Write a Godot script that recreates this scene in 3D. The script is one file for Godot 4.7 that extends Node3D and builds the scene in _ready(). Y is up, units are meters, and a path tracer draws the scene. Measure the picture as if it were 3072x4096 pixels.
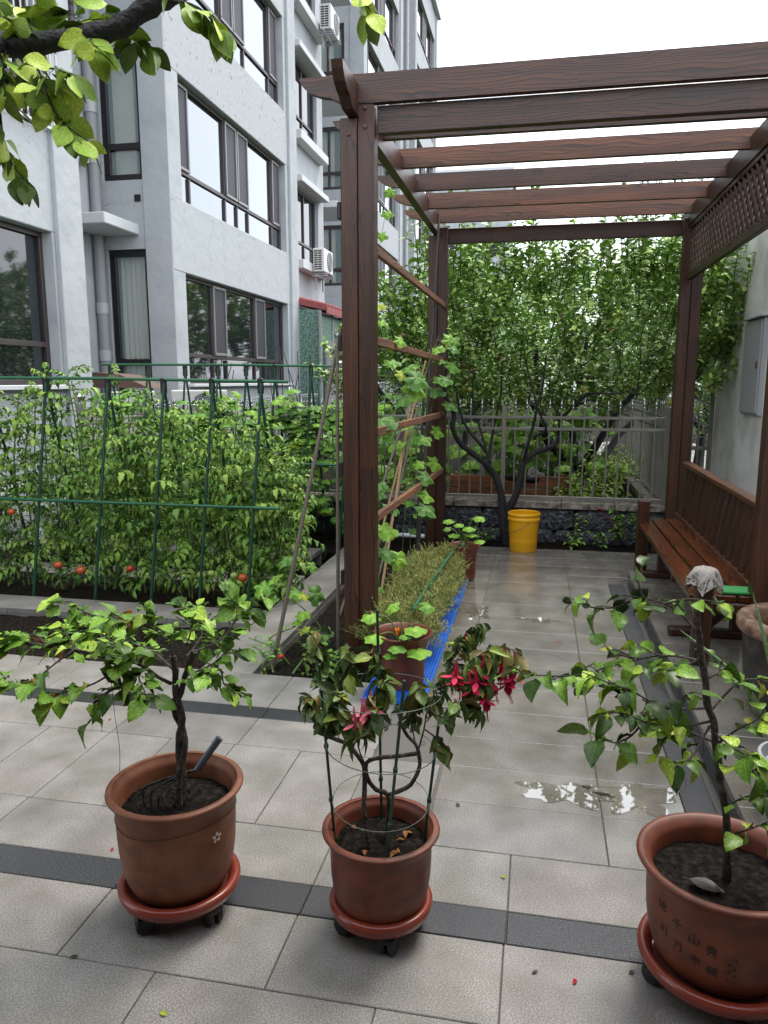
extends Node3D

# ---------------------------------------------------------------- helpers
var rng := RandomNumberGenerator.new()
var M := {}
var cache := {}
var used := {}
const EYE := Vector3(0, 1.55, 0)

func rf(a: float, b: float) -> float:
	return rng.randf_range(a, b)

func rv(s: float) -> Vector3:
	return Vector3(rf(-s, s), rf(-s, s), rf(-s, s))

func lin(r: float, g: float, b: float) -> Color:
	return Color(r, g, b).linear_to_srgb()

class MB:
	var v := PackedVector3Array()
	var n := PackedVector3Array()
	var t := PackedVector2Array()
	# a triangle whose outward side is given by the normals
	func tri(a: Vector3, b: Vector3, c: Vector3, na: Vector3, nb: Vector3, nc: Vector3, ta := Vector2.ZERO, tb := Vector2.ZERO, tc := Vector2.ZERO) -> void:
		if (c - a).cross(b - a).dot(na + nb + nc) >= 0.0:
			v.append(a); v.append(b); v.append(c)
			n.append(na); n.append(nb); n.append(nc)
			t.append(ta); t.append(tb); t.append(tc)
		else:
			v.append(a); v.append(c); v.append(b)
			n.append(na); n.append(nc); n.append(nb)
			t.append(ta); t.append(tc); t.append(tb)
	func mesh(m: Material = null) -> ArrayMesh:
		var a := []
		a.resize(Mesh.ARRAY_MAX)
		a[Mesh.ARRAY_VERTEX] = v
		a[Mesh.ARRAY_NORMAL] = n
		a[Mesh.ARRAY_TEX_UV] = t
		var r := ArrayMesh.new()
		r.add_surface_from_arrays(Mesh.PRIMITIVE_TRIANGLES, a)
		if m != null:
			r.surface_set_material(0, m)
		return r

func quad(mb: MB, a: Vector3, b: Vector3, c: Vector3, d: Vector3, out: Vector3, ta := Vector2.ZERO, tb := Vector2.ZERO, tc := Vector2.ZERO, td := Vector2.ZERO) -> void:
	var nn := (b - a).cross(c - a).normalized()
	if nn.length() < 0.5:
		nn = (c - a).cross(d - a).normalized()
	if nn.dot(out) < 0.0:
		nn = -nn
	mb.tri(a, b, c, nn, nn, nn, ta, tb, tc)
	mb.tri(a, c, d, nn, nn, nn, ta, tc, td)

# a sheet of points (rows of equal length) with smooth normals
func grid(mb: MB, P: Array, up: Vector3, uv := true) -> void:
	var R := P.size()
	var C: int = P[0].size()
	var N := []
	for j in R:
		var row := PackedVector3Array()
		for i in C:
			var du: Vector3 = P[j][min(i + 1, C - 1)] - P[j][max(i - 1, 0)]
			var dv: Vector3 = P[min(j + 1, R - 1)][i] - P[max(j - 1, 0)][i]
			var nn := du.cross(dv).normalized()
			if nn.dot(up) < 0.0:
				nn = -nn
			row.append(nn)
		N.append(row)
	for j in R - 1:
		for i in C - 1:
			var t0 := Vector2(float(i) / (C - 1), float(j) / (R - 1))
			var t1 := Vector2(float(i + 1) / (C - 1), float(j + 1) / (R - 1))
			mb.tri(P[j][i], P[j][i + 1], P[j + 1][i + 1], N[j][i], N[j][i + 1], N[j + 1][i + 1], t0, Vector2(t1.x, t0.y), t1)
			mb.tri(P[j][i], P[j + 1][i + 1], P[j + 1][i], N[j][i], N[j + 1][i + 1], N[j + 1][i], t0, t1, Vector2(t0.x, t1.y))

# a box with chamfered edges; uv runs along its longest side in metres
func cbox(mb: MB, c: Vector3, s: Vector3, bev := 0.004, bs := Basis(), uo := Vector2.ZERO) -> void:
	var h := s * 0.5
	var e: float = min(bev, min(h.x, min(h.y, h.z)) * 0.45)
	var L := 0
	if s.y > s.x and s.y >= s.z:
		L = 1
	elif s.z > s.x and s.z > s.y:
		L = 2
	for a in 3:
		var u := (a + 1) % 3
		var w := (a + 2) % 3
		for sg in [-1.0, 1.0]:
			var p: Array[Vector3] = []
			var q: Array[Vector2] = []
			for k in [[-1, -1], [1, -1], [1, 1], [-1, 1]]:
				var x := Vector3.ZERO
				x[a] = sg * h[a]
				x[u] = k[0] * (h[u] - e)
				x[w] = k[1] * (h[w] - e)
				p.append(c + bs * x)
				if a == L:
					q.append(uo + Vector2(x[u], x[w] * 0.1))
				else:
					var other := 3 - a - L
					q.append(uo + Vector2(x[other] + h[other] * 3.0 * a, x[L]))
			var o := Vector3.ZERO
			o[a] = sg
			quad(mb, p[0], p[1], p[2], p[3], bs * o, q[0], q[1], q[2], q[3])
	if bev <= 0.0:
		return
	for a in 3:                       # the twelve chamfers, along axis a
		var u := (a + 1) % 3
		var w := (a + 2) % 3
		for su in [-1.0, 1.0]:
			for sw in [-1.0, 1.0]:
				var p: Array[Vector3] = []
				var q: Array[Vector2] = []
				for k in [[-1, 0], [1, 0], [1, 1], [-1, 1]]:
					var x := Vector3.ZERO
					x[a] = k[0] * (h[a] - e)
					x[u] = su * (h[u] - (e if k[1] == 1 else 0.0))
					x[w] = sw * (h[w] - (e if k[1] == 0 else 0.0))
					p.append(c + bs * x)
					q.append(uo + Vector2(x[u], x[L]) if a == L else uo + Vector2(x[a], x[L]))
				var o := Vector3.ZERO
				o[u] = su; o[w] = sw
				quad(mb, p[0], p[1], p[2], p[3], bs * o, q[0], q[1], q[2], q[3])
	for sx in [-1.0, 1.0]:
		for sy in [-1.0, 1.0]:
			for sz in [-1.0, 1.0]:
				var nn: Vector3 = (bs * Vector3(sx, sy, sz)).normalized()
				var p1: Vector3 = c + bs * Vector3(sx * h.x, sy * (h.y - e), sz * (h.z - e))
				var p2: Vector3 = c + bs * Vector3(sx * (h.x - e), sy * h.y, sz * (h.z - e))
				var p3: Vector3 = c + bs * Vector3(sx * (h.x - e), sy * (h.y - e), sz * h.z)
				mb.tri(p1, p2, p3, nn, nn, nn, uo, uo, uo)

# a bar from a to b with a square or flat section (w across, h the other way)
func bar(mb: MB, a: Vector3, b: Vector3, w: float, h: float, bev := 0.003, up := Vector3.UP) -> void:
	var d := (b - a).normalized()
	if absf(d.dot(up)) > 0.95:
		up = Vector3.RIGHT
	var x := up.cross(d).normalized()
	var y := d.cross(x).normalized()
	cbox(mb, (a + b) * 0.5, Vector3(w, h, a.distance_to(b)), bev, Basis(x, y, d), Vector2(rf(0, 9), rf(0, 9)))

func spline(pts: Array, sub: int) -> PackedVector3Array:
	var r := PackedVector3Array()
	var c := pts.size()
	for i in c - 1:
		var p0: Vector3 = pts[max(i - 1, 0)]
		var p1: Vector3 = pts[i]
		var p2: Vector3 = pts[i + 1]
		var p3: Vector3 = pts[min(i + 2, c - 1)]
		for k in sub:
			var t := float(k) / sub
			r.append(p1.cubic_interpolate(p2, p0, p3, t))
	r.append(pts[c - 1])
	return r

func v3s(a: Array, o := Vector3.ZERO) -> Array:
	var r := []
	for p in a:
		r.append(Vector3(p[0], p[1], p[2]) + o)
	return r

# a round tube along points, radius from r0 to r1 (knob: bumps in radius)
func tube(mb: MB, pts: PackedVector3Array, r0: float, r1: float, sides := 6, knob := 0.0, closed := false) -> void:
	var c := pts.size()
	if c < 2:
		return
	var rings := []
	var lastx := Vector3.ZERO
	var along := 0.0
	for i in c:
		var d: Vector3 = (pts[min(i + 1, c - 1)] - pts[max(i - 1, 0)]).normalized()
		if closed:
			d = (pts[(i + 1) % c] - pts[(i - 1 + c) % c]).normalized()
		var x := lastx - d * lastx.dot(d)
		if x.length() < 0.01:
			x = d.cross(Vector3.UP if absf(d.y) < 0.9 else Vector3.RIGHT)
		x = x.normalized()
		lastx = x
		var y := d.cross(x)
		var r := lerpf(r0, r1, float(i) / (c - 1)) * (1.0 + rf(-knob, knob))
		if i > 0:
			along += pts[i].distance_to(pts[i - 1])
		var ring := []
		for k in sides:
			var a := TAU * k / sides
			var o := x * cos(a) + y * sin(a)
			ring.append([pts[i] + o * r * (1.0 + rf(-knob, knob) * 0.4), o, Vector2(float(k) / sides * 0.3, along)])
		rings.append(ring)
	var lim := c if closed else c - 1
	for i in lim:
		var A: Array = rings[i]
		var B: Array = rings[(i + 1) % c]
		for k in sides:
			var l := (k + 1) % sides
			mb.tri(A[k][0], A[l][0], B[l][0], A[k][1], A[l][1], B[l][1], A[k][2], A[l][2], B[l][2])
			mb.tri(A[k][0], B[l][0], B[k][0], A[k][1], B[l][1], B[k][1], A[k][2], B[l][2], B[k][2])
	if not closed:
		for e in [0, c - 1]:
			var d2: Vector3 = (pts[0] - pts[1]).normalized() if e == 0 else (pts[c - 1] - pts[c - 2]).normalized()
			for k in sides:
				mb.tri(pts[e], rings[e][k][0], rings[e][(k + 1) % sides][0], d2, d2, d2)

# turned shape: profile of (radius, height), smooth except where the angle is sharp
func lathe(mb: MB, prof: Array, segs := 40, o := Vector3.ZERO, squash := 1.0) -> void:
	for i in prof.size() - 1:
		var a: Vector2 = prof[i]
		var b: Vector2 = prof[i + 1]
		var d := (b - a).normalized()
		var nn := Vector2(d.y, -d.x)
		var na := nn
		var nb := nn
		if i > 0:
			var pd: Vector2 = (a - prof[i - 1]).normalized()
			if pd.dot(d) > 0.5:
				na = (nn + Vector2(pd.y, -pd.x)).normalized()
		if i < prof.size() - 2:
			var nd: Vector2 = (prof[i + 2] - b).normalized()
			if nd.dot(d) > 0.5:
				nb = (nn + Vector2(nd.y, -nd.x)).normalized()
		for k in segs:
			var t0 := TAU * k / segs
			var t1 := TAU * (k + 1) / segs
			var c0 := Vector3(cos(t0), 0, sin(t0) * squash)
			var c1 := Vector3(cos(t1), 0, sin(t1) * squash)
			var p := [o + c0 * a.x + Vector3.UP * a.y, o + c1 * a.x + Vector3.UP * a.y, o + c1 * b.x + Vector3.UP * b.y, o + c0 * b.x + Vector3.UP * b.y]
			var ns := [c0 * na.x + Vector3.UP * na.y, c1 * na.x + Vector3.UP * na.y, c1 * nb.x + Vector3.UP * nb.y, c0 * nb.x + Vector3.UP * nb.y]
			var u0 := Vector2(float(k) / segs, a.y)
			var u1 := Vector2(float(k + 1) / segs, a.y)
			var u2 := Vector2(float(k + 1) / segs, b.y)
			var u3 := Vector2(float(k) / segs, b.y)
			if b.x > 0.0001:
				mb.tri(p[0], p[1], p[2], ns[0], ns[1], ns[2], u0, u1, u2)
				mb.tri(p[0], p[2], p[3], ns[0], ns[2], ns[3], u0, u2, u3)
			else:
				mb.tri(p[0], p[1], p[2], ns[0], ns[1], ns[2], u0, u1, u2)

# a flat outline pushed out to a thickness: points in (ux, uy), thickness along nz
func extrude(mb: MB, poly: PackedVector2Array, o: Vector3, ux: Vector3, uy: Vector3, nz: Vector3, th: float, uo := Vector2.ZERO) -> void:
	var idx := Geometry2D.triangulate_polygon(poly)
	for s in [-0.5, 0.5]:
		for i in range(0, idx.size(), 3):
			var a := poly[idx[i]]
			var b := poly[idx[i + 1]]
			var c := poly[idx[i + 2]]
			var z: Vector3 = nz * th * s
			var nn: Vector3 = nz * signf(s)
			mb.tri(o + ux * a.x + uy * a.y + z, o + ux * b.x + uy * b.y + z, o + ux * c.x + uy * c.y + z, nn, nn, nn, uo + Vector2(a.y, a.x), uo + Vector2(b.y, b.x), uo + Vector2(c.y, c.x))
	var cc := Vector2.ZERO
	for p in poly:
		cc += p
	cc /= poly.size()
	var area := 0.0
	for i in poly.size():
		area += poly[i].cross(poly[(i + 1) % poly.size()])
	for i in poly.size():
		var a := poly[i]
		var b := poly[(i + 1) % poly.size()]
		var e := (b - a)
		var on := Vector2(e.y, -e.x) * signf(area)
		quad(mb, o + ux * a.x + uy * a.y - nz * th * 0.5, o + ux * b.x + uy * b.y - nz * th * 0.5, o + ux * b.x + uy * b.y + nz * th * 0.5, o + ux * a.x + uy * a.y + nz * th * 0.5, ux * on.x + uy * on.y, uo + Vector2(0, a.x), uo + Vector2(0, b.x), uo + Vector2(th, b.x), uo + Vector2(th, a.x))

func ball(mb: MB, c: Vector3, r: float, segs := 12, sq := Vector3.ONE) -> void:
	var rows := int(segs / 2.0)
	for i in rows:
		for k in segs:
			var p := []
			for e in [[i, k], [i, k + 1], [i + 1, k + 1], [i + 1, k]]:
				var la: float = PI * e[0] / rows
				var lo: float = TAU * e[1] / segs
				p.append(Vector3(sin(la) * cos(lo), cos(la), sin(la) * sin(lo)))
			if i > 0:
				mb.tri(c + p[0] * sq * r, c + p[1] * sq * r, c + p[2] * sq * r, p[0], p[1], p[2])
			if i < rows - 1:
				mb.tri(c + p[0] * sq * r, c + p[2] * sq * r, c + p[3] * sq * r, p[0], p[2], p[3])

# ---------------------------------------------------------------- nodes
func numbered(s: String) -> String:
	if not used.has(s):
		used[s] = 0
		return s
	used[s] += 1
	return "%s_%03d" % [s, used[s]]

func node(called: String, label: String, category: String, at := Vector3.ZERO, group := "", turn := 0.0) -> Node3D:
	var o := Node3D.new()
	o.name = numbered(called)
	add_child(o)
	o.position = at
	o.rotation.y = turn
	tag(o, label, category, group)
	return o

func tag(o: Node3D, label: String, category: String, group := "") -> void:
	o.set_meta("label", label)
	o.set_meta("category", category)
	if group != "":
		o.set_meta("group", group)

func setting(called: String, label: String, category: String) -> Node3D:
	var o := node(called, label, category)
	o.set_meta("kind", "structure")
	return o

func part(called: String, mesh: Mesh, parent: Node3D, xf := Transform3D()) -> MeshInstance3D:
	var o := MeshInstance3D.new()
	o.mesh = mesh
	o.transform = xf
	o.name = called
	parent.add_child(o, true)
	return o

func solo(called: String, mesh: Mesh, label: String, category: String, at := Vector3.ZERO, group := "") -> MeshInstance3D:
	var o := MeshInstance3D.new()
	o.mesh = mesh
	o.name = numbered(called)
	add_child(o)
	o.position = at
	tag(o, label, category, group)
	return o

func pbox(called: String, parent: Node3D, c: Vector3, s: Vector3, m: Material, bev := 0.004, bs := Basis()) -> MeshInstance3D:
	var mb := MB.new()
	cbox(mb, Vector3.ZERO, s, bev, Basis(), Vector2(rf(0, 9), rf(0, 9)))
	return part(called, mb.mesh(m), parent, Transform3D(bs, c))

func many(called: String, parent: Node3D, mesh: Mesh, xfs: Array, cols: Array = []) -> MultiMeshInstance3D:
	var mm := MultiMesh.new()
	mm.transform_format = MultiMesh.TRANSFORM_3D
	mm.use_colors = cols.size() > 0
	mm.mesh = mesh
	mm.instance_count = xfs.size()
	for i in xfs.size():
		mm.set_instance_transform(i, xfs[i])
		if cols.size() > 0:
			mm.set_instance_color(i, cols[i])
	var o := MultiMeshInstance3D.new()
	o.multimesh = mm
	o.name = called
	o.set_meta("kind", "stuff")
	parent.add_child(o, true)
	return o

# ---------------------------------------------------------------- materials
func noise(freq: float, sd: int, oct := 4, kind := FastNoiseLite.TYPE_SIMPLEX_SMOOTH, ridged := false) -> FastNoiseLite:
	var f := FastNoiseLite.new()
	f.noise_type = kind
	f.frequency = freq
	f.seed = sd
	f.fractal_octaves = oct
	f.fractal_type = FastNoiseLite.FRACTAL_RIDGED if ridged else FastNoiseLite.FRACTAL_FBM
	return f

func ntex(f: FastNoiseLite, stops: Array, size := 512, normal := 0.0) -> NoiseTexture2D:
	var t := NoiseTexture2D.new()
	t.width = size
	t.height = size
	t.seamless = true
	t.noise = f
	if normal > 0.0:
		t.as_normal_map = true
		t.bump_strength = normal
	else:
		var g := Gradient.new()
		var offs := PackedFloat32Array()
		var cols := PackedColorArray()
		for s in stops:
			offs.append(s[0])
			cols.append(s[1])
		g.offsets = offs
		g.colors = cols
		t.color_ramp = g
	return t

func grey(v: float) -> Color:
	return Color(v, v, v)

func smat(c: Color, rough := 0.6, metal := 0.0) -> StandardMaterial3D:
	var m := StandardMaterial3D.new()
	m.albedo_color = c
	m.roughness = rough
	m.metallic = metal
	return m

func tri(m: StandardMaterial3D, per_metre: float, world := true) -> StandardMaterial3D:
	m.uv1_triplanar = true
	m.uv1_world_triplanar = world
	m.uv1_scale = Vector3.ONE * per_metre
	return m

func leafmat(c: Color, rough := 0.42, back := 0.5, tex: Texture2D = null) -> StandardMaterial3D:
	var m := smat(c, rough)
	m.backlight = Color(back * 0.9, back, back * 0.45)
	m.cull_mode = BaseMaterial3D.CULL_DISABLED
	m.metallic_specular = 0.35
	if tex != null:
		m.albedo_texture = tex
	return m

func wood_image(sd: int, w: int, h: int, dark: Color, light: Color) -> Array:
	var im := Image.create(w, h, true, Image.FORMAT_RGB8)
	var hm := Image.create(w, h, false, Image.FORMAT_RGB8)
	var n1 := noise(1.0, sd, 2)
	var n2 := noise(1.0, sd + 5, 3)
	var knots := []
	rng.seed = sd
	for k in 5:
		knots.append(Vector3(rf(0.1, 0.9), (k + rf(0.2, 0.8)) / 5.0, rf(0.035, 0.06)))
	var cracks := []
	for k in 7:
		var cv := rf(0.0, 0.85)
		cracks.append(Vector3(rf(0.05, 0.95), cv, cv + rf(0.05, 0.2)))
	for y in h:
		var v := float(y) / h
		for x in w:
			var u := float(x) / w
			var dx := 0.0
			var kn := 0.0
			for k in knots:
				var ex: float = (u - k.x) * 1.0
				var ey: float = (v - k.y) * 11.0
				ey -= roundf(ey / 11.0) * 11.0
				var d := sqrt(ex * ex + ey * ey * 0.16)
				var f := exp(-d * d / (k.z * k.z * 9.0))
				dx += f * signf(ex) * minf(absf(ex) * 6.0, 1.0) * 0.35
				kn = maxf(kn, clampf(1.3 - d / k.z, 0.0, 1.0))
			var warp := n1.get_noise_2d(u * 1.6, v * 3.0) * 0.7
			var g := (u * 6.0 + warp * 1.3 - dx * 3.0) * 2.2
			var ringv := g - floorf(g)
			var line := pow(ringv, 2.6)
			var fine := n2.get_noise_2d(u * 70.0, v * 14.0)
			var val := clampf(0.78 - line * 0.66 + fine * 0.28 + n1.get_noise_2d(u * 3.0 + 9.0, v * 2.0) * 0.35, 0.0, 1.0)
			val *= 1.0 - kn * 0.75
			for q in cracks:
				var cd := absf(u - q.x - 0.012 * n1.get_noise_2d(q.x * 50.0, v * 9.0))
				if cd < 0.006 and v > q.y and v < q.z:
					val *= 0.25
			im.set_pixel(x, y, dark.lerp(light, val))
			hm.set_pixel(x, y, grey(clampf(0.5 + val * 0.4, 0, 1)))
	im.generate_mipmaps()
	hm.bump_map_to_normal_map(3.0)
	return [ImageTexture.create_from_image(im), ImageTexture.create_from_image(hm)]

func woodmat(t: Array, tint: Color, rough: float, per := Vector3(4.5, 0.42, 1)) -> StandardMaterial3D:
	var m := smat(tint, rough)
	m.albedo_texture = t[0]
	m.normal_enabled = true
	m.normal_texture = t[1]
	m.normal_scale = 0.6
	m.uv1_scale = per
	return m

func leaf_image(vein: float, blotch: float) -> ImageTexture:
	var im := Image.create(96, 192, true, Image.FORMAT_RGB8)
	var nz := noise(0.05, 4, 3)
	for y in 192:
		for x in 96:
			var u: float = absf(x / 95.0 - 0.5) * 2.0
			var v: float = y / 191.0
			var mid := exp(-pow(u / 0.045, 2.0))
			var s := (v * 7.0 - u * 2.2)
			s = absf(s - roundf(s))
			var sv := exp(-pow(s / 0.09, 2.0)) * (1.0 - u * 0.6)
			var b := 0.86 + nz.get_noise_2d(x, y) * blotch + vein * maxf(mid * 1.3, sv * 0.6)
			im.set_pixel(x, y, Color(clampf(b * 1.0, 0, 1), clampf(b, 0, 1), clampf(b * 0.92, 0, 1)))
	im.generate_mipmaps()
	return ImageTexture.create_from_image(im)

# granite: fine speckle, grit, and broad uneven patches where it dries or holds dirt
func granite_image(lo: Color, hi: Color, patch: float) -> ImageTexture:
	var n := 1024
	var f := noise(0.19, 11, 3)
	var g := noise(0.0045, 23, 5)
	var s := f.get_seamless_image(n, n).get_data()
	var p := g.get_seamless_image(n, n).get_data()
	var out := PackedByteArray()
	out.resize(n * n * 3)
	for i in n * n:
		var v := clampf((s[i] / 255.0 - 0.2) / 0.6, 0.0, 1.0)
		if s[i] < 44:
			v -= 0.25
		var k := 255.0 * (1.0 + (p[i] / 255.0 - 0.5) * patch)
		out[i * 3] = int(clampf(lerpf(lo.r, hi.r, v) * k, 0, 255))
		out[i * 3 + 1] = int(clampf(lerpf(lo.g, hi.g, v) * k * 0.999, 0, 255))
		out[i * 3 + 2] = int(clampf(lerpf(lo.b, hi.b, v) * (k + (k - 255.0) * 0.12), 0, 255))
	var im := Image.create_from_data(n, n, false, Image.FORMAT_RGB8, out)
	im.generate_mipmaps()
	return ImageTexture.create_from_image(im)

func make_materials() -> void:
	# stone
	var gs := noise(0.19, 11, 3)
	var gl1 := noise(0.004, 15, 5)
	var gn := ntex(noise(0.30, 21, 3), [], 1024, 1.2)
	var speck := granite_image(Color(0.395, 0.388, 0.372), Color(0.58, 0.572, 0.553), 0.24)
	var speck_wet := granite_image(Color(0.345, 0.333, 0.31), Color(0.515, 0.50, 0.47), 0.26)
	var damp := ntex(gl1, [[0.28, grey(0.26)], [0.5, grey(0.40)], [0.75, grey(0.55)]], 512)
	var wet := ntex(gl1, [[0.25, grey(0.05)], [0.5, grey(0.10)], [0.8, grey(0.19)]], 512)
	for k in 6:
		var f: float = [1.0, 0.975, 1.025, 0.985, 0.962, 1.012][k]
		for w in 2:
			var m := smat(Color(f, f * [1.0, 0.995, 0.99, 1.0, 0.99, 1.0][k], f * [0.99, 0.985, 0.98, 0.995, 0.985, 0.995][k]), 1.0)
			m.albedo_texture = speck if w == 0 else speck_wet
			m.normal_enabled = true
			m.normal_texture = gn
			m.normal_scale = 0.35 if w == 0 else 0.12
			m.roughness_texture = damp if w == 0 else wet
			m.metallic_specular = 0.5 if w == 0 else 0.8
			M["%s%d" % ["granite" if w == 0 else "soaked", k]] = tri(m, 0.8)
	var film := smat(Color(0.98, 0.97, 0.96), 0.02)
	film.albedo_texture = speck_wet
	film.metallic_specular = 1.0
	film.clearcoat_enabled = true
	film.clearcoat = 1.0
	film.clearcoat_roughness = 0.01
	M.film = tri(film, 0.8)
	for k in 2:
		var m := smat(grey([1.0, 0.92][k]), 1.0)
		m.albedo_texture = ntex(gs, [[0.25, Color(0.16, 0.163, 0.17)], [0.5, Color(0.22, 0.224, 0.235)], [0.8, Color(0.30, 0.304, 0.318)]], 1024) if k == 0 else M.band0.albedo_texture
		m.normal_enabled = true
		m.normal_texture = gn
		m.normal_scale = 0.5
		m.roughness_texture = ntex(noise(0.006, 37, 4), [[0.3, grey(0.2)], [0.7, grey(0.42)]], 256) if k == 0 else M.band0.roughness_texture
		M["band%d" % k] = tri(m, 0.8)
	M.grout = tri(smat(Color(0.36, 0.345, 0.325), 0.8), 1.0)
	var so := smat(Color(0.9, 0.9, 0.9), 0.6)
	so.albedo_texture = ntex(noise(0.03, 41, 5), [[0.25, Color(0.065, 0.056, 0.050)], [0.5, Color(0.115, 0.10, 0.088)], [0.8, Color(0.20, 0.175, 0.155)]], 512)
	so.metallic_specular = 0.15
	so.normal_enabled = true
	so.normal_texture = ntex(noise(0.05, 43, 5), [], 512, 7.0)
	M.soil = tri(so, 2.2)
	var sl := smat(Color.WHITE, 0.42)
	sl.albedo_texture = ntex(noise(0.02, 51, 5), [[0.25, Color(0.12, 0.13, 0.15)], [0.5, Color(0.20, 0.215, 0.24)], [0.72, Color(0.28, 0.295, 0.32)], [0.85, Color(0.45, 0.46, 0.48)]], 512)
	sl.normal_enabled = true
	sl.normal_texture = ntex(noise(0.02, 53, 4, FastNoiseLite.TYPE_SIMPLEX_SMOOTH, true), [], 512, 9.0)
	M.slate = tri(sl, 1.4)
	var cp := smat(Color.WHITE, 0.5)
	cp.albedo_texture = ntex(noise(0.02, 57, 5), [[0.25, Color(0.30, 0.27, 0.24)], [0.5, Color(0.46, 0.43, 0.39)], [0.8, Color(0.58, 0.55, 0.51)]], 512)
	M.coping = tri(cp, 1.0)
	# plaster of the flats: pale blue grey, blotched, with fine cracks
	var pl := smat(Color.WHITE, 0.8)
	pl.albedo_texture = ntex(noise(0.008, 61, 6), [[0.15, Color(0.601, 0.617, 0.632)], [0.5, Color(0.630, 0.647, 0.659)], [0.85, Color(0.646, 0.660, 0.671)]], 512)
	pl.normal_enabled = true
	pl.normal_texture = ntex(noise(0.03, 63, 5), [], 512, 0.8)
	M.plaster = tri(pl, 0.33)
	var ck := noise(0.006, 67, 1, FastNoiseLite.TYPE_CELLULAR)
	ck.cellular_return_type = FastNoiseLite.RETURN_DISTANCE2_SUB
	ck.fractal_type = FastNoiseLite.FRACTAL_NONE
	ck.domain_warp_enabled = true
	ck.domain_warp_amplitude = 60.0
	ck.domain_warp_frequency = 0.02
	var pc := smat(Color(0.638, 0.655, 0.666), 0.8)
	pc.albedo_texture = ntex(ck, [[0.0, grey(0.84)], [0.006, grey(0.93)], [0.014, grey(0.99)], [1.0, Color.WHITE]], 1024)
	pc.normal_enabled = true
	pc.normal_texture = pl.normal_texture
	M.plaster_cracked = tri(pc, 0.3)
	var pp := smat(Color.WHITE, 0.85)
	pp.albedo_texture = ntex(noise(0.02, 69, 5), [[0.2, Color(0.622, 0.637, 0.649)], [0.74, Color(0.641, 0.656, 0.666)], [0.76, Color(0.697, 0.706, 0.713)], [0.77, Color(0.539, 0.540, 0.539)], [0.9, Color(0.571, 0.571, 0.566)]], 512)
	pp.normal_enabled = true
	pp.normal_texture = pl.normal_texture
	M.plaster_peeling = tri(pp, 0.45)
	M.plaster_white = tri(smat(Color(0.736, 0.750, 0.754), 0.75), 1.0)
	var ww := smat(Color.WHITE, 0.75)
	var wf := noise(0.006, 71, 6)
	ww.albedo_texture = ntex(wf, [[0.2, Color(0.84, 0.835, 0.82)], [0.42, Color(0.90, 0.895, 0.88)], [0.75, Color(0.94, 0.935, 0.925)]], 512)
	ww.normal_enabled = true
	ww.normal_texture = ntex(noise(0.04, 73, 5), [], 512, 1.0)
	M.whitewash = tri(ww, 0.7)
	# metals, plastics, glass
	M.steel = smat(Color(0.60, 0.585, 0.56), 0.3, 0.6)
	M.chrome = smat(Color(0.75, 0.75, 0.76), 0.12, 1.0)
	M.frame_brown = smat(Color(0.22, 0.19, 0.19), 0.45)
	M.frame_black = smat(Color(0.10, 0.09, 0.10), 0.45)
	M.frame_light = smat(Color(0.45, 0.44, 0.45), 0.4)
	M.screen = smat(Color(0.17, 0.17, 0.20), 0.6)
	var gl := smat(Color(0.10, 0.12, 0.13), 0.03)
	gl.metallic_specular = 1.0
	M.glass_dark = gl
	M.glass_mirror = smat(Color(0.53, 0.55, 0.575), 0.03, 0.95)
	var pane := smat(Color(0.75, 0.85, 0.85, 0.16), 0.02)
	pane.transparency = BaseMaterial3D.TRANSPARENCY_ALPHA
	pane.metallic_specular = 0.9
	M.pane = pane
	var fr := smat(Color.WHITE, 0.35)
	fr.albedo_texture = ntex(noise(0.05, 77, 3), [[0.3, Color(0.25, 0.36, 0.32)], [0.7, Color(0.44, 0.55, 0.49)]], 256)
	M.glass_frosted = tri(fr, 1.2)
	M.curtain = smat(Color(0.72, 0.70, 0.65), 0.9)
	M.curtain.backlight = Color(0.4, 0.4, 0.36)
	M.room = smat(Color(0.42, 0.43, 0.42), 0.9)
	M.pvc = tri(smat(Color(0.630, 0.639, 0.648), 0.5), 1.0)
	M.pvc_old = tri(smat(Color(0.528, 0.537, 0.546), 0.6), 1.0)
	M.ac_white = smat(Color(0.754, 0.754, 0.736), 0.45)
	M.black = smat(Color(0.07, 0.07, 0.075), 0.5)
	M.rubber = smat(Color(0.085, 0.085, 0.09), 0.55)
	M.red_roof = smat(Color(0.52, 0.25, 0.25), 0.55)
	M.rust = tri(smat(Color(0.36, 0.27, 0.24), 0.8), 1.0)
	M.yellow = smat(Color(0.88, 0.64, 0.06), 0.34)
	M.blue = smat(Color(0.12, 0.37, 0.74), 0.42)
	M.foam = smat(Color(0.80, 0.81, 0.83), 0.7)
	M.stake = smat(Color(0.05, 0.22, 0.16), 0.4)
	M.stake_light = smat(Color(0.15, 0.36, 0.25), 0.4)
	M.wire = smat(Color(0.30, 0.35, 0.31), 0.45)
	M.green_sheet = smat(Color(0.10, 0.50, 0.23), 0.5)
	var tw := smat(Color.WHITE, 0.95)
	tw.albedo_texture = ntex(noise(0.12, 81, 3), [[0.25, Color(0.52, 0.50, 0.47)], [0.75, Color(0.74, 0.72, 0.69)]], 256)
	tw.normal_enabled = true
	tw.normal_texture = ntex(noise(0.12, 83, 3), [], 256, 6.0)
	M.towel = tri(tw, 5.0)
	# clay
	var cl := smat(Color.WHITE, 0.5)
	cl.albedo_texture = ntex(noise(0.012, 91, 5), [[0.2, Color(0.320, 0.155, 0.094)], [0.5, Color(0.404, 0.193, 0.117)], [0.8, Color(0.442, 0.226, 0.146)]], 512)
	M.clay = tri(cl, 2.0)
	var c2 := smat(Color.WHITE, 0.55)
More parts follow.
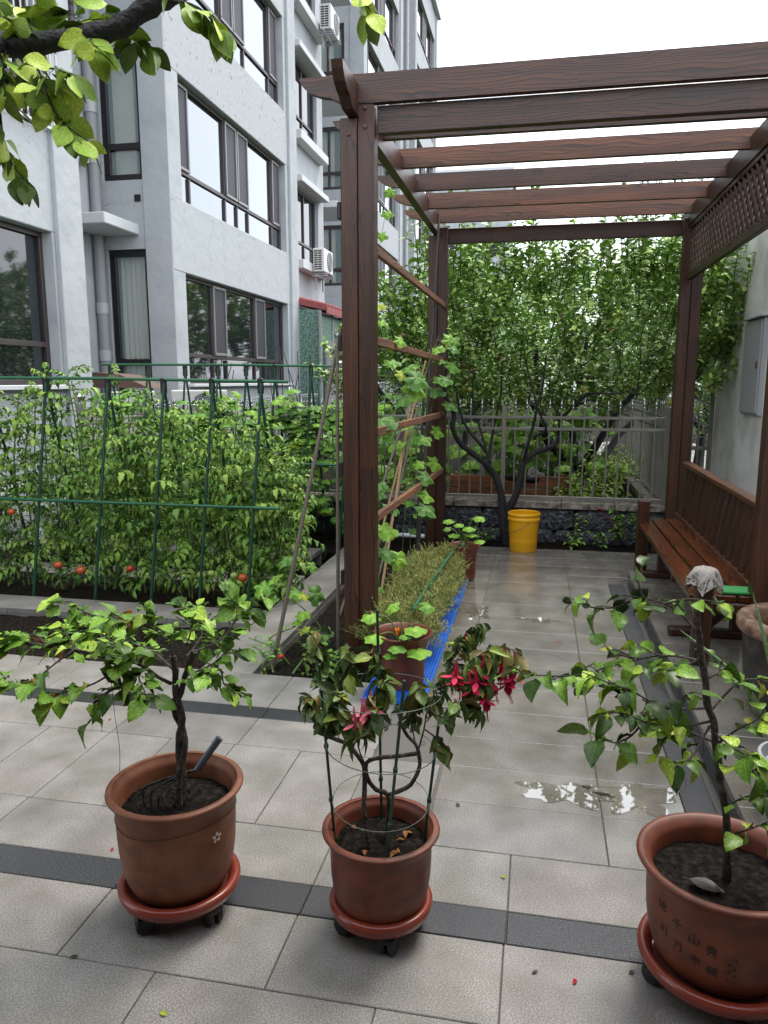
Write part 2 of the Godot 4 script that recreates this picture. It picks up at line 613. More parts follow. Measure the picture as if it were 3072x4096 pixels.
	c2.albedo_texture = ntex(noise(0.012, 93, 5), [[0.2, Color(0.363, 0.205, 0.126)], [0.55, Color(0.442, 0.256, 0.158)], [0.8, Color(0.474, 0.288, 0.186)]], 512)
	M.clay_light = tri(c2, 2.0)
	M.caddy = smat(Color(0.47, 0.185, 0.125), 0.28)
	var ur := smat(Color.WHITE, 0.45)
	ur.albedo_texture = ntex(noise(0.01, 95, 5), [[0.25, Color(0.10, 0.09, 0.085)], [0.6, Color(0.17, 0.15, 0.14)], [0.85, Color(0.27, 0.24, 0.22)]], 512)
	M.urn = tri(ur, 2.0)
	var ul := smat(Color.WHITE, 0.7)
	ul.albedo_texture = ntex(noise(0.012, 97, 5), [[0.25, Color(0.30, 0.22, 0.17)], [0.6, Color(0.48, 0.37, 0.29)], [0.85, Color(0.60, 0.49, 0.40)]], 512)
	M.urn_lip = tri(ul, 3.0)
	# wood
	var w1 := wood_image(101, 256, 1024, Color(0.105, 0.066, 0.047), Color(0.36, 0.225, 0.145))
	var w2 := wood_image(131, 256, 1024, Color(0.090, 0.056, 0.040), Color(0.35, 0.215, 0.135))
	M.wood_a = woodmat(w1, Color(0.90, 0.83, 0.75), 0.44)
	M.wood_b = woodmat(w2, Color(0.84, 0.78, 0.70), 0.42)
	M.wood_c = woodmat(w1, Color(1.22, 1.12, 1.02), 0.46)
	M.wood_bench = woodmat(w2, Color(1.12, 0.96, 0.82), 0.13, Vector3(3.0, 0.42, 1))
	M.lath = woodmat(w1, Color(1.6, 1.6, 1.6), 0.7)
	M.board = woodmat(w1, Color(1.7, 1.6, 1.4), 0.6)
	var bk := smat(Color.WHITE, 0.85)
	bk.albedo_texture = ntex(noise(0.02, 111, 5), [[0.25, Color(0.12, 0.10, 0.09)], [0.6, Color(0.235, 0.20, 0.18)], [0.85, Color(0.36, 0.32, 0.29)]], 256)
	bk.normal_enabled = true
	bk.normal_texture = ntex(noise(0.04, 113, 5), [], 256, 8.0)
	M.bark = tri(bk, 5.0, false)
	M.bark_dark = tri(smat(Color(0.13, 0.12, 0.125), 0.8), 5.0, false)
	M.bark_dark.normal_enabled = true
	M.bark_dark.normal_texture = bk.normal_texture
	M.twig = smat(Color(0.26, 0.21, 0.17), 0.8)
	M.bamboo = smat(Color(0.40, 0.36, 0.32), 0.5)
	M.bamboo_gold = smat(Color(0.60, 0.48, 0.33), 0.5)
	M.bamboo_dark = smat(Color(0.20, 0.19, 0.18), 0.5)
	# leaves
	var lt := leaf_image(0.20, 0.34)
	var lf := leaf_image(0.06, 0.16)
	M.bou = [leafmat(Color(0.40, 0.56, 0.20), 0.42, 0.85, lt), leafmat(Color(0.49, 0.65, 0.25), 0.42, 0.85, lt), leafmat(Color(0.29, 0.42, 0.16), 0.42, 0.85, lt), leafmat(Color(0.62, 0.74, 0.29), 0.42, 0.85, lt), leafmat(Color(0.68, 0.42, 0.23), 0.42, 0.85, lt)]
	M.bou_r = [leafmat(Color(0.35, 0.49, 0.18), 0.38, 0.80, lt), leafmat(Color(0.46, 0.61, 0.22), 0.38, 0.80, lt), leafmat(Color(0.22, 0.32, 0.14), 0.38, 0.80, lt), leafmat(Color(0.66, 0.77, 0.28), 0.38, 0.80, lt), leafmat(Color(0.68, 0.68, 0.29), 0.38, 0.80, lt)]
	M.fuc = [leafmat(Color(0.35, 0.45, 0.24), 0.42, 0.60, lt), leafmat(Color(0.42, 0.51, 0.28), 0.42, 0.60, lt), leafmat(Color(0.28, 0.36, 0.21), 0.42, 0.60, lt), leafmat(Color(0.46, 0.42, 0.22), 0.42, 0.60, lt), leafmat(Color(0.56, 0.63, 0.31), 0.42, 0.60, lt)]
	M.over = [leafmat(Color(0.62, 0.75, 0.29), 0.50, 1.00, lf), leafmat(Color(0.48, 0.60, 0.25), 0.50, 1.00, lf), leafmat(Color(0.78, 0.87, 0.36), 0.50, 1.00, lf), leafmat(Color(0.36, 0.47, 0.22), 0.50, 1.00, lf)]
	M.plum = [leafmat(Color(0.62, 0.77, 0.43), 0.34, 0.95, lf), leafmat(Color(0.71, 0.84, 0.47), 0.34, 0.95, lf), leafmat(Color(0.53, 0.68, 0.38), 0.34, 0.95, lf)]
	M.squash = [leafmat(Color(0.41, 0.60, 0.24), 0.50, 0.95, lf), leafmat(Color(0.51, 0.69, 0.26), 0.50, 0.95, lf), leafmat(Color(0.34, 0.51, 0.24), 0.50, 0.95, lf), leafmat(Color(0.66, 0.72, 0.26), 0.50, 0.95, lf)]
	M.tomato_leaf = [leafmat(Color(0.41, 0.57, 0.26), 0.44, 0.90, lf), leafmat(Color(0.51, 0.66, 0.30), 0.44, 0.90, lf), leafmat(Color(0.31, 0.45, 0.22), 0.44, 0.90, lf), leafmat(Color(0.60, 0.73, 0.35), 0.44, 0.90, lf)]
	for nm in ["green_any"]:
		var gm := leafmat(Color.WHITE, 0.4, 0.55)
		gm.vertex_color_use_as_albedo = true
		M[nm] = gm
	M.port = leafmat(Color(0.52, 0.53, 0.29), 0.55, 0.6)
	M.port2 = leafmat(Color(0.42, 0.50, 0.27), 0.5, 0.6)
	M.stem = smat(Color(0.36, 0.46, 0.22), 0.5)
	M.stem_dark = smat(Color(0.22, 0.17, 0.12), 0.7)
	M.pink = leafmat(Color(0.72, 0.13, 0.28), 0.5, 0.4)
	M.pink_pale = leafmat(Color(0.83, 0.42, 0.48), 0.5, 0.4)
	M.dry = leafmat(Color(0.50, 0.33, 0.16), 0.7, 0.3)
	M.orange_flower = leafmat(Color(0.95, 0.60, 0.08), 0.5, 0.5)
	M.tomato_red = smat(Color(0.66, 0.16, 0.08), 0.25)
	M.tomato_orange = smat(Color(0.68, 0.30, 0.15), 0.28)
	M.tomato_green = smat(Color(0.52, 0.60, 0.28), 0.28)
	M.plum_fruit = smat(Color(0.42, 0.30, 0.22), 0.5)
	M.plum_green = smat(Color(0.56, 0.58, 0.24), 0.4)
	M.rose_red = leafmat(Color(0.60, 0.03, 0.05), 0.5, 0.3)
	M.aloe = tri(smat(Color.WHITE, 0.35), 8.0)
	M.aloe.albedo_texture = ntex(noise(0.03, 121, 4), [[0.3, Color(0.30, 0.43, 0.22)], [0.7, Color(0.42, 0.54, 0.32)], [0.86, Color(0.66, 0.72, 0.55)]], 256)
	M.gourd = smat(Color(0.16, 0.26, 0.14), 0.35)
	var wa := smat(Color(0.55, 0.56, 0.55, 0.10), 0.01)
	wa.transparency = BaseMaterial3D.TRANSPARENCY_ALPHA
	M.water = wa
	M.print = smat(Color(0.17, 0.085, 0.05), 0.6)
	M.print_white = smat(Color(0.75, 0.72, 0.68), 0.6)
const LP := [[[0.01,0.302,-0.002],[0.02,0.41,-0.004],[0.015,0.516,-0.003],[0.028,0.594,-0.006],[0.015,0.661,-0.003],[0.014,0.702,-0.003],[0.016,0.742,-0.003],[0.011,0.783,-0.002]],[[0.018,0.32,0.017],[0.022,0.432,0.016],[0.037,0.51,0.003],[0.018,0.558,-0.024],[-0.002,0.611,-0.02],[0.029,0.676,-0.006],[0.046,0.726,0.001],[0.071,0.774,0.016],[0.095,0.816,0.032]],[[0.002,0.702,-0.0],[-0.019,0.734,0.035],[-0.035,0.771,0.068],[-0.066,0.815,0.115],[-0.117,0.828,0.146],[-0.174,0.854,0.178],[-0.256,0.856,0.174],[-0.335,0.858,0.17],[-0.385,0.849,0.18]],[[0.014,0.742,-0.003],[-0.034,0.743,-0.044],[-0.106,0.753,-0.101],[-0.172,0.751,-0.139],[-0.26,0.739,-0.172],[-0.356,0.73,-0.194],[-0.442,0.729,-0.197]],[[0.005,0.65,-0.001],[-0.022,0.674,0.035],[-0.061,0.696,0.084],[-0.08,0.733,0.118],[-0.079,0.79,0.138],[-0.082,0.818,0.139]],[[-0.08,0.733,0.118],[-0.101,0.732,0.143],[-0.113,0.717,0.166],[-0.128,0.707,0.179],[-0.131,0.659,0.179]],[[-0.079,0.79,0.138],[-0.128,0.76,0.169],[-0.152,0.76,0.204],[-0.177,0.757,0.229],[-0.21,0.752,0.246],[-0.228,0.741,0.26]],[[0.041,0.722,-0.008],[0.071,0.73,-0.045],[0.101,0.743,-0.071],[0.137,0.776,-0.089],[0.162,0.777,-0.104]],[[0.101,0.743,-0.071],[0.128,0.716,-0.067],[0.136,0.689,-0.058],[0.168,0.668,-0.054],[0.192,0.662,-0.059]],[[0.035,0.691,-0.007],[0.096,0.741,0.042],[0.151,0.767,0.072]],[[0.095,0.816,0.032],[0.12,0.818,-0.024],[0.142,0.829,-0.069],[0.155,0.859,-0.103],[0.154,0.891,-0.133],[0.14,0.917,-0.13],[0.113,0.963,-0.125]],[[0.155,0.859,-0.103],[0.183,0.886,-0.139],[0.216,0.916,-0.166]],[[0.011,0.783,-0.002],[0.023,0.837,0.036],[0.012,0.885,0.079],[0.002,0.929,0.102],[-0.005,0.962,0.103]],[[0.068,0.827,0.027],[0.111,0.896,0.08],[0.136,0.951,0.115],[0.12,0.975,0.139]],[[0.067,0.798,0.027],[0.052,0.805,-0.092],[0.038,0.837,-0.15],[0.002,0.877,-0.184]],[[-0.172,0.751,-0.139],[-0.195,0.78,-0.114],[-0.206,0.838,-0.081],[-0.237,0.865,-0.054],[-0.273,0.887,-0.027],[-0.307,0.924,0.001],[-0.35,0.924,0.009]],[[-0.174,0.854,0.178],[-0.199,0.832,0.224],[-0.227,0.807,0.25],[-0.253,0.793,0.275],[-0.291,0.793,0.283],[-0.315,0.806,0.288]],[[-0.035,0.771,0.068],[-0.023,0.771,0.127],[0.01,0.749,0.161],[0.027,0.73,0.178]],[[-0.066,0.815,0.115],[-0.119,0.84,0.075],[-0.201,0.858,0.04],[-0.249,0.866,0.03]],[[-0.256,0.856,0.174],[-0.316,0.875,0.145],[-0.374,0.85,0.126],[-0.422,0.868,0.116]],[[0.012,0.885,0.079],[-0.025,0.91,0.107],[-0.058,0.926,0.134],[-0.088,0.94,0.14]],[[-0.174,0.854,0.178],[-0.214,0.877,0.145],[-0.255,0.892,0.113]]]
const MP := [[[-0.024,0.259,0.035],[-0.033,0.31,0.037],[-0.042,0.376,0.029],[-0.044,0.436,0.009],[-0.046,0.497,0.009],[-0.066,0.532,0.013],[-0.094,0.552,-0.001],[-0.134,0.563,-0.004],[-0.189,0.588,0.008]],[[0.013,0.262,-0.023],[0.017,0.331,-0.024],[0.015,0.399,-0.023],[-0.016,0.414,-0.017],[-0.039,0.456,-0.002],[-0.039,0.507,0.008],[0.004,0.538,0.03],[0.053,0.553,0.04],[0.108,0.566,0.039]],[[0.015,0.399,-0.023],[0.039,0.403,-0.038],[0.073,0.413,-0.066],[0.095,0.459,-0.08],[0.095,0.496,-0.08],[0.085,0.532,-0.078],[0.063,0.563,-0.064],[0.047,0.613,-0.04]],[[-0.066,0.532,0.013],[-0.11,0.593,-0.008],[-0.142,0.664,-0.022],[-0.165,0.746,-0.038],[-0.181,0.813,-0.045],[-0.197,0.867,-0.042]],[[-0.046,0.507,0.009],[-0.05,0.583,0.061],[-0.038,0.646,0.089],[-0.016,0.712,0.105],[0.01,0.759,0.1],[0.031,0.786,0.096]],[[0.108,0.566,0.039],[0.125,0.636,0.036],[0.131,0.685,0.014],[0.152,0.726,-0.031],[0.181,0.776,-0.057],[0.2,0.837,-0.081],[0.231,0.872,-0.098],[0.26,0.892,-0.103]],[[0.152,0.726,-0.031],[0.183,0.74,-0.037],[0.215,0.788,-0.033],[0.26,0.825,-0.032],[0.304,0.849,-0.041],[0.366,0.839,-0.053]],[[0.047,0.613,-0.04],[0.025,0.664,-0.056],[-0.005,0.71,-0.06],[-0.027,0.763,-0.076],[-0.037,0.798,-0.074]],[[0.131,0.685,0.014],[0.169,0.67,0.027],[0.196,0.698,0.032],[0.214,0.731,0.038]],[[-0.11,0.593,-0.008],[-0.126,0.651,0.056],[-0.148,0.694,0.091],[-0.171,0.736,0.106]],[[-0.094,0.552,-0.001],[-0.078,0.656,0.077],[-0.085,0.712,0.119],[-0.089,0.759,0.12]],[[0.125,0.636,0.036],[0.164,0.617,0.049],[0.186,0.588,0.044]],[[0.085,0.532,-0.078],[0.067,0.6,-0.095],[0.073,0.653,-0.117],[0.087,0.704,-0.12]],[[0.215,0.788,-0.033],[0.254,0.766,-0.01],[0.243,0.709,0.002],[0.256,0.689,-0.001]],[[0.304,0.849,-0.041],[0.288,0.8,-0.017],[0.281,0.756,-0.006]],[[-0.142,0.664,-0.022],[-0.122,0.712,-0.057],[-0.107,0.755,-0.08],[-0.116,0.815,-0.079]],[[-0.038,0.646,0.089],[-0.003,0.698,0.123],[0.016,0.726,0.129]]]
const MF := [[[0.268,0.781,-0.023],[0.274,0.716,-0.014],[0.251,0.732,0.0],[0.34,0.738,-0.038],[0.339,0.792,-0.048],[0.21,0.744,-0.022],[-0.038,0.675,0.13],[-0.023,0.693,0.127],[0.005,0.709,0.121],[0.352,0.782,-0.051],[0.327,0.789,-0.066],[-0.01,0.693,0.124],[0.259,0.756,-0.001],[0.287,0.699,-0.007],[0.319,0.769,-0.054],[0.349,0.757,-0.04],[0.303,0.738,-0.03],[0.2,0.762,-0.01]]]
const RP := [[[0.028,0.294,-0.006],[0.017,0.413,-0.003],[0.007,0.501,-0.001],[-0.011,0.571,0.002],[-0.02,0.628,0.004],[-0.031,0.673,0.006],[-0.038,0.729,0.008],[-0.057,0.774,0.011],[-0.066,0.84,0.013],[-0.08,0.894,0.016],[-0.089,0.948,0.018],[-0.098,1.002,0.02],[-0.092,1.028,0.019]],[[-0.095,0.959,0.019],[-0.127,0.992,-0.005],[-0.166,1.013,-0.018],[-0.216,1.024,-0.018],[-0.272,1.029,-0.016]],[[-0.247,1.016,-0.011],[-0.275,0.996,-0.026],[-0.306,0.993,-0.02],[-0.343,0.996,-0.012],[-0.354,1.015,-0.01],[-0.398,1.012,-0.001]],[[-0.082,0.886,0.017],[-0.133,0.882,-0.014],[-0.17,0.874,-0.037],[-0.219,0.891,-0.058]],[[-0.17,0.874,-0.037],[-0.219,0.87,-0.007],[-0.263,0.866,0.022],[-0.307,0.867,0.062],[-0.353,0.859,0.092],[-0.419,0.862,0.125],[-0.479,0.875,0.158],[-0.518,0.88,0.166]],[[-0.056,0.763,0.011],[-0.138,0.785,0.079],[-0.193,0.809,0.121],[-0.252,0.85,0.153],[-0.308,0.879,0.184],[-0.366,0.904,0.196]],[[-0.048,0.729,0.01],[-0.142,0.744,0.09],[-0.223,0.776,0.147],[-0.275,0.807,0.178],[-0.324,0.806,0.198]],[[-0.223,0.776,0.147],[-0.255,0.754,0.184],[-0.294,0.749,0.212],[-0.334,0.774,0.231]],[[-0.047,0.718,0.01],[-0.088,0.687,0.079],[-0.113,0.676,0.115],[-0.134,0.675,0.129]],[[-0.024,0.673,0.005],[0.019,0.722,0.017],[0.055,0.749,0.02],[0.081,0.798,0.014]],[[0.015,0.422,-0.003],[0.063,0.462,0.018],[0.101,0.495,0.031]],[[-0.018,0.599,0.004],[0.009,0.654,0.08],[0.047,0.659,0.113],[0.079,0.665,0.127]],[[-0.061,0.84,0.012],[-0.022,0.846,-0.036],[-0.024,0.861,-0.056]],[[-0.05,0.752,0.01],[0.015,0.797,-0.054],[0.059,0.815,-0.073],[0.112,0.804,-0.084]],[[-0.036,0.701,0.007],[-0.016,0.718,0.126],[0.007,0.723,0.162]],[[-0.216,1.024,-0.018],[-0.228,1.062,-0.026],[-0.224,1.092,-0.026]],[[-0.166,1.013,-0.018],[-0.115,1.039,0.023],[-0.07,1.039,0.034],[-0.033,1.037,0.037]],[[-0.138,0.785,0.079],[-0.131,0.839,0.128],[-0.114,0.862,0.156]],[[-0.252,0.85,0.153],[-0.281,0.843,0.118],[-0.328,0.87,0.087],[-0.347,0.873,0.07]],[[-0.08,0.894,0.016],[-0.125,0.892,0.076],[-0.173,0.901,0.137],[-0.228,0.927,0.189]],[[-0.029,0.673,0.006],[-0.079,0.672,-0.045],[-0.137,0.682,-0.074],[-0.187,0.687,-0.105]],[[0.007,0.501,-0.001],[0.036,0.565,0.054],[0.08,0.583,0.066]],[[-0.142,0.744,0.09],[-0.172,0.734,0.137],[-0.188,0.707,0.16]],[[-0.219,0.87,-0.007],[-0.282,0.883,-0.004],[-0.298,0.894,-0.001]]]
const BP := [[[-0.407,2.126,0.133],[-0.416,2.144,0.084],[-0.376,2.141,0.076],[-0.314,2.151,0.063],[-0.253,2.159,0.051],[-0.203,2.173,0.041],[-0.17,2.195,0.034],[-0.137,2.212,0.028],[-0.1,2.23,0.02],[-0.047,2.245,0.009]],[[-0.314,2.151,0.063],[-0.304,2.179,0.041],[-0.31,2.21,0.022],[-0.317,2.246,0.013]],[[-0.376,2.14,0.076],[-0.336,2.094,0.098],[-0.311,2.05,0.114],[-0.293,2.013,0.12],[-0.264,1.983,0.125],[-0.234,1.961,0.119]],[[-0.393,2.016,0.13],[-0.392,1.978,0.13],[-0.386,1.947,0.129],[-0.376,1.924,0.127],[-0.354,1.897,0.122]],[[-0.129,2.215,0.026],[-0.071,2.194,0.055],[-0.036,2.175,0.058],[-0.018,2.153,0.055],[-0.006,2.142,0.052]],[[0.178,2.284,-0.138],[0.199,2.264,-0.142],[0.212,2.24,-0.145]],[[-0.203,2.173,0.041],[-0.203,2.175,0.01],[-0.197,2.168,-0.011],[-0.181,2.156,-0.015]],[[-0.392,2.14,0.079],[-0.427,2.121,0.035],[-0.41,2.104,0.021],[-0.369,2.1,0.003],[-0.332,2.107,-0.015]],[[-0.336,2.094,0.098],[-0.286,2.08,0.119],[-0.252,2.065,0.132]],[[-0.304,2.179,0.041],[-0.284,2.203,-0.004],[-0.264,2.228,-0.028]],[[-0.376,2.142,0.076],[-0.415,2.203,0.022],[-0.438,2.24,0.007]],[[-0.404,2.14,0.082],[-0.377,2.08,0.137],[-0.363,2.028,0.155]],[[-0.253,2.159,0.051],[-0.241,2.136,0.079],[-0.219,2.118,0.095]],[[-0.31,2.21,0.022],[-0.349,2.214,0.04],[-0.376,2.202,0.055]],[[-0.393,2.18,0.11],[-0.374,2.169,0.106],[-0.361,2.174,0.073]]]
const TP := [[[0.0,-0.002,-0.0],[-0.026,0.165,0.005],[-0.045,0.343,0.009],[-0.055,0.475,0.011],[-0.095,0.622,0.019],[-0.154,0.723,0.031],[-0.223,0.815,0.096],[-0.347,0.92,0.172],[-0.441,1.009,0.242],[-0.506,1.151,0.306],[-0.495,1.289,0.304],[-0.565,1.44,0.318],[-0.594,1.603,0.324]],[[0.007,-0.007,-0.022],[0.016,0.191,-0.024],[0.009,0.339,-0.022],[0.079,0.49,-0.016],[0.123,0.694,-0.025],[0.141,0.81,-0.028],[0.236,0.888,-0.15],[0.35,0.927,-0.224],[0.435,0.967,-0.292],[0.475,1.07,-0.3],[0.484,1.202,-0.302],[0.58,1.318,-0.321],[0.725,1.463,-0.248]],[[-0.095,0.622,0.019],[-0.175,0.741,-0.067],[-0.21,0.883,-0.111],[-0.328,1.03,-0.087],[-0.421,1.143,-0.119],[-0.481,1.289,-0.107],[-0.527,1.52,-0.098]],[[-0.183,0.8,-0.065],[-0.191,0.879,-0.165],[-0.176,1.022,-0.22],[-0.141,1.241,-0.278],[-0.102,1.432,-0.286],[-0.096,1.751,-0.287]],[[-0.21,0.883,-0.111],[-0.314,1.182,-0.243],[-0.364,1.313,-0.284],[-0.389,1.607,-0.33]],[[0.141,0.81,-0.028],[0.179,0.991,0.066],[0.228,1.19,0.107],[0.251,1.33,0.153],[0.298,1.535,0.144],[0.315,1.805,0.14]],[[0.232,1.061,0.055],[0.339,1.137,0.136],[0.294,1.25,0.196],[0.236,1.401,0.259],[0.16,1.668,0.274]],[[0.484,1.202,-0.302],[0.393,1.388,-0.385],[0.445,1.607,-0.498],[0.506,1.899,-0.51]],[[0.58,1.318,-0.321],[0.811,1.432,-0.47],[1.02,1.606,-0.512],[1.148,1.894,-0.538]],[[0.725,1.463,-0.248],[0.987,1.466,-0.097],[1.176,1.521,-0.033]]]
const T2 := [[[0.011,-0.103,-0.002],[-0.01,0.176,0.002],[-0.03,0.453,0.006],[-0.208,0.78,0.246],[-0.318,0.893,0.37],[-0.394,1.102,0.385],[-0.439,1.446,0.395],[-0.508,1.958,0.306]],[[-0.01,0.176,0.002],[0.012,0.522,-0.206],[-0.017,0.886,-0.303],[-0.047,1.164,-0.297],[0.048,1.621,-0.418],[0.114,2.165,-0.431]],[[-0.004,0.25,0.001],[0.078,0.584,0.188],[0.263,0.928,0.253],[0.451,1.274,0.215],[0.58,1.412,0.189],[0.767,1.701,0.151],[0.84,2.126,0.035]],[[-0.001,0.176,0.0],[0.108,0.41,-0.226],[0.368,0.652,-0.482],[0.596,0.942,-0.732],[0.932,1.243,-0.902],[1.192,1.623,-0.954],[1.279,2.003,-1.074]]]

# ---------------------------------------------------------------- leaves
# one leaf along +z, flat side up (+y); prof(t) is the half width
func leaf_shape(mb: MB, xf: Transform3D, ln: float, wd: float, rows: int, cols: int, fold: float, droop: float, tip: float, petiole: float, wave := 0.0, teeth := 0.0) -> void:
	var pts := []
	for i in rows + 1:
		var t := float(i) / rows
		var tt := clampf((t - petiole) / (1.0 - petiole), 0.0, 1.0)
		var w := pow(sin(PI * pow(tt, tip)), 0.8) * wd * 0.5
		if t < petiole:
			w = 0.0
		w = maxf(w, wd * 0.018)
		if teeth > 0.0 and i > 0 and i < rows:
			w *= 1.0 + (teeth if i % 2 == 0 else -teeth)
		var row := []
		for k in cols + 1:
			var u := 2.0 * k / cols - 1.0
			var y := -droop * ln * tt * tt + absf(u) * w * fold + wave * wd * sin(tt * 9.0 + u * 2.0) * absf(u)
			var z := ln * (t - 0.12 * droop * tt * tt)
			row.append(xf * Vector3(u * w, y, z))
		pts.append(row)
	grid(mb, pts, xf.basis.y)

func leaf_mesh(m: Material, ln: float, wd: float, rows := 6, cols := 4, fold := 0.25, droop := 0.2, tip := 0.72, petiole := 0.16, wave := 0.0) -> ArrayMesh:
	var mb := MB.new()
	leaf_shape(mb, Transform3D(), ln, wd, rows, cols, fold, droop, tip, petiole, wave)
	return mb.mesh(m)

# a lobed round leaf (squash, vine, gourd): a stalk notch at the origin, the blade along +z
func lobed_mesh(m: Material, r: float, lobes: int, depth: float, cup: float, segs := 22, teeth := 0.04) -> ArrayMesh:
	var mb := MB.new()
	var c := Vector3(0, 0, r * 0.55)
	var rings := [[], []]
	for i in segs + 1:
		var a := lerpf(-PI * 0.97, PI * 0.97, float(i) / segs)
		var lob := cos(a * lobes * 0.5)
		var rr := r * (0.86 + depth * (lob * lob - 0.5)) * (1.0 - 0.42 * pow(absf(a) / PI, 6.0)) * (1.0 + (teeth if i % 2 == 0 else -teeth))
		for k in 2:
			var q: float = [0.52, 1.0][k]
			var p := c + Vector3(sin(a), 0, cos(a)) * rr * q
			p.y = -cup * r * q * q + r * 0.07 * sin(a * 5.0) * q + (0.05 * r * (1.0 - q))
			rings[k].append(p)
	for i in segs:
		var ua := Vector2(0.5 + 0.5 * (float(i) / segs - 0.5), 0.4)
		var ub := Vector2(ua.x + 0.5 / segs, 0.4)
		var up := Vector3.UP
		var n1: Vector3 = (rings[0][i + 1] - c).cross(rings[0][i] - c).normalized()
		if n1.y < 0.0:
			n1 = -n1
		mb.tri(c + up * 0.02 * r, rings[0][i], rings[0][i + 1], n1, n1, n1, Vector2(0.5, 0.3), ua, ub)
		quad(mb, rings[0][i], rings[0][i + 1], rings[1][i + 1], rings[1][i], up, ua, ub, ub + Vector2(0, 0.5), ua + Vector2(0, 0.5))
	return mb.mesh(m)

# a tomato leaf: curved stalk with leaflets in pairs
func tomato_leaf_mesh(m: Material, ln: float, droop: float) -> ArrayMesh:
	var mb := MB.new()
	var prev := Vector3.ZERO
	for i in 8:
		var t := (i + 1) / 8.0
		var p := Vector3(0, ln * (0.25 * t - droop * t * t), ln * t * (1.0 - 0.2 * droop * t))
		var d := (p - prev).normalized()
		tube(mb, PackedVector3Array([prev, p]), 0.004 * (1.1 - t), 0.003 * (1.05 - t), 3)
		if i in [2, 4, 6]:
			for s in [-1.0, 1.0]:
				var dir: Vector3 = (Vector3(s, -0.12 - rf(0, 0.5), 0.35) + rv(0.15)).normalized()
				var bs := leaf_basis(dir, Vector3.UP + rv(0.35))
				leaf_shape(mb, Transform3D(bs, p), ln * rf(0.26, 0.38) * (1.05 - 0.25 * absf(t - 0.55)), ln * rf(0.10, 0.15), 6, 2, 0.35, rf(0.2, 0.9), 0.72, 0.14, 0.12, 0.22)
		elif i in [1, 3, 5]:
			for s in [-1.0, 1.0]:
				var dir: Vector3 = Vector3(s, -0.1, 0.2).normalized()
				leaf_shape(mb, Transform3D(leaf_basis(dir, Vector3.UP + rv(0.3)), p), ln * 0.12, ln * 0.07, 3, 2, 0.3, 0.3, 0.75, 0.1)
		if i == 7:
			leaf_shape(mb, Transform3D(leaf_basis(d + Vector3.DOWN * 0.4, Vector3.UP), p), ln * 0.38, ln * 0.16, 6, 2, 0.35, 0.6, 0.72, 0.08, 0.08, 0.22)
		prev = p
	return mb.mesh(m)

func leaf_basis(dir: Vector3, up: Vector3) -> Basis:
	var z := dir.normalized()
	var x := up.cross(z)
	if x.length() < 0.05:
		x = Vector3.RIGHT.cross(z)
	x = x.normalized()
	return Basis(x, z.cross(x), z)

# kinds: array of meshes. Those nearest the camera become single leaves, the rest one mass
func put_leaves(parent: Node3D, called: String, kinds: Array, xfs: Array, ids: Array, most := 300) -> void:
	var order := range(xfs.size())
	if xfs.size() > most:
		var dist := []
		for x in xfs:
			dist.append((parent.transform * x.origin).distance_squared_to(EYE))
		order.sort_custom(func(a, b): return dist[a] < dist[b])
	var rest := {}
	for j in order.size():
		var i: int = order[j]
		if j < most:
			part(called, kinds[ids[i]], parent, xfs[i])
		else:
			if not rest.has(ids[i]):
				rest[ids[i]] = []
			rest[ids[i]].append(xfs[i])
	for k in rest:
		many("foliage", parent, kinds[k], rest[k])

func along(pts: PackedVector3Array, t: float) -> Array:
	var f := clampf(t, 0.0, 0.9999) * (pts.size() - 1)
	var i := int(f)
	var p := pts[i].lerp(pts[i + 1], f - i)
	return [p, (pts[i + 1] - pts[i]).normalized()]

# the woody frame of a plant from its branch points
func frame_mesh(bs: Array, r0: float, m: Material, thick: Array, knob := 0.12) -> ArrayMesh:
	var mb := MB.new()
	for i in bs.size():
		var th: float = thick[i] if i < thick.size() else r0 * 0.42
		tube(mb, spline(v3s(bs[i]), 3), th, th * (0.75 if i < thick.size() else 0.35), 7 if i < thick.size() else 5, knob)
	return mb.mesh(m)

# leaves along branches: count per metre, outward and a little drooping
func branch_leaves(bs: Array, first: int, per_m: float, spread: float, droop: float, weights: Array, smin: float, smax: float, flat := 0.7, from := 0.25) -> Array:
	var xfs := []
	var ids := []
	for i in range(first, bs.size()):
		var pts := spline(v3s(bs[i]), 3)
		var ln := 0.0
		for k in pts.size() - 1:
			ln += pts[k].distance_to(pts[k + 1])
		var c := int(maxf(3.0, ln * per_m))
		for k in c:
			var t := lerpf(from, 1.0, (k + rf(0.0, 1.0)) / c)
			if k >= c - 2:
				t = rf(0.93, 1.0)
			var a := along(pts, t)
			var d: Vector3 = a[1]
			var side := d.cross(Vector3.UP).normalized() * (1.0 if k % 2 == 0 else -1.0)
			var dir: Vector3 = (d * rf(0.1, 0.8) + side * spread * rf(0.5, 1.1) + Vector3.UP * rf(-0.35, 0.35) + rv(0.35) + Vector3.DOWN * droop).normalized()
			var up: Vector3 = (Vector3.UP * flat + rv(0.55)).normalized()
			var sc := rf(smin, smax)
			xfs.append(Transform3D(leaf_basis(dir, up).scaled(Vector3.ONE * sc), a[0] + rv(0.006)))
			ids.append(pick(weights))
	return [xfs, ids]

func pick(weights: Array) -> int:
	var s := 0.0
	for w in weights:
		s += w
	var r := rf(0, s)
	for i in weights.size():
		r -= weights[i]
		if r <= 0.0:
			return i
	return weights.size() - 1

# ---------------------------------------------------------------- ground
func tile_mesh(sx: float, sz: float, th: float, m: Material, key: String) -> ArrayMesh:
	var k := "%s_%.3f_%.3f_%.3f" % [key, sx, sz, th]
	if not cache.has(k):
		var mb := MB.new()
		cbox(mb, Vector3(0, -th * 0.5, 0), Vector3(sx, th, sz), 0.0022)
		cache[k] = mb.mesh(m)
	return cache[k]

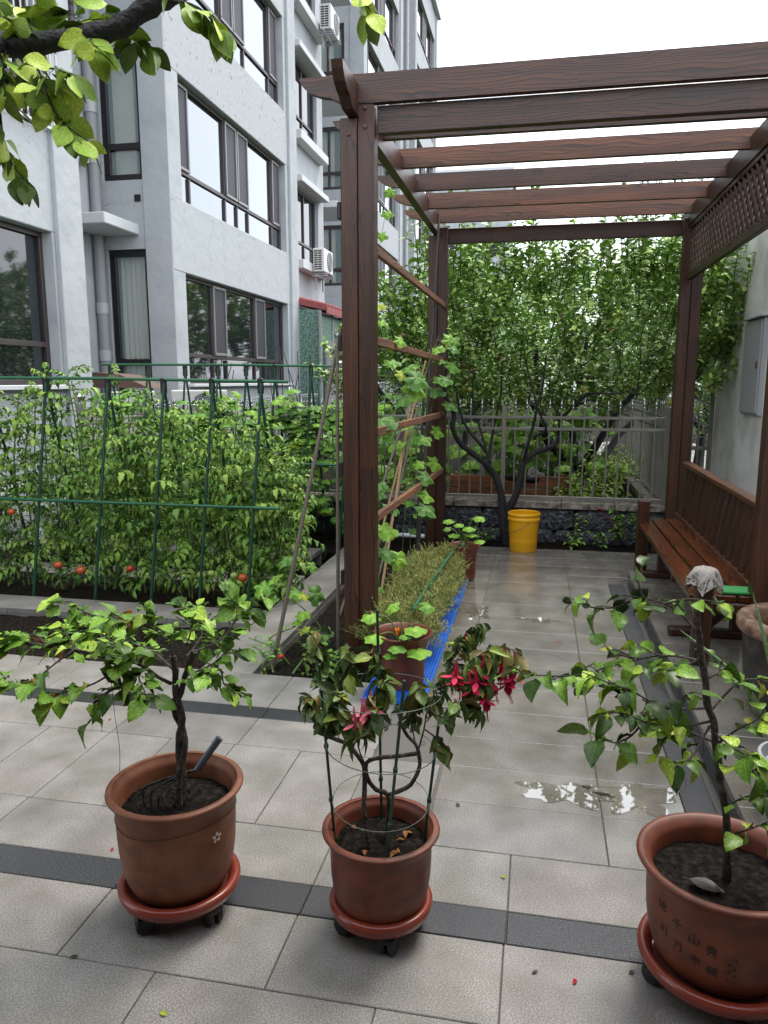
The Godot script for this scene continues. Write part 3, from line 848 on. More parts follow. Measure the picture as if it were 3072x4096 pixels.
func tile(parent: Node3D, x0: float, x1: float, z0: float, z1: float, called := "tile", top := 0.0, th := 0.03, mkey := "granite") -> void:
	var g := 0.003
	var key := mkey + str(rng.randi_range(0, 1 if mkey == "band" else 5))
	part(called, tile_mesh(snappedf(absf(x1 - x0) - g, 0.001), snappedf(absf(z1 - z0) - g, 0.001), th, M[key], key), parent, Transform3D(Basis(), Vector3((x0 + x1) * 0.5, top + rf(-0.0006, 0.0006), (z0 + z1) * 0.5)))

func tiles(parent: Node3D, x0: float, x1: float, z0: float, z1: float, sx: float, sz: float, off := 0.0, top := 0.0, mkey := "granite", called := "tile") -> void:
	var z := z0
	var row := 0
	while z > z1 + 0.01:
		var ze := maxf(z - sz, z1)
		var x := x1 - (fmod(off * row, sx))
		var xr := x1
		if xr - x > 0.02:
			tile(parent, x, xr, z, ze, called, top, 0.03, mkey)
		else:
			x = x1
		while x > x0 + 0.01:
			var xe := maxf(x - sx, x0)
			tile(parent, xe, x, z, ze, called, top, 0.03, mkey)
			x = xe
		z = ze
		row += 1

func sheet(called: String, x0: float, x1: float, z0: float, z1: float, y: float, m: Material, label: String, category: String, amp := 0.0, cell := 0.0, sd := 1) -> Node3D:
	var mb := MB.new()
	var nx := 1
	var nz := 1
	if cell > 0.0:
		nx = int(ceil((x1 - x0) / cell))
		nz = int(ceil((z1 - z0) / cell))
	var f := noise(3.0, sd, 4)
	var P := []
	for j in nz + 1:
		var row := PackedVector3Array()
		for i in nx + 1:
			var x := lerpf(x0, x1, float(i) / nx)
			var z := lerpf(z0, z1, float(j) / nz)
			row.append(Vector3(x, y + amp * f.get_noise_2d(x, z) + amp * 0.5 * f.get_noise_2d(x * 4.0, z * 4.0), z))
		P.append(row)
	grid(mb, P, Vector3.UP)
	var o := solo(called, mb.mesh(m), label, category)
	o.set_meta("kind", "structure")
	return o

func build_ground() -> void:
	sheet("ground", -60, 60, -90, 12, -0.16, M.soil, "dark earth under the whole garden reaching far behind", "ground")
	var pv := setting("paving", "wet light grey granite paving with dark bands across the terrace", "paving")
	# grout bed under the tiles
	for r in [[-7.0, 1.9, -3.66, 3.0], [-0.80, 1.9, -7.12, -3.66]]:
		var mb := MB.new()
		cbox(mb, Vector3((r[0] + r[1]) * 0.5, -0.03, (r[2] + r[3]) * 0.5), Vector3(r[1] - r[0], 0.044, r[3] - r[2]), 0.0)
		part("grout_bed", mb.mesh(M.grout), pv)
	# in front of the first dark band
	tiles(pv, -4.2, 1.155, -1.63, -1.915, 0.6, 0.285, 0.0)
	for k in 8:
		tile(pv, -3.95 + k * 0.6, -3.95 + (k + 1) * 0.6 if k < 7 else 0.85, -1.33, -1.63)
	tiles(pv, -2.5, 1.0, 0.9, -1.33, 0.6, 0.3, 0.3)
	# dark bands
	for k in 10:
		tile(pv, 0.56 - (k + 1) * 0.6, 0.56 - k * 0.6, -1.915, -2.05, "dark_tile", 0.0, 0.03, "band")
	for k in 8:
		tile(pv, -0.62 - (k + 1) * 0.6, -0.62 - k * 0.6, -3.145, -3.265, "dark_tile", 0.0, 0.03, "band")
	for k in 7:
		tile(pv, 0.575, 0.69, -2.05 - k * 0.56, -2.05 - (k + 1) * 0.56 if k < 6 else -5.93, "dark_tile", 0.0, 0.03, "band")
	# between the bands
	tiles(pv, -4.84, 0.56, -2.05, -2.33, 0.6, 0.28)
	tiles(pv, -4.81, -0.345, -2.33, -2.88, 0.2975, 0.55)
	tiles(pv, -4.83, -0.03 - 0.6, -2.88, -3.145, 0.6, 0.265)
	tiles(pv, -5.45, -0.63, -3.265, -3.66, 0.6, 0.395)
	# the walk under the pergola
	var z := -2.33
	var d := [0.29, 0.265, 0.26, 0.295]
	var k2 := 0
	while z > -7.1:
		var ze: float = z - (d[k2] if k2 < 4 else 0.30)
		if ze < -6.95:
			ze = -7.1
		tile(pv, -0.335, 0.275, z, ze, "tile", 0.0, 0.03, "soaked")
		tile(pv, 0.275, 0.575 if z > -5.9 else 0.87, z, ze, "tile", 0.0, 0.03, "soaked")
		if z < -3.2:
			tile(pv, -0.63 if z > -3.7 else -0.80, -0.335, z, ze, "tile", 0.0, 0.03, "soaked")
		if z < -5.9:
			tile(pv, 0.87, 1.47, z, ze, "tile", 0.0, 0.03, "soaked")
			tile(pv, 1.47, 1.9, z, ze, "tile", 0.0, 0.03, "soaked")
		z = ze
		k2 += 1
	# the raised slab the bench stands on
	var st := setting("step", "raised granite slab with a dark edge beside the walk", "step")
	for k in 9:
		var za := -0.9 - k * 0.56
		var zb := maxf(za - 0.56, -5.93)
		var mb := MB.new()
		cbox(mb, Vector3(0, 0, 0), Vector3(0.055, 0.085, za - zb - 0.004), 0.003)
		part("riser", mb.mesh(M.band0), st, Transform3D(Basis(), Vector3(0.745, 0.0425, (za + zb) * 0.5)))
		tile(st, 0.716, 1.2, za, zb, "tile", 0.115, 0.03, "soaked")
		tile(st, 1.2, 1.8, za, zb, "tile", 0.115, 0.03, "soaked")
	var cb := MB.new()
	cbox(cb, Vector3(1.29, 0.03, -3.4), Vector3(1.02, 0.10, 5.0), 0.0)
	part("core", cb.mesh(M.grout), st)
	# planting beds with granite copings
	sheet("soil_bed", -5.0, -1.78, -4.47, -3.68, -0.05, M.soil, "bare dark soil of the bed with seedlings beside the terrace", "soil bed", 0.03, 0.06, 3)
	sheet("soil_bed", -5.0, -1.80, -5.40, -4.75, -0.05, M.soil, "dark soil under the tomato plants on green stakes", "soil bed", 0.03, 0.06, 4)
	sheet("soil_bed", -5.0, -1.95, -6.33, -5.71, -0.05, M.soil, "dark soil of the pepper bed between two copings", "soil bed", 0.03, 0.07, 5)
	sheet("soil_bed", -5.0, -1.45, -7.5, -6.70, -0.04, M.soil, "dark soil along the low stone wall under the vines", "soil bed", 0.03, 0.07, 6)
	sheet("soil_bed", -1.44, -0.80, -7.5, -3.67, -0.06, M.soil, "narrow strip of soil under the pergola posts", "soil bed", 0.025, 0.05, 7)
	sheet("soil_bed", -0.80, 1.9, -7.54, -7.13, -0.02, M.soil, "strip of soil below the dark stone wall", "soil bed", 0.03, 0.05, 8)
	var cp := setting("bed_coping", "light granite coping slabs around the planting beds", "coping")
	for r in [[-5.0, -1.77, -4.46, -4.75], [-5.0, -1.80, -5.395, -5.71], [-5.0, -1.95, -6.32, -6.72]]:
		var x: float = r[1]
		while x > -5.0:
			var xe := maxf(x - 0.6, -5.0)
			tile(cp, xe, x, r[2], r[3], "coping_slab", 0.0, 0.04)
			x = xe
		for s in [r[2], r[3]]:
			var mb := MB.new()
			cbox(mb, Vector3((r[1] - 5.0) * 0.5, -0.10, s + (-0.02 if s == r[2] else 0.02)), Vector3(5.0 + r[1], 0.12, 0.03), 0.0)
			part("side", mb.mesh(M.granite1), cp)
	for k in 7:
		var za := -3.66 - k * 0.55
		tile(cp, -1.765, -1.46, za, maxf(za - 0.55, -7.4), "coping_slab", 0.0, 0.04)
	for s in [-1.75, -1.468]:
		var mb := MB.new()
		cbox(mb, Vector3(s, -0.11, -5.5), Vector3(0.02, 0.14, 3.7), 0.0)
		part("side", mb.mesh(M.granite1), cp)
	var mb2 := MB.new()
	cbox(mb2, Vector3(-3.0, -0.1, -3.672), Vector3(4.4, 0.13, 0.02), 0.0)
	part("side", mb2.mesh(M.granite1), cp)
	# thin wet film standing on the tiles
	for w in [[Vector3(0.41, 0.0015, -2.77), 0.14, 0.10, 1, "thin puddle on the tiles in front of the brown pot reflecting the sky"], [Vector3(0.16, 0.0015, -2.76), 0.16, 0.075, 2, "thin puddle on the walk beside the flowering plant"], [Vector3(-0.36, 0.0015, -5.0), 0.07, 0.16, 3, "small puddle on the tiles beside the blue mat"], [Vector3(0.05, 0.0015, -4.9), 0.10, 0.05, 5, "small puddle on the walk in line with the yellow bucket"]]:
		var mb := MB.new()
		var f := noise(1.0, w[3] * 7, 2)
		var pts := []
		for i in 72:
			var a := TAU * i / 72.0
			var rr := 1.0 + 0.9 * f.get_noise_2d(cos(a) * 0.8, sin(a) * 0.8)
			pts.append(Vector3(cos(a) * w[1] * rr, 0, sin(a) * w[2] * rr))
		for i in 72:
			mb.tri(Vector3.ZERO, pts[i], pts[(i + 1) % 72], Vector3.UP, Vector3.UP, Vector3.UP)
		var o := solo("puddle", mb.mesh(M.film), w[4], "puddle", w[0])
		o.set_meta("kind", "structure")

# ---------------------------------------------------------------- pergola and bench
func curved_end(x0: float, x1: float, y0: float, y1: float, drop: float) -> PackedVector2Array:
	# beam outline with a carved left end: tip at x0, top y1, bottom y0
	var L := drop
	return PackedVector2Array([Vector2(x0, y1), Vector2(x0 + L * 0.06, y1 - (y1 - y0) * 0.24), Vector2(x0 + L * 0.24, y1 - (y1 - y0) * 0.52), Vector2(x0 + L * 0.48, y1 - (y1 - y0) * 0.68), Vector2(x0 + L * 0.70, y1 - (y1 - y0) * 0.74), Vector2(x0 + L * 0.84, y0 + (y1 - y0) * 0.13), Vector2(x0 + L, y0), Vector2(x1, y0), Vector2(x1, y1)])

func build_pergola() -> void:
	var p := node("pergola", "dark brown wooden pergola with carved rafters over the walk", "pergola")
	var mats := [M.wood_a, M.wood_b]
	var k := 0
	for q in [[-1.035, -4.0], [-1.035, -7.2], [1.11, -4.07], [1.175, -7.2]]:
		for j in 2:
			var x: float = q[0] + 0.0435 + j * 0.0895
			var top := 2.86 if (j == 0) == (q[0] < 0) else 2.925
			pbox("post", p, Vector3(x, (top - 0.1) * 0.5, q[1] - 0.047 - 0.003 * j), Vector3(0.087, top + 0.1, 0.094), mats[k % 2], 0.005)
			k += 1
	# long rails on top of the posts, their near ends carved
	for x in [-0.965, 1.235]:
		var mb := MB.new()
		extrude(mb, curved_end(3.68, 7.62, 2.862, 3.012, 0.20), Vector3(x, 0, 0), Vector3(0, 0, -1), Vector3.UP, Vector3.RIGHT, 0.056, Vector2(x, 1.3))
		part("rail", mb.mesh(M.wood_b), p)
	# rafters, half lapped over the rails
	k = 0
	for z in [-4.018, -4.66, -5.28, -5.90, -6.52, -7.10]:
		var mb := MB.new()
		extrude(mb, curved_end(-1.25, 1.42, 2.922 if z > -4.1 else 2.938, 3.06 if z > -4.1 else 3.056, 0.24), Vector3(0, rf(-0.004, 0.004), z), Vector3.RIGHT, Vector3.UP, Vector3(0, 0, 1), 0.044, Vector2(rf(0, 3), rf(0, 3)))
		part("rafter", mb.mesh([M.wood_a, M.wood_b, M.wood_c, M.wood_a, M.wood_c, M.wood_c][k]), p, Transform3D(Basis(Vector3(0, 0, 1), rf(-0.0025, 0.0025)), Vector3.ZERO))
		k += 1
	# cross beams between the post tops
	for z in [-4.062, -7.262]:
		pbox("cross_beam", p, Vector3(0.13 if z > -5 else 0.155, 2.853, z), Vector3(1.96 if z > -5 else 2.03, 0.134, 0.046), M.wood_b, 0.004)
	# laths nailed between the near and the far post
	for q in [[2.24, 2.235], [1.765, 1.74], [1.27, 1.24], [0.785, 0.71]]:
		var mb := MB.new()
		bar(mb, Vector3(-0.885, q[0], -4.10), Vector3(-0.885, q[1], -7.19), 0.03, 0.046, 0.003)
		part("lath", mb.mesh(M.lath), p)
	# bolt heads at the joints
	for q in [Vector3(-0.905, 2.90, -3.996), Vector3(-0.905, 2.81, -3.996), Vector3(-0.99, 2.78, -3.996), Vector3(-0.925, 2.88, -7.196), Vector3(1.215, 2.82, -7.196), Vector3(1.215, 2.90, -7.196)]:
		var mb := MB.new()
		lathe(mb, [Vector2(0.009, -0.002), Vector2(0.009, 0.003), Vector2(0.005, 0.006), Vector2(0, 0.0065)], 10)
		part("bolt", mb.mesh(M.rust), p, Transform3D(Basis(Vector3.RIGHT, PI / 2), q))
	# black clips on the near post
	for y in [2.42, 1.75, 1.07, 0.46]:
		pbox("clip", p, Vector3(-1.048, y, -4.03), Vector3(0.022, 0.085, 0.035), M.black, 0.004)
	# lattice under the rail by the white wall
	var lp := Node3D.new()
	lp.name = "lattice_panel"
	p.add_child(lp)
	var y0 := 2.455
	var y1 := 2.855
	var zf := -4.17
	var zb := -7.17
	pbox("frame", lp, Vector3(1.235, 2.43, (zf + zb) * 0.5), Vector3(0.04, 0.05, zf - zb), M.wood_b, 0.003)
	pbox("frame", lp, Vector3(1.235, 2.842, (zf + zb) * 0.5), Vector3(0.04, 0.034, zf - zb), M.wood_b, 0.003)
	for s in [1.0, -1.0]:
		var q := zb - 0.42
		while q < zf + 0.42:
			# line z = q + s' (y - y0): clip to the panel
			var a := Vector2(q if s > 0 else q + 0.40, y0)
			var b := Vector2(q + 0.40 if s > 0 else q, y1)
			var t0 := 0.0
			var t1 := 1.0
			for lim in [[zb, 1.0], [zf, -1.0]]:
				var da: float = (a.x - lim[0]) * lim[1]
				var db: float = (b.x - lim[0]) * lim[1]
				if da < 0 and db < 0:
					t1 = -1.0
				elif da < 0:
					t0 = maxf(t0, da / (da - db))
				elif db < 0:
					t1 = minf(t1, da / (da - db))
			if t1 - t0 > 0.08:
				var A := a.lerp(b, t0)
				var B := a.lerp(b, t1)
				var mb := MB.new()
				bar(mb, Vector3(1.235 + s * 0.0075, A.y, A.x), Vector3(1.235 + s * 0.0075, B.y, B.x), 0.014, 0.032, 0.002, Vector3(0, B.x - A.x, -(B.y - A.y)).normalized())
				part("slat", mb.mesh(M.wood_b if s > 0 else M.wood_a), lp)
			q += 0.105

func build_bench() -> void:
	var b := node("bench", "wet brown slatted wooden bench with a tall backrest under the lattice", "bench")
	# arm posts
	pbox("leg", b, Vector3(0.842, 0.312, -6.2), Vector3(0.085, 0.624, 0.085), M.wood_b, 0.005)
	pbox("leg", b, Vector3(0.852, 0.360, -3.97), Vector3(0.086, 0.490, 0.086), M.wood_b, 0.012)
	# seat
	var k := 0
	for x in [0.862, 0.985, 1.105]:
		pbox("seat_slat", b, Vector3(x, 0.432, -5.24), Vector3(0.108, 0.034, 2.3), M.wood_bench, 0.004)
		k += 1
	for z in [-6.25, -5.5, -4.7, -4.08]:
		pbox("bearer", b, Vector3(1.0, 0.386, z), Vector3(0.36, 0.055, 0.045), M.wood_b, 0.003)
	# inner trestles with feet
	for z in [-5.75, -4.42]:
		var g := 0.115
		pbox("leg", b, Vector3(0.93, (0.36 + g + 0.05) * 0.5, z), Vector3(0.06, 0.31 - g, 0.06), M.wood_b, 0.004)
		pbox("leg", b, Vector3(1.13, (0.36 + g + 0.05) * 0.5, z), Vector3(0.06, 0.31 - g, 0.06), M.wood_b, 0.004)
		pbox("foot", b, Vector3(1.0, g + 0.025, z), Vector3(0.46, 0.05, 0.07), M.wood_b, 0.012)
		var mb := MB.new()
		bar(mb, Vector3(0.95, g + 0.06, z + 0.035), Vector3(1.14, 0.36, z + 0.035), 0.03, 0.05, 0.003)
		part("brace", mb.mesh(M.wood_b), b)
	# back
	var lean := 0.055
	pbox("back_rail", b, Vector3(1.19, 0.425, -5.5), Vector3(0.05, 0.05, 2.45), M.wood_c, 0.004)
	pbox("back_rail", b, Vector3(1.19 + lean, 0.86, -5.5), Vector3(0.075, 0.034, 2.55), M.wood_c, 0.004)
	for i in 16:
		var z := -6.66 + i * 0.155
		var mb := MB.new()
		bar(mb, Vector3(1.193, 0.44, z), Vector3(1.193 + lean, 0.848, z), 0.032, 0.066, 0.003, Vector3(0, 0, 1))
		part("back_slat", mb.mesh(M.wood_b if i % 3 else M.wood_a), b)
	# a towel over the near arm post
	var mb2 := MB.new()
	var P := []
	var f := noise(2.0, 5, 2)
	for j in 15:
		var row := PackedVector3Array()
		for i in 49:
			var th := TAU * i / 48.0
			# a square cloth hung over the post by its middle: longer at its four corners
			var reach := 0.135 / maxf(absf(cos(th + 0.5)), absf(sin(th + 0.5)))
			var s := reach * j / 14.0
			var over := maxf(s - 0.052, 0.0)
			var fold := 1.0 + 0.16 * sin(th * 4.0 + 1.9) * minf(over / 0.05, 1.0) + 0.25 * f.get_noise_2d(cos(th) * 1.3, sin(th) * 1.3 + over * 8.0) * minf(over / 0.05, 1.0)
			var rr := (minf(s, 0.052) + 0.024 * (1.0 - exp(-over * 30.0))) * fold
			var y := 0.628 - over * 0.95 - 0.010 * pow(minf(s / 0.052, 1.0), 2.0) + 0.006 * f.get_noise_2d(cos(th) * s * 20.0, sin(th) * s * 20.0)
			row.append(Vector3(0.852 + cos(th) * rr, y, -3.97 + sin(th) * rr))
		P.append(row)
	grid(mb2, P, Vector3.UP)
	solo("towel", mb2.mesh(M.towel), "light grey towel hung over the arm post of the bench", "towel")
	var gs := MB.new()
	cbox(gs, Vector3(1.06, 0.458, -4.18), Vector3(0.19, 0.014, 0.13), 0.004)
	solo("plastic_sheet", gs.mesh(M.green_sheet), "bright green plastic board lying on the bench seat", "board")

# ---------------------------------------------------------------- pots
func pot_profile(R: float, h: float, b: float, lip: float) -> Array:
	# b: radius at the foot; closed profile outside then inside
	var rb := R - lip
	return [Vector2(0.0, 0.0), Vector2(b * 0.92, 0.0), Vector2(b * 0.98, 0.010), Vector2(lerpf(b, rb, 0.32), h * 0.07), Vector2(lerpf(b, rb, 0.60), h * 0.17), Vector2(lerpf(b, rb, 0.80), h * 0.30), Vector2(lerpf(b, rb, 0.92), h * 0.46), Vector2(rb * 0.992, h * 0.64), Vector2(rb, h * 0.83), Vector2(rb + 0.004, h * 0.865), Vector2(rb + lip * 0.35, h * 0.915), Vector2(R - 0.004, h * 0.955), Vector2(R, h * 0.972), Vector2(R - 0.001, h * 0.988), Vector2(R - 0.008, h), Vector2(R - 0.018, h * 0.998), Vector2(R - lip * 0.95, h * 0.965), Vector2(rb - 0.006, h * 0.945), Vector2(rb - 0.012, h * 0.90), Vector2(rb - 0.014, h * 0.70), Vector2(rb - 0.02, h * 0.6)]

func soil_disc(mb: MB, r: float, y: float, amp: float, sd: int) -> void:
	var f := noise(14.0, sd, 4)
	var rings := 9
	var segs := 30
	var P := []
	for j in rings + 1:
		var row := []
		for i in segs:
			var a := TAU * i / segs
			var q := r * j / rings
			var x := cos(a) * q
			var z := sin(a) * q
			row.append(Vector3(x, y + amp * (f.get_noise_2d(x, z) + 0.6 * f.get_noise_2d(x * 3.0, z * 3.0)) - 0.006 * pow(float(j) / rings, 4.0), z))
		row.append(row[0])
		P.append(row)
	grid(mb, P, Vector3.UP)

func make_pot(at: Vector3, R: float, h: float, b: float, lip: float, m: Material, label: String, sd: int) -> Node3D:
	var p := node("flower_pot", label, "pot", at, "")
	var mb := MB.new()
	lathe(mb, pot_profile(R, h, b, lip), 56)
	part("body", mb.mesh(m), p)
	var s := MB.new()
	soil_disc(s, R - lip - 0.012, h * 0.80, 0.013, sd)
	part("soil", s.mesh(M.soil), p)
	return p

func make_caddy(at: Vector3, R: float, label: String, turn := 0.0) -> Node3D:
	var c := node("plant_caddy", label, "plant caddy", at, "plant caddies under the pots", turn)
	var mb := MB.new()
	lathe(mb, [Vector2(0, 0.052), Vector2(R * 0.70, 0.05), Vector2(R * 0.84, 0.056), Vector2(R * 0.95, 0.070), Vector2(R - 0.003, 0.084), Vector2(R, 0.094), Vector2(R - 0.003, 0.103), Vector2(R - 0.012, 0.108), Vector2(R - 0.024, 0.104), Vector2(R - 0.032, 0.094), Vector2(R - 0.036, 0.078), Vector2(R - 0.05, 0.070), Vector2(0, 0.068)], 56)
	part("tray", mb.mesh(M.caddy), c)
	var w := MB.new()
	lathe(w, [Vector2(R - 0.040, 0.079), Vector2(0, 0.0791)], 40)
	part("water", w.mesh(M.water), c)
	for k in 4:
		var a := TAU * k / 4.0 + 0.7
		var cs := Node3D.new()
		cs.name = "caster"
		c.add_child(cs, true)
		var o := Vector3(cos(a), 0, sin(a)) * (R - 0.045)
		var bs := Basis(Vector3.UP, 0.6 + k * 1.3)
		cs.transform = Transform3D(bs, o)
		for s in [-1.0, 1.0]:
			var q := MB.new()
			lathe(q, [Vector2(0, -0.010), Vector2(0.022, -0.010), Vector2(0.027, -0.006), Vector2(0.027, 0.006), Vector2(0.022, 0.010), Vector2(0, 0.010)], 18)
			part("wheel", q.mesh(M.rubber), cs, Transform3D(Basis(Vector3(0, 0, 1), PI / 2), Vector3(s * 0.014, 0.027, 0)))
		var h := MB.new()
		cbox(h, Vector3(0, 0.045, 0), Vector3(0.05, 0.022, 0.05), 0.008)
		part("fork", h.mesh(M.black), cs)
	return c

func wall_radius(prof: Array, y: float) -> float:
	for i in range(1, 9):
		if y <= prof[i + 1].y:
			return lerpf(prof[i].x, prof[i + 1].x, clampf(inverse_lerp(prof[i].y, prof[i + 1].y, y), 0.0, 1.0))
	return prof[9].x

func print_strokes(parent: Node3D, strokes: Array, prof: Array, ang: float, y: float, size: float, m: Material, wdt := 0.0035) -> void:
	# each stroke is a flat brush mark that follows the round wall of the pot
	var mb := MB.new()
	for s in strokes:
		var fine := []
		for i in s.size() - 1:
			for k in 4:
				fine.append(s[i].lerp(s[i + 1], k / 4.0))
		fine.append(s[s.size() - 1])
		for i in fine.size() - 1:
			var a: Vector2 = fine[i]
			var b: Vector2 = fine[i + 1]
			var d := (b - a).normalized()
			var n2 := Vector2(-d.y, d.x) * (wdt / size) * 0.5
			var c := []
			for q in [a - n2, a + n2, b + n2, b - n2]:
				var py: float = y + (q.y - 0.5) * size
				var rad := wall_radius(prof, py) + 0.0009
				var th: float = ang - (q.x - 0.5) * size / rad
				c.append(Vector3(cos(th) * rad, py, sin(th) * rad))
			quad(mb, c[0], c[1], c[2], c[3], Vector3(cos(ang), 0, sin(ang)))
	part("painted_mark", mb.mesh(m), parent)

func build_pots() -> void:
	# left
	var PL := Vector3(-1.0, 0, -1.885)
	make_caddy(PL, 0.178, "red brown wheeled plant tray under the pot with the claw rake", 0.3)
	var p1 := make_pot(PL + Vector3(0, 0.072, 0), 0.195, 0.328, 0.120, 0.024, M.clay_light, "tan clay pot holding the bonsai and the claw rake", 3)
	var tw := MB.new()
	var tp := PackedVector3Array()
	for i in 41:
		var a := TAU * i / 40.0
		var y := 0.262 + 0.010 * sin(a * 2.0 + 0.5)
		tp.append(Vector3(cos(a), 0, sin(a)) * 0.1716 + Vector3(0, y - 0.01, 0))
	tube(tw, tp, 0.0012, 0.0012, 4)
	part("cord", tw.mesh(M.twig), p1)
	var pet := []
	for k in 5:
		var a := TAU * k / 5.0 + 0.3
		var c := Vector2(0.5, 0.5) + Vector2(cos(a), sin(a)) * 0.30
		pet.append([c - Vector2(cos(a), sin(a)) * 0.14, c + Vector2(cos(a), sin(a)) * 0.16])
	print_strokes(p1, pet, pot_profile(0.195, 0.328, 0.120, 0.024), 0.42, 0.215, 0.034, M.print_white, 0.008)
	# middle
	var PM := Vector3(-0.395, 0, -1.915)
	make_caddy(PM, 0.148, "red brown wheeled plant tray holding water under the pot with wire hoops", 1.1)
	make_pot(PM + Vector3(0, 0.072, 0), 0.166, 0.246, 0.108, 0.022, M.clay, "red brown clay pot with a hooped plant support in it", 4)
	# right
	var PR := Vector3(0.50, 0, -1.875)
	make_caddy(PR, 0.198, "red brown wheeled plant tray under the pot with painted characters", 0.8)
	var p3 := make_pot(PR + Vector3(0, 0.072, 0), 0.213, 0.292, 0.130, 0.028, M.clay, "dark clay pot with faded painted characters on its wall", 5)
	var ch := {
		"di": [[Vector2(0.05, 0.7), Vector2(0.4, 0.72)], [Vector2(0.22, 0.95), Vector2(0.22, 0.25)], [Vector2(0.02, 0.2), Vector2(0.42, 0.32)], [Vector2(0.5, 0.6), Vector2(0.95, 0.72), Vector2(0.9, 0.4)], [Vector2(0.72, 0.95), Vector2(0.72, 0.35)], [Vector2(0.55, 0.85), Vector2(0.55, 0.15), Vector2(1.0, 0.12), Vector2(1.0, 0.3)]],
		"qian": [[Vector2(0.75, 0.95), Vector2(0.25, 0.85)], [Vector2(0.02, 0.58), Vector2(0.98, 0.6)], [Vector2(0.5, 0.88), Vector2(0.5, 0.0)]],
		"shan": [[Vector2(0.5, 0.95), Vector2(0.5, 0.15)], [Vector2(0.1, 0.65), Vector2(0.1, 0.12), Vector2(0.9, 0.12)], [Vector2(0.9, 0.65), Vector2(0.9, 0.05)]],
		"xiu": [[Vector2(0.75, 0.98), Vector2(0.25, 0.9)], [Vector2(0.05, 0.75), Vector2(0.95, 0.76)], [Vector2(0.5, 0.92), Vector2(0.5, 0.45)], [Vector2(0.48, 0.74), Vector2(0.1, 0.5)], [Vector2(0.52, 0.74), Vector2(0.9, 0.5)], [Vector2(0.25, 0.42), Vector2(0.75, 0.43), Vector2(0.6, 0.25), Vector2(0.85, 0.22), Vector2(0.75, 0.0)], [Vector2(0.42, 0.42), Vector2(0.15, 0.0)]],
		"chuan": [[Vector2(0.25, 0.9), Vector2(0.15, 0.1)], [Vector2(0.5, 0.85), Vector2(0.5, 0.2)], [Vector2(0.85, 0.95), Vector2(0.85, 0.0)]],
		"wan": [[Vector2(0.05, 0.85), Vector2(0.95, 0.87)], [Vector2(0.4, 0.85), Vector2(0.3, 0.4), Vector2(0.05, 0.02)], [Vector2(0.35, 0.58), Vector2(0.85, 0.58), Vector2(0.78, 0.05), Vector2(0.6, 0.12)]],
		"mu": [[Vector2(0.05, 0.65), Vector2(0.95, 0.67)], [Vector2(0.5, 0.98), Vector2(0.5, 0.02)], [Vector2(0.48, 0.64), Vector2(0.08, 0.22)], [Vector2(0.52, 0.64), Vector2(0.95, 0.2)]],
		"xin": [[Vector2(0.25, 0.98), Vector2(0.3, 0.88)], [Vector2(0.05, 0.82), Vector2(0.5, 0.83)], [Vector2(0.0, 0.55), Vector2(0.55, 0.56)], [Vector2(0.28, 0.8), Vector2(0.28, 0.05)], [Vector2(0.25, 0.5), Vector2(0.05, 0.25)], [Vector2(0.32, 0.5), Vector2(0.5, 0.3)], [Vector2(0.95, 0.95), Vector2(0.65, 0.82), Vector2(0.6, 0.05)], [Vector2(0.62, 0.55), Vector2(1.0, 0.56)], [Vector2(0.85, 0.55), Vector2(0.85, 0.0)]]}
	var pr3 := pot_profile(0.213, 0.292, 0.130, 0.028)
	var rows := [["di", 2.62, 0.225], ["qian", 2.36, 0.205], ["shan", 2.12, 0.190], ["xiu", 1.90, 0.176], ["chuan", 2.58, 0.165], ["wan", 2.34, 0.148], ["mu", 2.10, 0.135], ["xin", 1.88, 0.122]]
	for r in rows:
		print_strokes(p3, ch[r[0]], pr3, r[1], r[2] - 0.02, 0.028, M.print)
	for k in 7:
		print_strokes(p3, [ch.mu[k % 4], ch.qian[k % 3]], pr3, 1.68 if k % 2 else 1.60, 0.145 - k * 0.011, 0.010, M.print, 0.002)

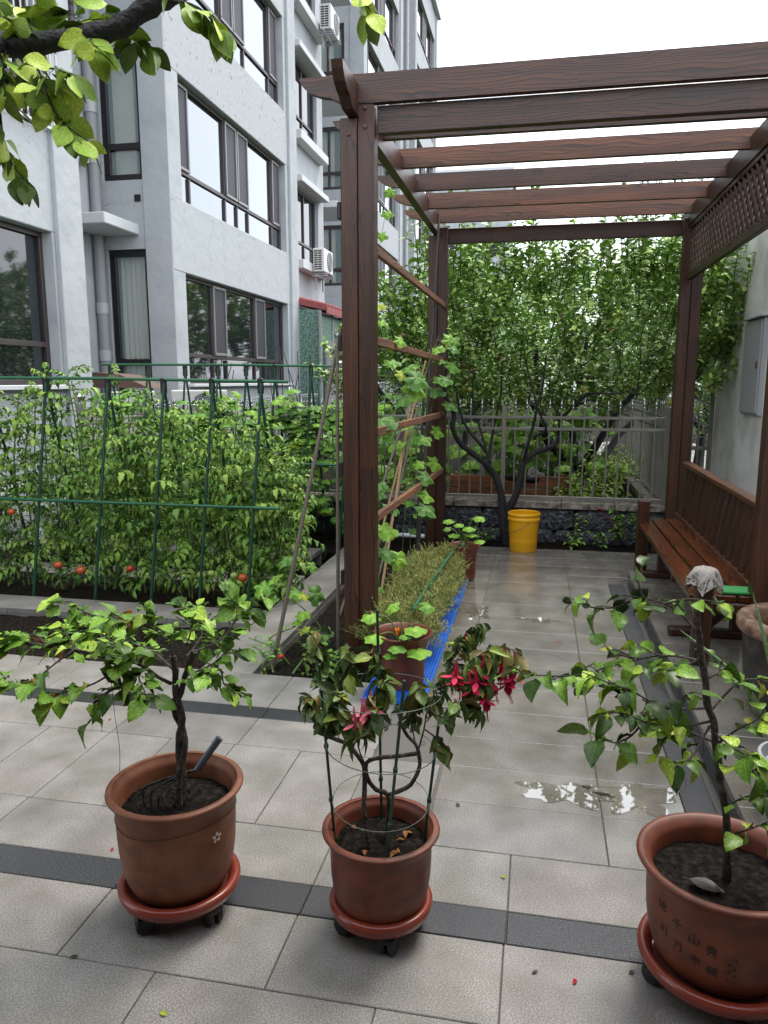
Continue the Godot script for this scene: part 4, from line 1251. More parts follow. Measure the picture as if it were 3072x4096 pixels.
func build_potted_plants() -> void:
	rng.seed = 77
	# bonsai-like bush in the tan pot
	var PL := Vector3(-1.0, 0, -1.885)
	var a := node("potted_bush", "leafy green bush with a twisted trunk growing in the tan pot", "plant", PL)
	part("trunk", frame_mesh(LP, 0.007, M.bark, [0.0125, 0.010, 0.0055, 0.005, 0.006, 0.0045]), a)
	var kinds := []
	for m in M.bou:
		kinds.append(leaf_mesh(m, 0.073, 0.047, 7, 4, 0.22, 0.20, 0.60, 0.20, 0.03))
	for m in M.bou:
		kinds.append(leaf_mesh(m, 0.064, 0.036, 7, 4, 0.55, 0.42, 0.66, 0.22, 0.08))
	for m in M.bou:
		kinds.append(leaf_mesh(m, 0.060, 0.042, 7, 4, -0.12, 0.05, 0.58, 0.24, 0.05))
	var q := branch_leaves(LP, 2, 100.0, 0.9, 0.10, [3, 3, 2.5, 1.2, 0.1, 2, 2, 2, 0.8, 0.15, 1, 1.5, 1, 0.5, 0.05], 0.45, 1.18, 1.0, 0.22)
	put_leaves(a, "leaf", kinds, q[0], q[1])
	# the thin wire hanging from its branches to the rim
	var wr := MB.new()
	tube(wr, spline([PL + Vector3(-0.085, 0.78, 0.16), PL + Vector3(-0.10, 0.66, 0.13), PL + Vector3(-0.135, 0.52, 0.06), PL + Vector3(-0.165, 0.415, 0.02)], 4), 0.0009, 0.0009, 4)
	solo("training_wire", wr.mesh(M.twig), "thin dark wire tied from the bush down to the tan pot", "wire")
	# claw rake
	var rk := node("claw_rake", "small grey three pronged claw rake stuck in the soil of the tan pot", "garden rake", PL)
	var h0 := Vector3(0.045, 0.415, -0.045)
	var h1 := Vector3(0.105, 0.505, -0.085)
	var hb := MB.new()
	tube(hb, PackedVector3Array([h0, h0.lerp(h1, 0.1), h0.lerp(h1, 0.9), h1]), 0.0095, 0.0115, 12)
	part("handle", hb.mesh(smat(Color(0.32, 0.35, 0.39), 0.4, 0.3)), rk)
	for k in 3:
		var tn := MB.new()
		var e := Vector3(-0.075 + k * 0.030, 0.335, 0.045 + k * 0.012)
		tube(tn, spline([h0, h0 + Vector3(-0.03, 0.0, 0.02), e + Vector3(0.005, 0.065, -0.006), e + Vector3(-0.004, 0.035, 0.0), e], 4), 0.0036, 0.0026, 6)
		part("tine", tn.mesh(M.bark_dark), rk)
	# flowering bush
	var PM := Vector3(-0.395, 0, -1.915)
	var b := node("flowering_bush", "drooping dark leaved bush with hanging pink bell flowers in wire hoops", "plant", PM)
	part("trunk", frame_mesh(MP, 0.006, M.bark, [0.0075, 0.0075, 0.0065]), b)
	kinds = []
	for m in M.fuc:
		kinds.append(leaf_mesh(m, 0.062, 0.032, 6, 4, 0.35, 0.30, 0.78, 0.12, 0.03))
	for m in M.fuc:
		kinds.append(leaf_mesh(m, 0.058, 0.024, 6, 4, 0.8, 0.55, 0.78, 0.12, 0.06))
	var fb: Array = MP.duplicate()
	fb.remove_at(1)
	fb.remove_at(0)
	var f1 := branch_leaves(fb, 1, 185.0, 0.6, 0.75, [4, 3.5, 3, 2, 1, 2, 2, 2, 1, 0.6], 0.5, 1.2, 0.6, 0.28)
	put_leaves(b, "leaf", kinds, f1[0], f1[1], 300)
	for fl in MF[0]:
		var fn := Node3D.new()
		fn.name = "flower"
		b.add_child(fn, true)
		fn.position = Vector3(fl[0], fl[1], fl[2])
		fn.rotation = Vector3(rf(-0.25, 0.25), rf(0, 6), rf(-0.25, 0.25))
		fn.scale = Vector3.ONE * 1.3
		var pale: bool = fl[0] < 0.1
		var m2: Material = M.pink_pale if pale else M.pink
		var tb := MB.new()
		tube(tb, PackedVector3Array([Vector3(0, 0.045, 0), Vector3(0.002, 0.03, 0), Vector3(0, 0.016, 0), Vector3(0, 0.006, 0)]), 0.0012, 0.0052, 8)
		part("tube", tb.mesh(m2), fn)
		var pt := MB.new()
		for k in 4:
			var an := TAU * k / 4.0
			leaf_shape(pt, Transform3D(leaf_basis(Vector3(cos(an), -0.55, sin(an)), Vector3(cos(an), 1, sin(an))), Vector3(cos(an), 0, sin(an)) * 0.003 + Vector3(0, 0.008, 0)), 0.026, 0.0125, 4, 2, 0.3, -0.4, 0.8, 0.0)
			leaf_shape(pt, Transform3D(leaf_basis(Vector3(cos(an + 0.8) * 0.35, -1, sin(an + 0.8) * 0.35), Vector3(cos(an + 0.8), 0.2, sin(an + 0.8))), Vector3(0, 0.006, 0)), 0.022, 0.016, 4, 2, 0.3, 0.1, 0.6, 0.0)
		part("petals", pt.mesh(m2), fn)
		var sm := MB.new()
		for k in 4:
			tube(sm, PackedVector3Array([Vector3.ZERO, Vector3(rf(-0.004, 0.004), -0.034, rf(-0.004, 0.004))]), 0.0006, 0.0005, 3)
		part("stamens", sm.mesh(m2), fn)
	for k in 10:
		var t := along(spline(v3s(fb[1 + k % (fb.size() - 1)]), 3), rf(0.75, 1.0))
		var bd := MB.new()
		tube(bd, PackedVector3Array([Vector3.ZERO, Vector3(0, -0.012, 0), Vector3(0, -0.02, 0), Vector3(0, -0.030, 0), Vector3(0, -0.034, 0)]), 0.002, 0.003, 6)
		part("bud", bd.mesh([M.pink_pale, M.dry, M.pink][k % 3]), b, Transform3D(Basis(), t[0] + rv(0.01)))
	# its support: four green canes and three wire hoops
	var sp := node("plant_support", "green cane and wire hoop support around the flowering bush", "plant support", PM)
	var ends := [[Vector3(-0.128, 0.25, 0.02), Vector3(-0.165, 0.79, 0.03)], [Vector3(0.035, 0.25, 0.115), Vector3(0.085, 0.80, 0.12)], [Vector3(-0.02, 0.25, -0.11), Vector3(-0.035, 0.905, -0.12)], [Vector3(0.118, 0.25, -0.02), Vector3(0.165, 0.72, -0.035)]]
	for e in ends:
		var c := MB.new()
		tube(c, PackedVector3Array([e[0], e[0].lerp(e[1], 0.5), e[1]]), 0.0042, 0.0042, 8)
		ball(c, e[1], 0.0052, 8)
		part("cane", c.mesh(M.stake), sp)
	for y in [0.395, 0.555, 0.715]:
		var hp := PackedVector3Array()
		var rr: float = 0.135 + (y - 0.395) * 0.10
		for i in 40:
			var an := TAU * i / 40.0
			hp.append(Vector3(cos(an) * rr, y + 0.012 * sin(an + y * 9.0), sin(an) * rr))
		var hm := MB.new()
		tube(hm, hp, 0.0013, 0.0013, 5, 0.0, true)
		part("hoop", hm.mesh(M.wire), sp)
		for e in ends:
			var t2 := inverse_lerp(e[0].y, e[1].y, y)
			if t2 > 0.05 and t2 < 1.0:
				pbox("clip", sp, e[0].lerp(e[1], t2), Vector3(0.012, 0.016, 0.012), M.stake, 0.003)
	for k in 9:
		var lm := leaf_mesh(M.dry, 0.03, 0.014, 4, 2, 0.5, 0.3)
		var an := rf(0, TAU)
		var o := solo("dry_leaf", lm, "curled dry leaf lying on the soil of the hooped pot", "dry leaf", PM + Vector3(cos(an), 0, sin(an)) * rf(0.04, 0.10) + Vector3(0, 0.275, 0), "dry leaves on the potting soil")
		o.rotation = Vector3(rf(-0.2, 0.2), rf(0, 6), rf(-0.3, 0.3))
	# bush in the dark pot
	var PR := Vector3(0.50, 0, -1.875)
	var c3 := node("potted_bush", "sprawling glossy green bush growing in the pot with painted characters", "plant", PR + Vector3(-0.016, 0, 0))
	part("trunk", frame_mesh(RP, 0.008, M.bark, [0.0105]), c3)
	kinds = []
	for m in M.bou_r:
		kinds.append(leaf_mesh(m, 0.072, 0.042, 7, 4, 0.20, 0.26, 0.64, 0.18, 0.035))
	for m in M.bou_r:
		kinds.append(leaf_mesh(m, 0.066, 0.034, 7, 4, 0.6, 0.5, 0.68, 0.2, 0.10))
	for m in M.bou_r:
		kinds.append(leaf_mesh(m, 0.070, 0.045, 7, 4, -0.10, 0.10, 0.60, 0.2, 0.07))
	var r3 := branch_leaves(RP, 1, 62.0, 0.85, 0.30, [3, 3, 3, 2, 0.6, 2, 2.5, 1.5, 1.5, 0.5, 1, 1.5, 1, 0.7, 0.3], 0.42, 1.18, 0.8, 0.2)
	put_leaves(c3, "leaf", kinds, r3[0], r3[1])
	var dl := solo("fallen_leaf", leaf_mesh(smat(Color(0.17, 0.155, 0.145), 0.22), 0.10, 0.05, 6, 4, 0.1, 0.05, 0.7, 0.25), "wet grey fallen leaf on the soil of the pot with characters", "leaf", PR + Vector3(-0.105, 0.318, 0.03))
	dl.rotation.y = 1.2

# ---------------------------------------------------------------- along the walk
func build_walk_things() -> void:
	rng.seed = 205
	# blue perforated mat
	var mt := node("plastic_mat", "blue perforated plastic mat on the tiles beside the pergola post", "mat")
	var x0 := -0.80
	var x1 := -0.50
	for seg in 3:
		var za := -3.42 - seg * 0.90
		var zb := za - 0.898
		var mb := MB.new()
		for i in 21:
			cbox(mb, Vector3(lerpf(x0 + 0.004, x1 - 0.004, i / 20.0), 0.0095, (za + zb) * 0.5), Vector3(0.0075, 0.011, za - zb), 0.0)
		for i in 46:
			cbox(mb, Vector3((x0 + x1) * 0.5, 0.008, lerpf(za - 0.004, zb + 0.004, i / 45.0)), Vector3(x1 - x0, 0.010, 0.0085), 0.0)
		part("mat_section", mb.mesh(M.blue), mt)
	for s in [x0, x1]:
		pbox("edge", mt, Vector3(s, 0.0085, -4.769), Vector3(0.012, 0.017, 2.70), M.blue, 0.003)
	# long foam box with moss roses
	var bx := node("foam_planter", "long white foam box planter with worn edges on the blue mat", "planter")
	var B0 := Vector3(-0.845, 0.02, -4.02)
	var B1 := Vector3(-0.585, 0.19, -5.62)
	var cx := (B0.x + B1.x) * 0.5
	var cz := (B0.z + B1.z) * 0.5
	for s in [-1.0, 1.0]:
		pbox("side", bx, Vector3(cx + s * 0.12, 0.105, cz), Vector3(0.022, 0.17, 1.60), M.foam, 0.006)
		pbox("end", bx, Vector3(cx, 0.105, cz + s * 0.79), Vector3(0.216, 0.17, 0.022), M.foam, 0.006)
	pbox("base", bx, Vector3(cx, 0.03, cz), Vector3(0.216, 0.02, 1.556), M.foam, 0.004)
	pbox("soil", bx, Vector3(cx, 0.10, cz), Vector3(0.214, 0.12, 1.554), M.soil, 0.0)
	pbox("board", bx, Vector3(cx - 0.145, 0.12, cz), Vector3(0.018, 0.20, 1.70), M.lath, 0.003)
	var mr := node("moss_rose_bed", "dense dry olive green moss roses filling the foam box", "plant", Vector3(cx, 0.16, cz))
	var tufts := []
	for v in 4:
		var mb := MB.new()
		for s in 5:
			var d := (Vector3(rf(-1, 1), rf(0.3, 1.3), rf(-1, 1))).normalized()
			var pts := [Vector3.ZERO, d * 0.05 + rv(0.012), d * 0.10 + rv(0.02) + Vector3.DOWN * rf(-0.01, 0.02)]
			var sp := spline(pts, 2)
			tube(mb, sp, 0.0016, 0.0009, 3)
			for k in 15:
				var a := along(sp, rf(0.15, 1.0))
				var q: Vector3 = (a[1] * 0.8 + rv(1.0)).normalized()
				leaf_shape(mb, Transform3D(leaf_basis(q, Vector3.UP + rv(0.4)), a[0]), rf(0.012, 0.020), 0.0032, 2, 1, 0.0, 0.1, 0.9, 0.0)
		tufts.append(mb.mesh(M.port if v < 3 else M.port2))
	for v in 4:
		var xs := []
		for k in [420, 420, 380, 300][v]:
			var z := rf(-0.84, 0.86)
			var wob := 1.0 + 0.28 * sin(z * 11.0 + 1.0) * sin(z * 5.3)
			var x := rf(-0.165, 0.17) * wob + (0.05 if absf(z) > 0.6 else 0.0) * rf(-1, 1)
			var y := 0.0 + (rf(-0.05, 0.06) + 0.075 * sin(z * 9.0) * sin(z * 4.0 + x * 20.0)) * (1.0 - pow(absf(x) / 0.17, 2.0)) - 0.03 * pow(absf(x) / 0.16, 2.0)
			xs.append(Transform3D(Basis(Vector3.UP, rf(0, 6)).scaled(Vector3.ONE * rf(0.65, 1.45)), Vector3(x, y, z)))
		many("foliage", mr, tufts[v], xs)
	for k in 26:
		var fm := MB.new()
		for j in 5:
			var an := TAU * j / 5.0
			leaf_shape(fm, Transform3D(leaf_basis(Vector3(cos(an), 0.6, sin(an)), Vector3(-cos(an), 1, -sin(an))), Vector3.ZERO), 0.011, 0.008, 3, 2, 0.2, 0.1, 0.6, 0.0)
		part("flower", fm.mesh(M.orange_flower), mr, Transform3D(Basis(Vector3.UP, rf(0, 6)), Vector3(rf(-0.15, 0.16), rf(0.06, 0.12), rf(-0.8, 0.8))))
	var ws := []
	for k in 320:
		ws.append(Transform3D(Basis(Vector3(1, 0, 0), rf(-0.5, 0.5)) * Basis(Vector3(0, 0, 1), rf(-0.7, 0.5)) * Basis(Vector3.UP, rf(0, 6)).scaled(Vector3.ONE * rf(0.8, 1.6)), Vector3(rf(-0.16, 0.17), rf(-0.02, 0.05), rf(-0.85, 0.86))))
	var wm := MB.new()
	var wsp := spline([Vector3.ZERO, Vector3(0.01, 0.05, 0.004), Vector3(0.03, 0.10, -0.008)], 3)
	tube(wm, wsp, 0.0014, 0.0008, 3)
	for k in 16:
		var wa := along(wsp, 0.3 + k * 0.045)
		leaf_shape(wm, Transform3D(leaf_basis((wa[1] + rv(0.9)).normalized(), Vector3.UP + rv(0.4)), wa[0]), 0.016, 0.003, 2, 1, 0.0, 0.1, 0.9, 0.0)
	many("foliage", mr, wm.mesh(M.port), ws)
	for k in 9:
		var tm := MB.new()
		var o := Vector3(0.13, -0.02, rf(-0.8, 0.8))
		tube(tm, spline([o, o + Vector3(0.06, -0.01 + rf(0, 0.03), rf(-0.05, 0.05)), o + Vector3(0.12, -0.06, rf(-0.08, 0.08)), o + Vector3(0.17, -0.10, rf(-0.1, 0.1))], 3), 0.0016, 0.001, 4)
		part("runner", tm.mesh(M.port), mr)
	var gs := MB.new()
	tube(gs, PackedVector3Array([Vector3(-0.64, 0.31, -3.98), Vector3(-0.63, 0.30, -4.6), Vector3(-0.59, 0.29, -5.55)]), 0.011, 0.011, 8, 0.05)
	solo("garden_cane", gs.mesh(M.stake_light), "green plastic coated cane lying on the moss roses", "cane")
	# flared clay pots at both ends of the mat
	for q in [[Vector3(-0.638, 0.0, -3.66), 0.152, 0.275, "flared clay pot with a squash plant beside the pergola post"], [Vector3(-0.535, 0.0, -5.86), 0.125, 0.265, "flared clay pot with a small striped gourd at the far end of the mat"]]:
		var p := node("flower_pot", q[3], "pot", q[0] + Vector3(0, 0.017, 0))
		var R: float = q[1]
		var h: float = q[2]
		var mb := MB.new()
		lathe(mb, [Vector2(0, 0), Vector2(R * 0.70, 0), Vector2(R * 0.70, 0.02), Vector2(R * 0.72, h * 0.18), Vector2(R * 0.73, h * 0.45), Vector2(R * 0.78, h * 0.7), Vector2(R * 0.88, h * 0.89), Vector2(R * 0.985, h * 0.965), Vector2(R, h * 0.985), Vector2(R - 0.004, h), Vector2(R - 0.014, h * 0.985), Vector2(R * 0.80, h * 0.86), Vector2(R * 0.72, h * 0.7)], 44)
		part("body", mb.mesh(M.clay), p)
		var s := MB.new()
		soil_disc(s, R * 0.78, h * 0.84, 0.006, 8)
		part("soil", s.mesh(M.soil), p)
	var kinds := []
	for m in M.squash:
		kinds.append(lobed_mesh(m, 0.06, 5, 0.18, 0.25))
	squash_plant(Vector3(-0.638, 0.25, -3.66), [[Vector3(-0.13, 0.13, 0.03), 1.0], [Vector3(-0.10, 0.05, 0.09), 1.1], [Vector3(0.06, 0.10, 0.07), 1.1], [Vector3(0.0, 0.02, 0.14), 0.9], [Vector3(0.08, 0.0, 0.10), 1.2], [Vector3(-0.04, 0.17, -0.04), 0.9], [Vector3(0.08, 0.17, -0.06), 0.9], [Vector3(-0.03, -0.02, 0.15), 0.7], [Vector3(0.03, 0.07, 0.12), 0.6]], kinds, "squash plant with lobed leaves in the flared pot by the post", true)
	squash_plant(Vector3(-0.535, 0.24, -5.86), [[Vector3(-0.10, 0.24, 0.02), 0.9], [Vector3(-0.03, 0.22, 0.05), 0.8], [Vector3(0.08, 0.27, 0.0), 1.0], [Vector3(0.03, 0.20, 0.06), 1.0], [Vector3(0.10, 0.10, 0.07), 0.9], [Vector3(0.05, 0.15, 0.08), 0.8], [Vector3(-0.06, 0.14, 0.06), 0.9], [Vector3(0.0, 0.11, -0.06), 0.8], [Vector3(-0.12, 0.16, -0.04), 0.7]], kinds, "round leaved gourd plant in the pot at the far end of the mat", false)
	var gd := MB.new()
	ball(gd, Vector3.ZERO, 0.036, 18, Vector3(1, 0.85, 1))
	var g := solo("gourd", gd.mesh(M.gourd), "small dark green striped gourd resting on the soil of the far flared pot", "gourd", Vector3(-0.545, 0.275, -5.80))
	for k in 8:
		var an := TAU * k / 8.0
		var pts := PackedVector3Array()
		for i in 9:
			var la := lerpf(0.35, PI - 0.35, i / 8.0)
			pts.append(Vector3(sin(la) * cos(an), cos(la) * 0.85, sin(la) * sin(an)) * 0.0358)
		var sm := MB.new()
		tube(sm, pts, 0.0022, 0.0022, 4)
		part("stripe", sm.mesh(M.stem), g)
	# yellow bucket
	var bk := node("bucket", "yellow plastic bucket standing on wet tiles below the tree", "bucket", Vector3(-0.097, 0, -7.0))
	var mb3 := MB.new()
	lathe(mb3, [Vector2(0, 0.004), Vector2(0.118, 0.0), Vector2(0.122, 0.006), Vector2(0.138, 0.285), Vector2(0.139, 0.290)], 48)
	lathe(mb3, [Vector2(0.136, 0.355), Vector2(0.128, 0.10), Vector2(0.116, 0.02), Vector2(0, 0.02)], 48)
	part("body", mb3.mesh(M.yellow), bk)
	var rm := MB.new()
	lathe(rm, [Vector2(0.139, 0.290), Vector2(0.146, 0.291), Vector2(0.1475, 0.296), Vector2(0.1475, 0.312), Vector2(0.145, 0.316), Vector2(0.143, 0.318), Vector2(0.143, 0.332), Vector2(0.1475, 0.336), Vector2(0.1490, 0.350), Vector2(0.147, 0.358), Vector2(0.141, 0.361), Vector2(0.136, 0.355)], 48)
	part("rim", rm.mesh(M.yellow), bk)
	var hd := MB.new()
	var hp := []
	for i in 13:
		var an := PI * i / 12.0
		hp.append(Vector3(-cos(an) * 0.150, 0.285 - sin(an) * 0.10, 0.02 + sin(an) * 0.125))
	tube(hd, spline(hp, 2), 0.0022, 0.0022, 5)
	part("handle", hd.mesh(M.wire), bk, Transform3D(Basis(Vector3.UP, -1.1), Vector3.ZERO))
	# big urn and aloe by the bench
	var u := node("urn", "large dark glazed urn with a thick brown lip beside the bench", "urn", Vector3(1.16, 0.115, -3.40))
	var um := MB.new()
	lathe(um, [Vector2(0, 0), Vector2(0.19, 0.0), Vector2(0.20, 0.01), Vector2(0.235, 0.14), Vector2(0.25, 0.28), Vector2(0.252, 0.36), Vector2(0.25, 0.372)], 56)
	part("body", um.mesh(M.urn), u)
	var lm := MB.new()
	lathe(lm, [Vector2(0.25, 0.372), Vector2(0.275, 0.376), Vector2(0.282, 0.388), Vector2(0.282, 0.418), Vector2(0.272, 0.430), Vector2(0.225, 0.432), Vector2(0.214, 0.425), Vector2(0.208, 0.40), Vector2(0.20, 0.20), Vector2(0, 0.18)], 56)
	part("lip", lm.mesh(M.urn_lip), u)
	var ap := node("flower_pot", "pale grey pot of the aloe beside the pot with characters", "pot", Vector3(0.90, 0.115, -2.60))
	var am := MB.new()
	lathe(am, [Vector2(0, 0), Vector2(0.085, 0), Vector2(0.12, 0.17), Vector2(0.128, 0.172), Vector2(0.128, 0.19), Vector2(0.118, 0.19), Vector2(0.11, 0.15), Vector2(0, 0.148)], 36)
	part("body", am.mesh(M.pvc), ap)
	var al := node("aloe", "aloe with long toothed pale green leaves between the urn and the potted bush", "plant", Vector3(0.90, 0.26, -2.60))
	for e in [[Vector3(-0.19, 0.285, 0.0), Vector3(-0.412, 0.468, 0.0)], [Vector3(-0.11, 0.34, 0.02), Vector3(-0.192, 0.61, 0.0)], [Vector3(0.08, 0.16, 0.05), Vector3(0.2, 0.36, 0.1)], [Vector3(0.04, 0.14, -0.1), Vector3(0.12, 0.34, -0.22)], [Vector3(-0.02, 0.12, 0.1), Vector3(0.0, 0.22, 0.3)], [Vector3(0.1, 0.1, -0.05), Vector3(0.3, 0.2, -0.1)]]:
		var sp := spline([Vector3.ZERO, e[0], e[1]], 8)
		var lf := MB.new()
		for i in sp.size() - 1:
			var t0 := float(i) / (sp.size() - 1)
			var t1 := float(i + 1) / (sp.size() - 1)
			var d := (sp[i + 1] - sp[i]).normalized()
			var sd := d.cross(Vector3.UP).normalized()
			var nn := sd.cross(d)
			var w0 := 0.024 * (1.0 - t0 * t0) + 0.001
			var w1 := 0.024 * (1.0 - t1 * t1) + 0.001
			var A := [sp[i] - sd * w0 + nn * w0 * 0.25, sp[i] + nn * w0 * -0.05, sp[i] + sd * w0 + nn * w0 * 0.25, sp[i] - nn * w0 * 0.6]
			var B := [sp[i + 1] - sd * w1 + nn * w1 * 0.25, sp[i + 1] + nn * w1 * -0.05, sp[i + 1] + sd * w1 + nn * w1 * 0.25, sp[i + 1] - nn * w1 * 0.6]
			for k in 4:
				var l := (k + 1) % 4
				quad(lf, A[k], A[l], B[l], B[k], (A[k] + A[l]) * 0.5 - (sp[i] - nn * w0 * 0.1))
			for s in [-1.0, 1.0]:
				var bp: Vector3 = sp[i] + sd * s * w0 + nn * w0 * 0.25
				lf.tri(bp, bp + d * 0.006, bp + sd * s * 0.005 + d * 0.005, nn, nn, nn)
		part("leaf", lf.mesh(M.aloe), al)

func squash_plant(at: Vector3, leaves: Array, kinds: Array, label: String, bloom: bool) -> void:
	var p := node("squash_plant", label, "plant", at)
	var st := MB.new()
	var xfs := []
	var ids := []
	for l in leaves:
		var e: Vector3 = l[0]
		tube(st, spline([Vector3(e.x * 0.1, -0.03, e.z * 0.1), Vector3(e.x * 0.5, e.y * 0.7 + 0.01, e.z * 0.5), e], 4), 0.004, 0.0026, 5)
		var dir := Vector3(e.x, -0.02, e.z + 0.04).normalized()
		xfs.append(Transform3D(leaf_basis(dir, Vector3(dir.x * 0.25, 1, 0.35)).scaled(Vector3.ONE * l[1]), e))
		ids.append(rng.randi_range(0, 1) if bloom else rng.randi_range(1, 1))
	part("stem", st.mesh(M.stem), p)
	put_leaves(p, "leaf", kinds, xfs, ids)
	if bloom:
		for o in [Vector3(-0.02, 0.035, 0.06), Vector3(0.025, 0.03, 0.05)]:
			var fm := MB.new()
			for j in 5:
				var an := TAU * j / 5.0
				leaf_shape(fm, Transform3D(leaf_basis(Vector3(cos(an) * 0.35, 1, sin(an) * 0.35), Vector3(-cos(an), 0.3, -sin(an))), o), 0.045, 0.018, 4, 2, 0.3, 0.0, 0.7, 0.0)
			part("flower", fm.mesh(M.orange_flower), p)

# ---------------------------------------------------------------- boundary wall, fences, gate
func block_mesh(w: float, h: float, sd: int) -> ArrayMesh:
	var f := noise(6.0, sd, 4)
	var mb := MB.new()
	var nx := 7
	var ny := 4
	var P := []
	for j in ny + 1:
		var row := PackedVector3Array()
		for i in nx + 1:
			var u := float(i) / nx
			var v := float(j) / ny
			var edge: float = min(min(u, 1.0 - u) * 6.0, min(v, 1.0 - v) * 4.0)
			row.append(Vector3((u - 0.5) * w, (v - 0.5) * h, clampf(edge, 0, 1) * (0.014 + 0.014 * f.get_noise_2d(u * 1.5, v * 1.0))))
		P.append(row)
	grid(mb, P, Vector3(0, 0, 1))
	cbox(mb, Vector3(0, 0, -0.06), Vector3(w, h, 0.12), 0.0)
	return mb.mesh(M.slate)

func build_boundary() -> void:
	rng.seed = 311
	var wl := node("garden_wall", "low wall of dark split faced blocks with a granite coping below the steel fence", "wall", Vector3(0, 0, -7.52))
	var bl := [block_mesh(0.446, 0.211, 1), block_mesh(0.446, 0.211, 2), block_mesh(0.446, 0.211, 3)]
	var bl2 := [block_mesh(0.446, 0.151, 4), block_mesh(0.446, 0.151, 5)]
	for k in 14:
		part("block", bl[rng.randi_range(0, 2)], wl, Transform3D(Basis(), Vector3(1.05 - k * 0.45, 0.213, 0)))
		part("block", bl2[rng.randi_range(0, 1)], wl, Transform3D(Basis(), Vector3(0.85 - k * 0.45, 0.026, 0)))
	var x := 1.30
	while x > -5.0:
		var xe: float = x - [0.55, 0.60, 0.50][rng.randi_range(0, 2)]
		pbox("coping_slab", wl, Vector3((x + xe) * 0.5, 0.354, -0.06), Vector3(x - xe - 0.005, 0.068, 0.22), M.coping, 0.006)
		x = xe
	# returns: beside the gate path and along the flats
	var wr := node("garden_wall", "low stone wall running back beside the gate path", "wall", Vector3(1.22, 0, -7.72))
	for k in 12:
		part("block", bl[k % 3], wr, Transform3D(Basis(Vector3.UP, PI / 2), Vector3(0.0, 0.213, -0.25 - k * 0.45)))
		part("block", bl2[k % 2], wr, Transform3D(Basis(Vector3.UP, PI / 2), Vector3(0.0, 0.026, -0.25 - k * 0.45)))
		pbox("coping_slab", wr, Vector3(-0.04, 0.354, -0.25 - k * 0.45), Vector3(0.22, 0.068, 0.445), M.coping, 0.006)
	var ws := node("garden_wall", "low stone wall along the foot of the flats", "wall", Vector3(-4.95, 0, -3.0))
	var lb := [block_mesh(0.446, 0.211, 11), block_mesh(0.446, 0.211, 12)]
	for m in lb:
		m.surface_set_material(0, M.plaster)
	for k in 10:
		part("block", lb[k % 2], ws, Transform3D(Basis(Vector3.UP, PI / 2), Vector3(0, 0.213, -0.25 - k * 0.45)))
		part("block", lb[(k + 1) % 2], ws, Transform3D(Basis(Vector3.UP, PI / 2), Vector3(0, 0.0, -0.45 - k * 0.45)))
		part("block", lb[k % 2], ws, Transform3D(Basis(Vector3.UP, PI / 2), Vector3(0, 0.426, -0.45 - k * 0.45)))
	# steel fences
	steel_fence("stainless steel picket fence with spear tops on the dark stone wall", Vector3(-4.9, 0.388, -7.58), Vector3(1.20, 0.388, -7.58), true)
	steel_fence("stainless steel picket fence running back beside the gate path", Vector3(1.20, 0.388, -7.75), Vector3(1.20, 0.388, -13.0), false)
	# gate
	var gt := node("steel_gate", "stainless steel garden gate with an arched scroll top beside the white wall", "gate", Vector3(0, 0, -8.62))
	for px in [1.28, 1.80]:
		pbox("post", gt, Vector3(px, 0.72, 0), Vector3(0.045, 1.46, 0.045), M.steel, 0.004)
	for k in 7:
		var bx := 1.35 + k * 0.066
		var top := 1.28 - 0.20 * pow((k - 1.0) / 5.0, 2.0)
		var mb := MB.new()
		tube(mb, PackedVector3Array([Vector3(bx, 0.06, 0), Vector3(bx, top, 0)]), 0.011, 0.011, 8)
		part("bar", mb.mesh(M.steel), gt)
	for y in [0.08, 0.84]:
		pbox("rail", gt, Vector3(1.54, y, 0), Vector3(0.47, 0.04, 0.03), M.steel, 0.003)
	for q in [[1.46, 0.16], [1.24, 0.17]]:
		var pts := []
		for i in 8:
			var t := i / 7.0
			pts.append(Vector3(1.31 + t * 0.46, q[0] - q[1] * t * t * (1.5 - 0.5 * t), 0))
		var mb := MB.new()
		tube(mb, spline(pts, 2), 0.016, 0.016, 8)
		part("arched_rail", mb.mesh(M.chrome), gt)
	for k in 4:
		var pts := PackedVector3Array()
		for i in 26:
			var a := i / 25.0 * 9.0
			var rr := 0.055 * (1.0 - i / 30.0)
			pts.append(Vector3(1.37 + k * 0.105 + cos(a) * rr, 1.335 - k * k * 0.018 + sin(a) * rr, 0))
		var mb := MB.new()
		tube(mb, pts, 0.006, 0.005, 6)
		part("scroll", mb.mesh(M.chrome), gt)
	for k in 5:
		var mb := MB.new()
		lathe(mb, [Vector2(0.006, 0), Vector2(0.011, 0.01), Vector2(0.008, 0.02), Vector2(0.012, 0.035), Vector2(0.0, 0.17)], 8)
		part("spear", mb.mesh(M.chrome), gt, Transform3D(Basis(), Vector3(1.36 + k * 0.09, 1.44 - k * k * 0.006, 0)))
	pbox("lock", gt, Vector3(1.33, 0.80, 0.03), Vector3(0.06, 0.09, 0.03), M.black, 0.005)
	var path := MB.new()
	cbox(path, Vector3(2.6, -0.04, -14.0), Vector3(2.6, 0.06, 13.0), 0.0)
	var po := solo("path", path.mesh(M.granite1), "pale paved path behind the steel gate", "path")
	po.set_meta("kind", "structure")
	# white house wall with a meter box
	var hw := node("house_wall", "weathered whitewashed wall behind the bench", "wall")
	pbox("wall_face", hw, Vector3(1.93, 1.55, -3.55), Vector3(0.22, 3.2, 10.1), M.whitewash, 0.01)
	var mbx := node("meter_box", "pale grey metal meter box on the whitewashed wall", "meter box", Vector3(1.872, 1.26, -7.13))
	pbox("case", mbx, Vector3(-0.045, 0.40, 0), Vector3(0.09, 0.80, 0.56), M.pvc, 0.006)
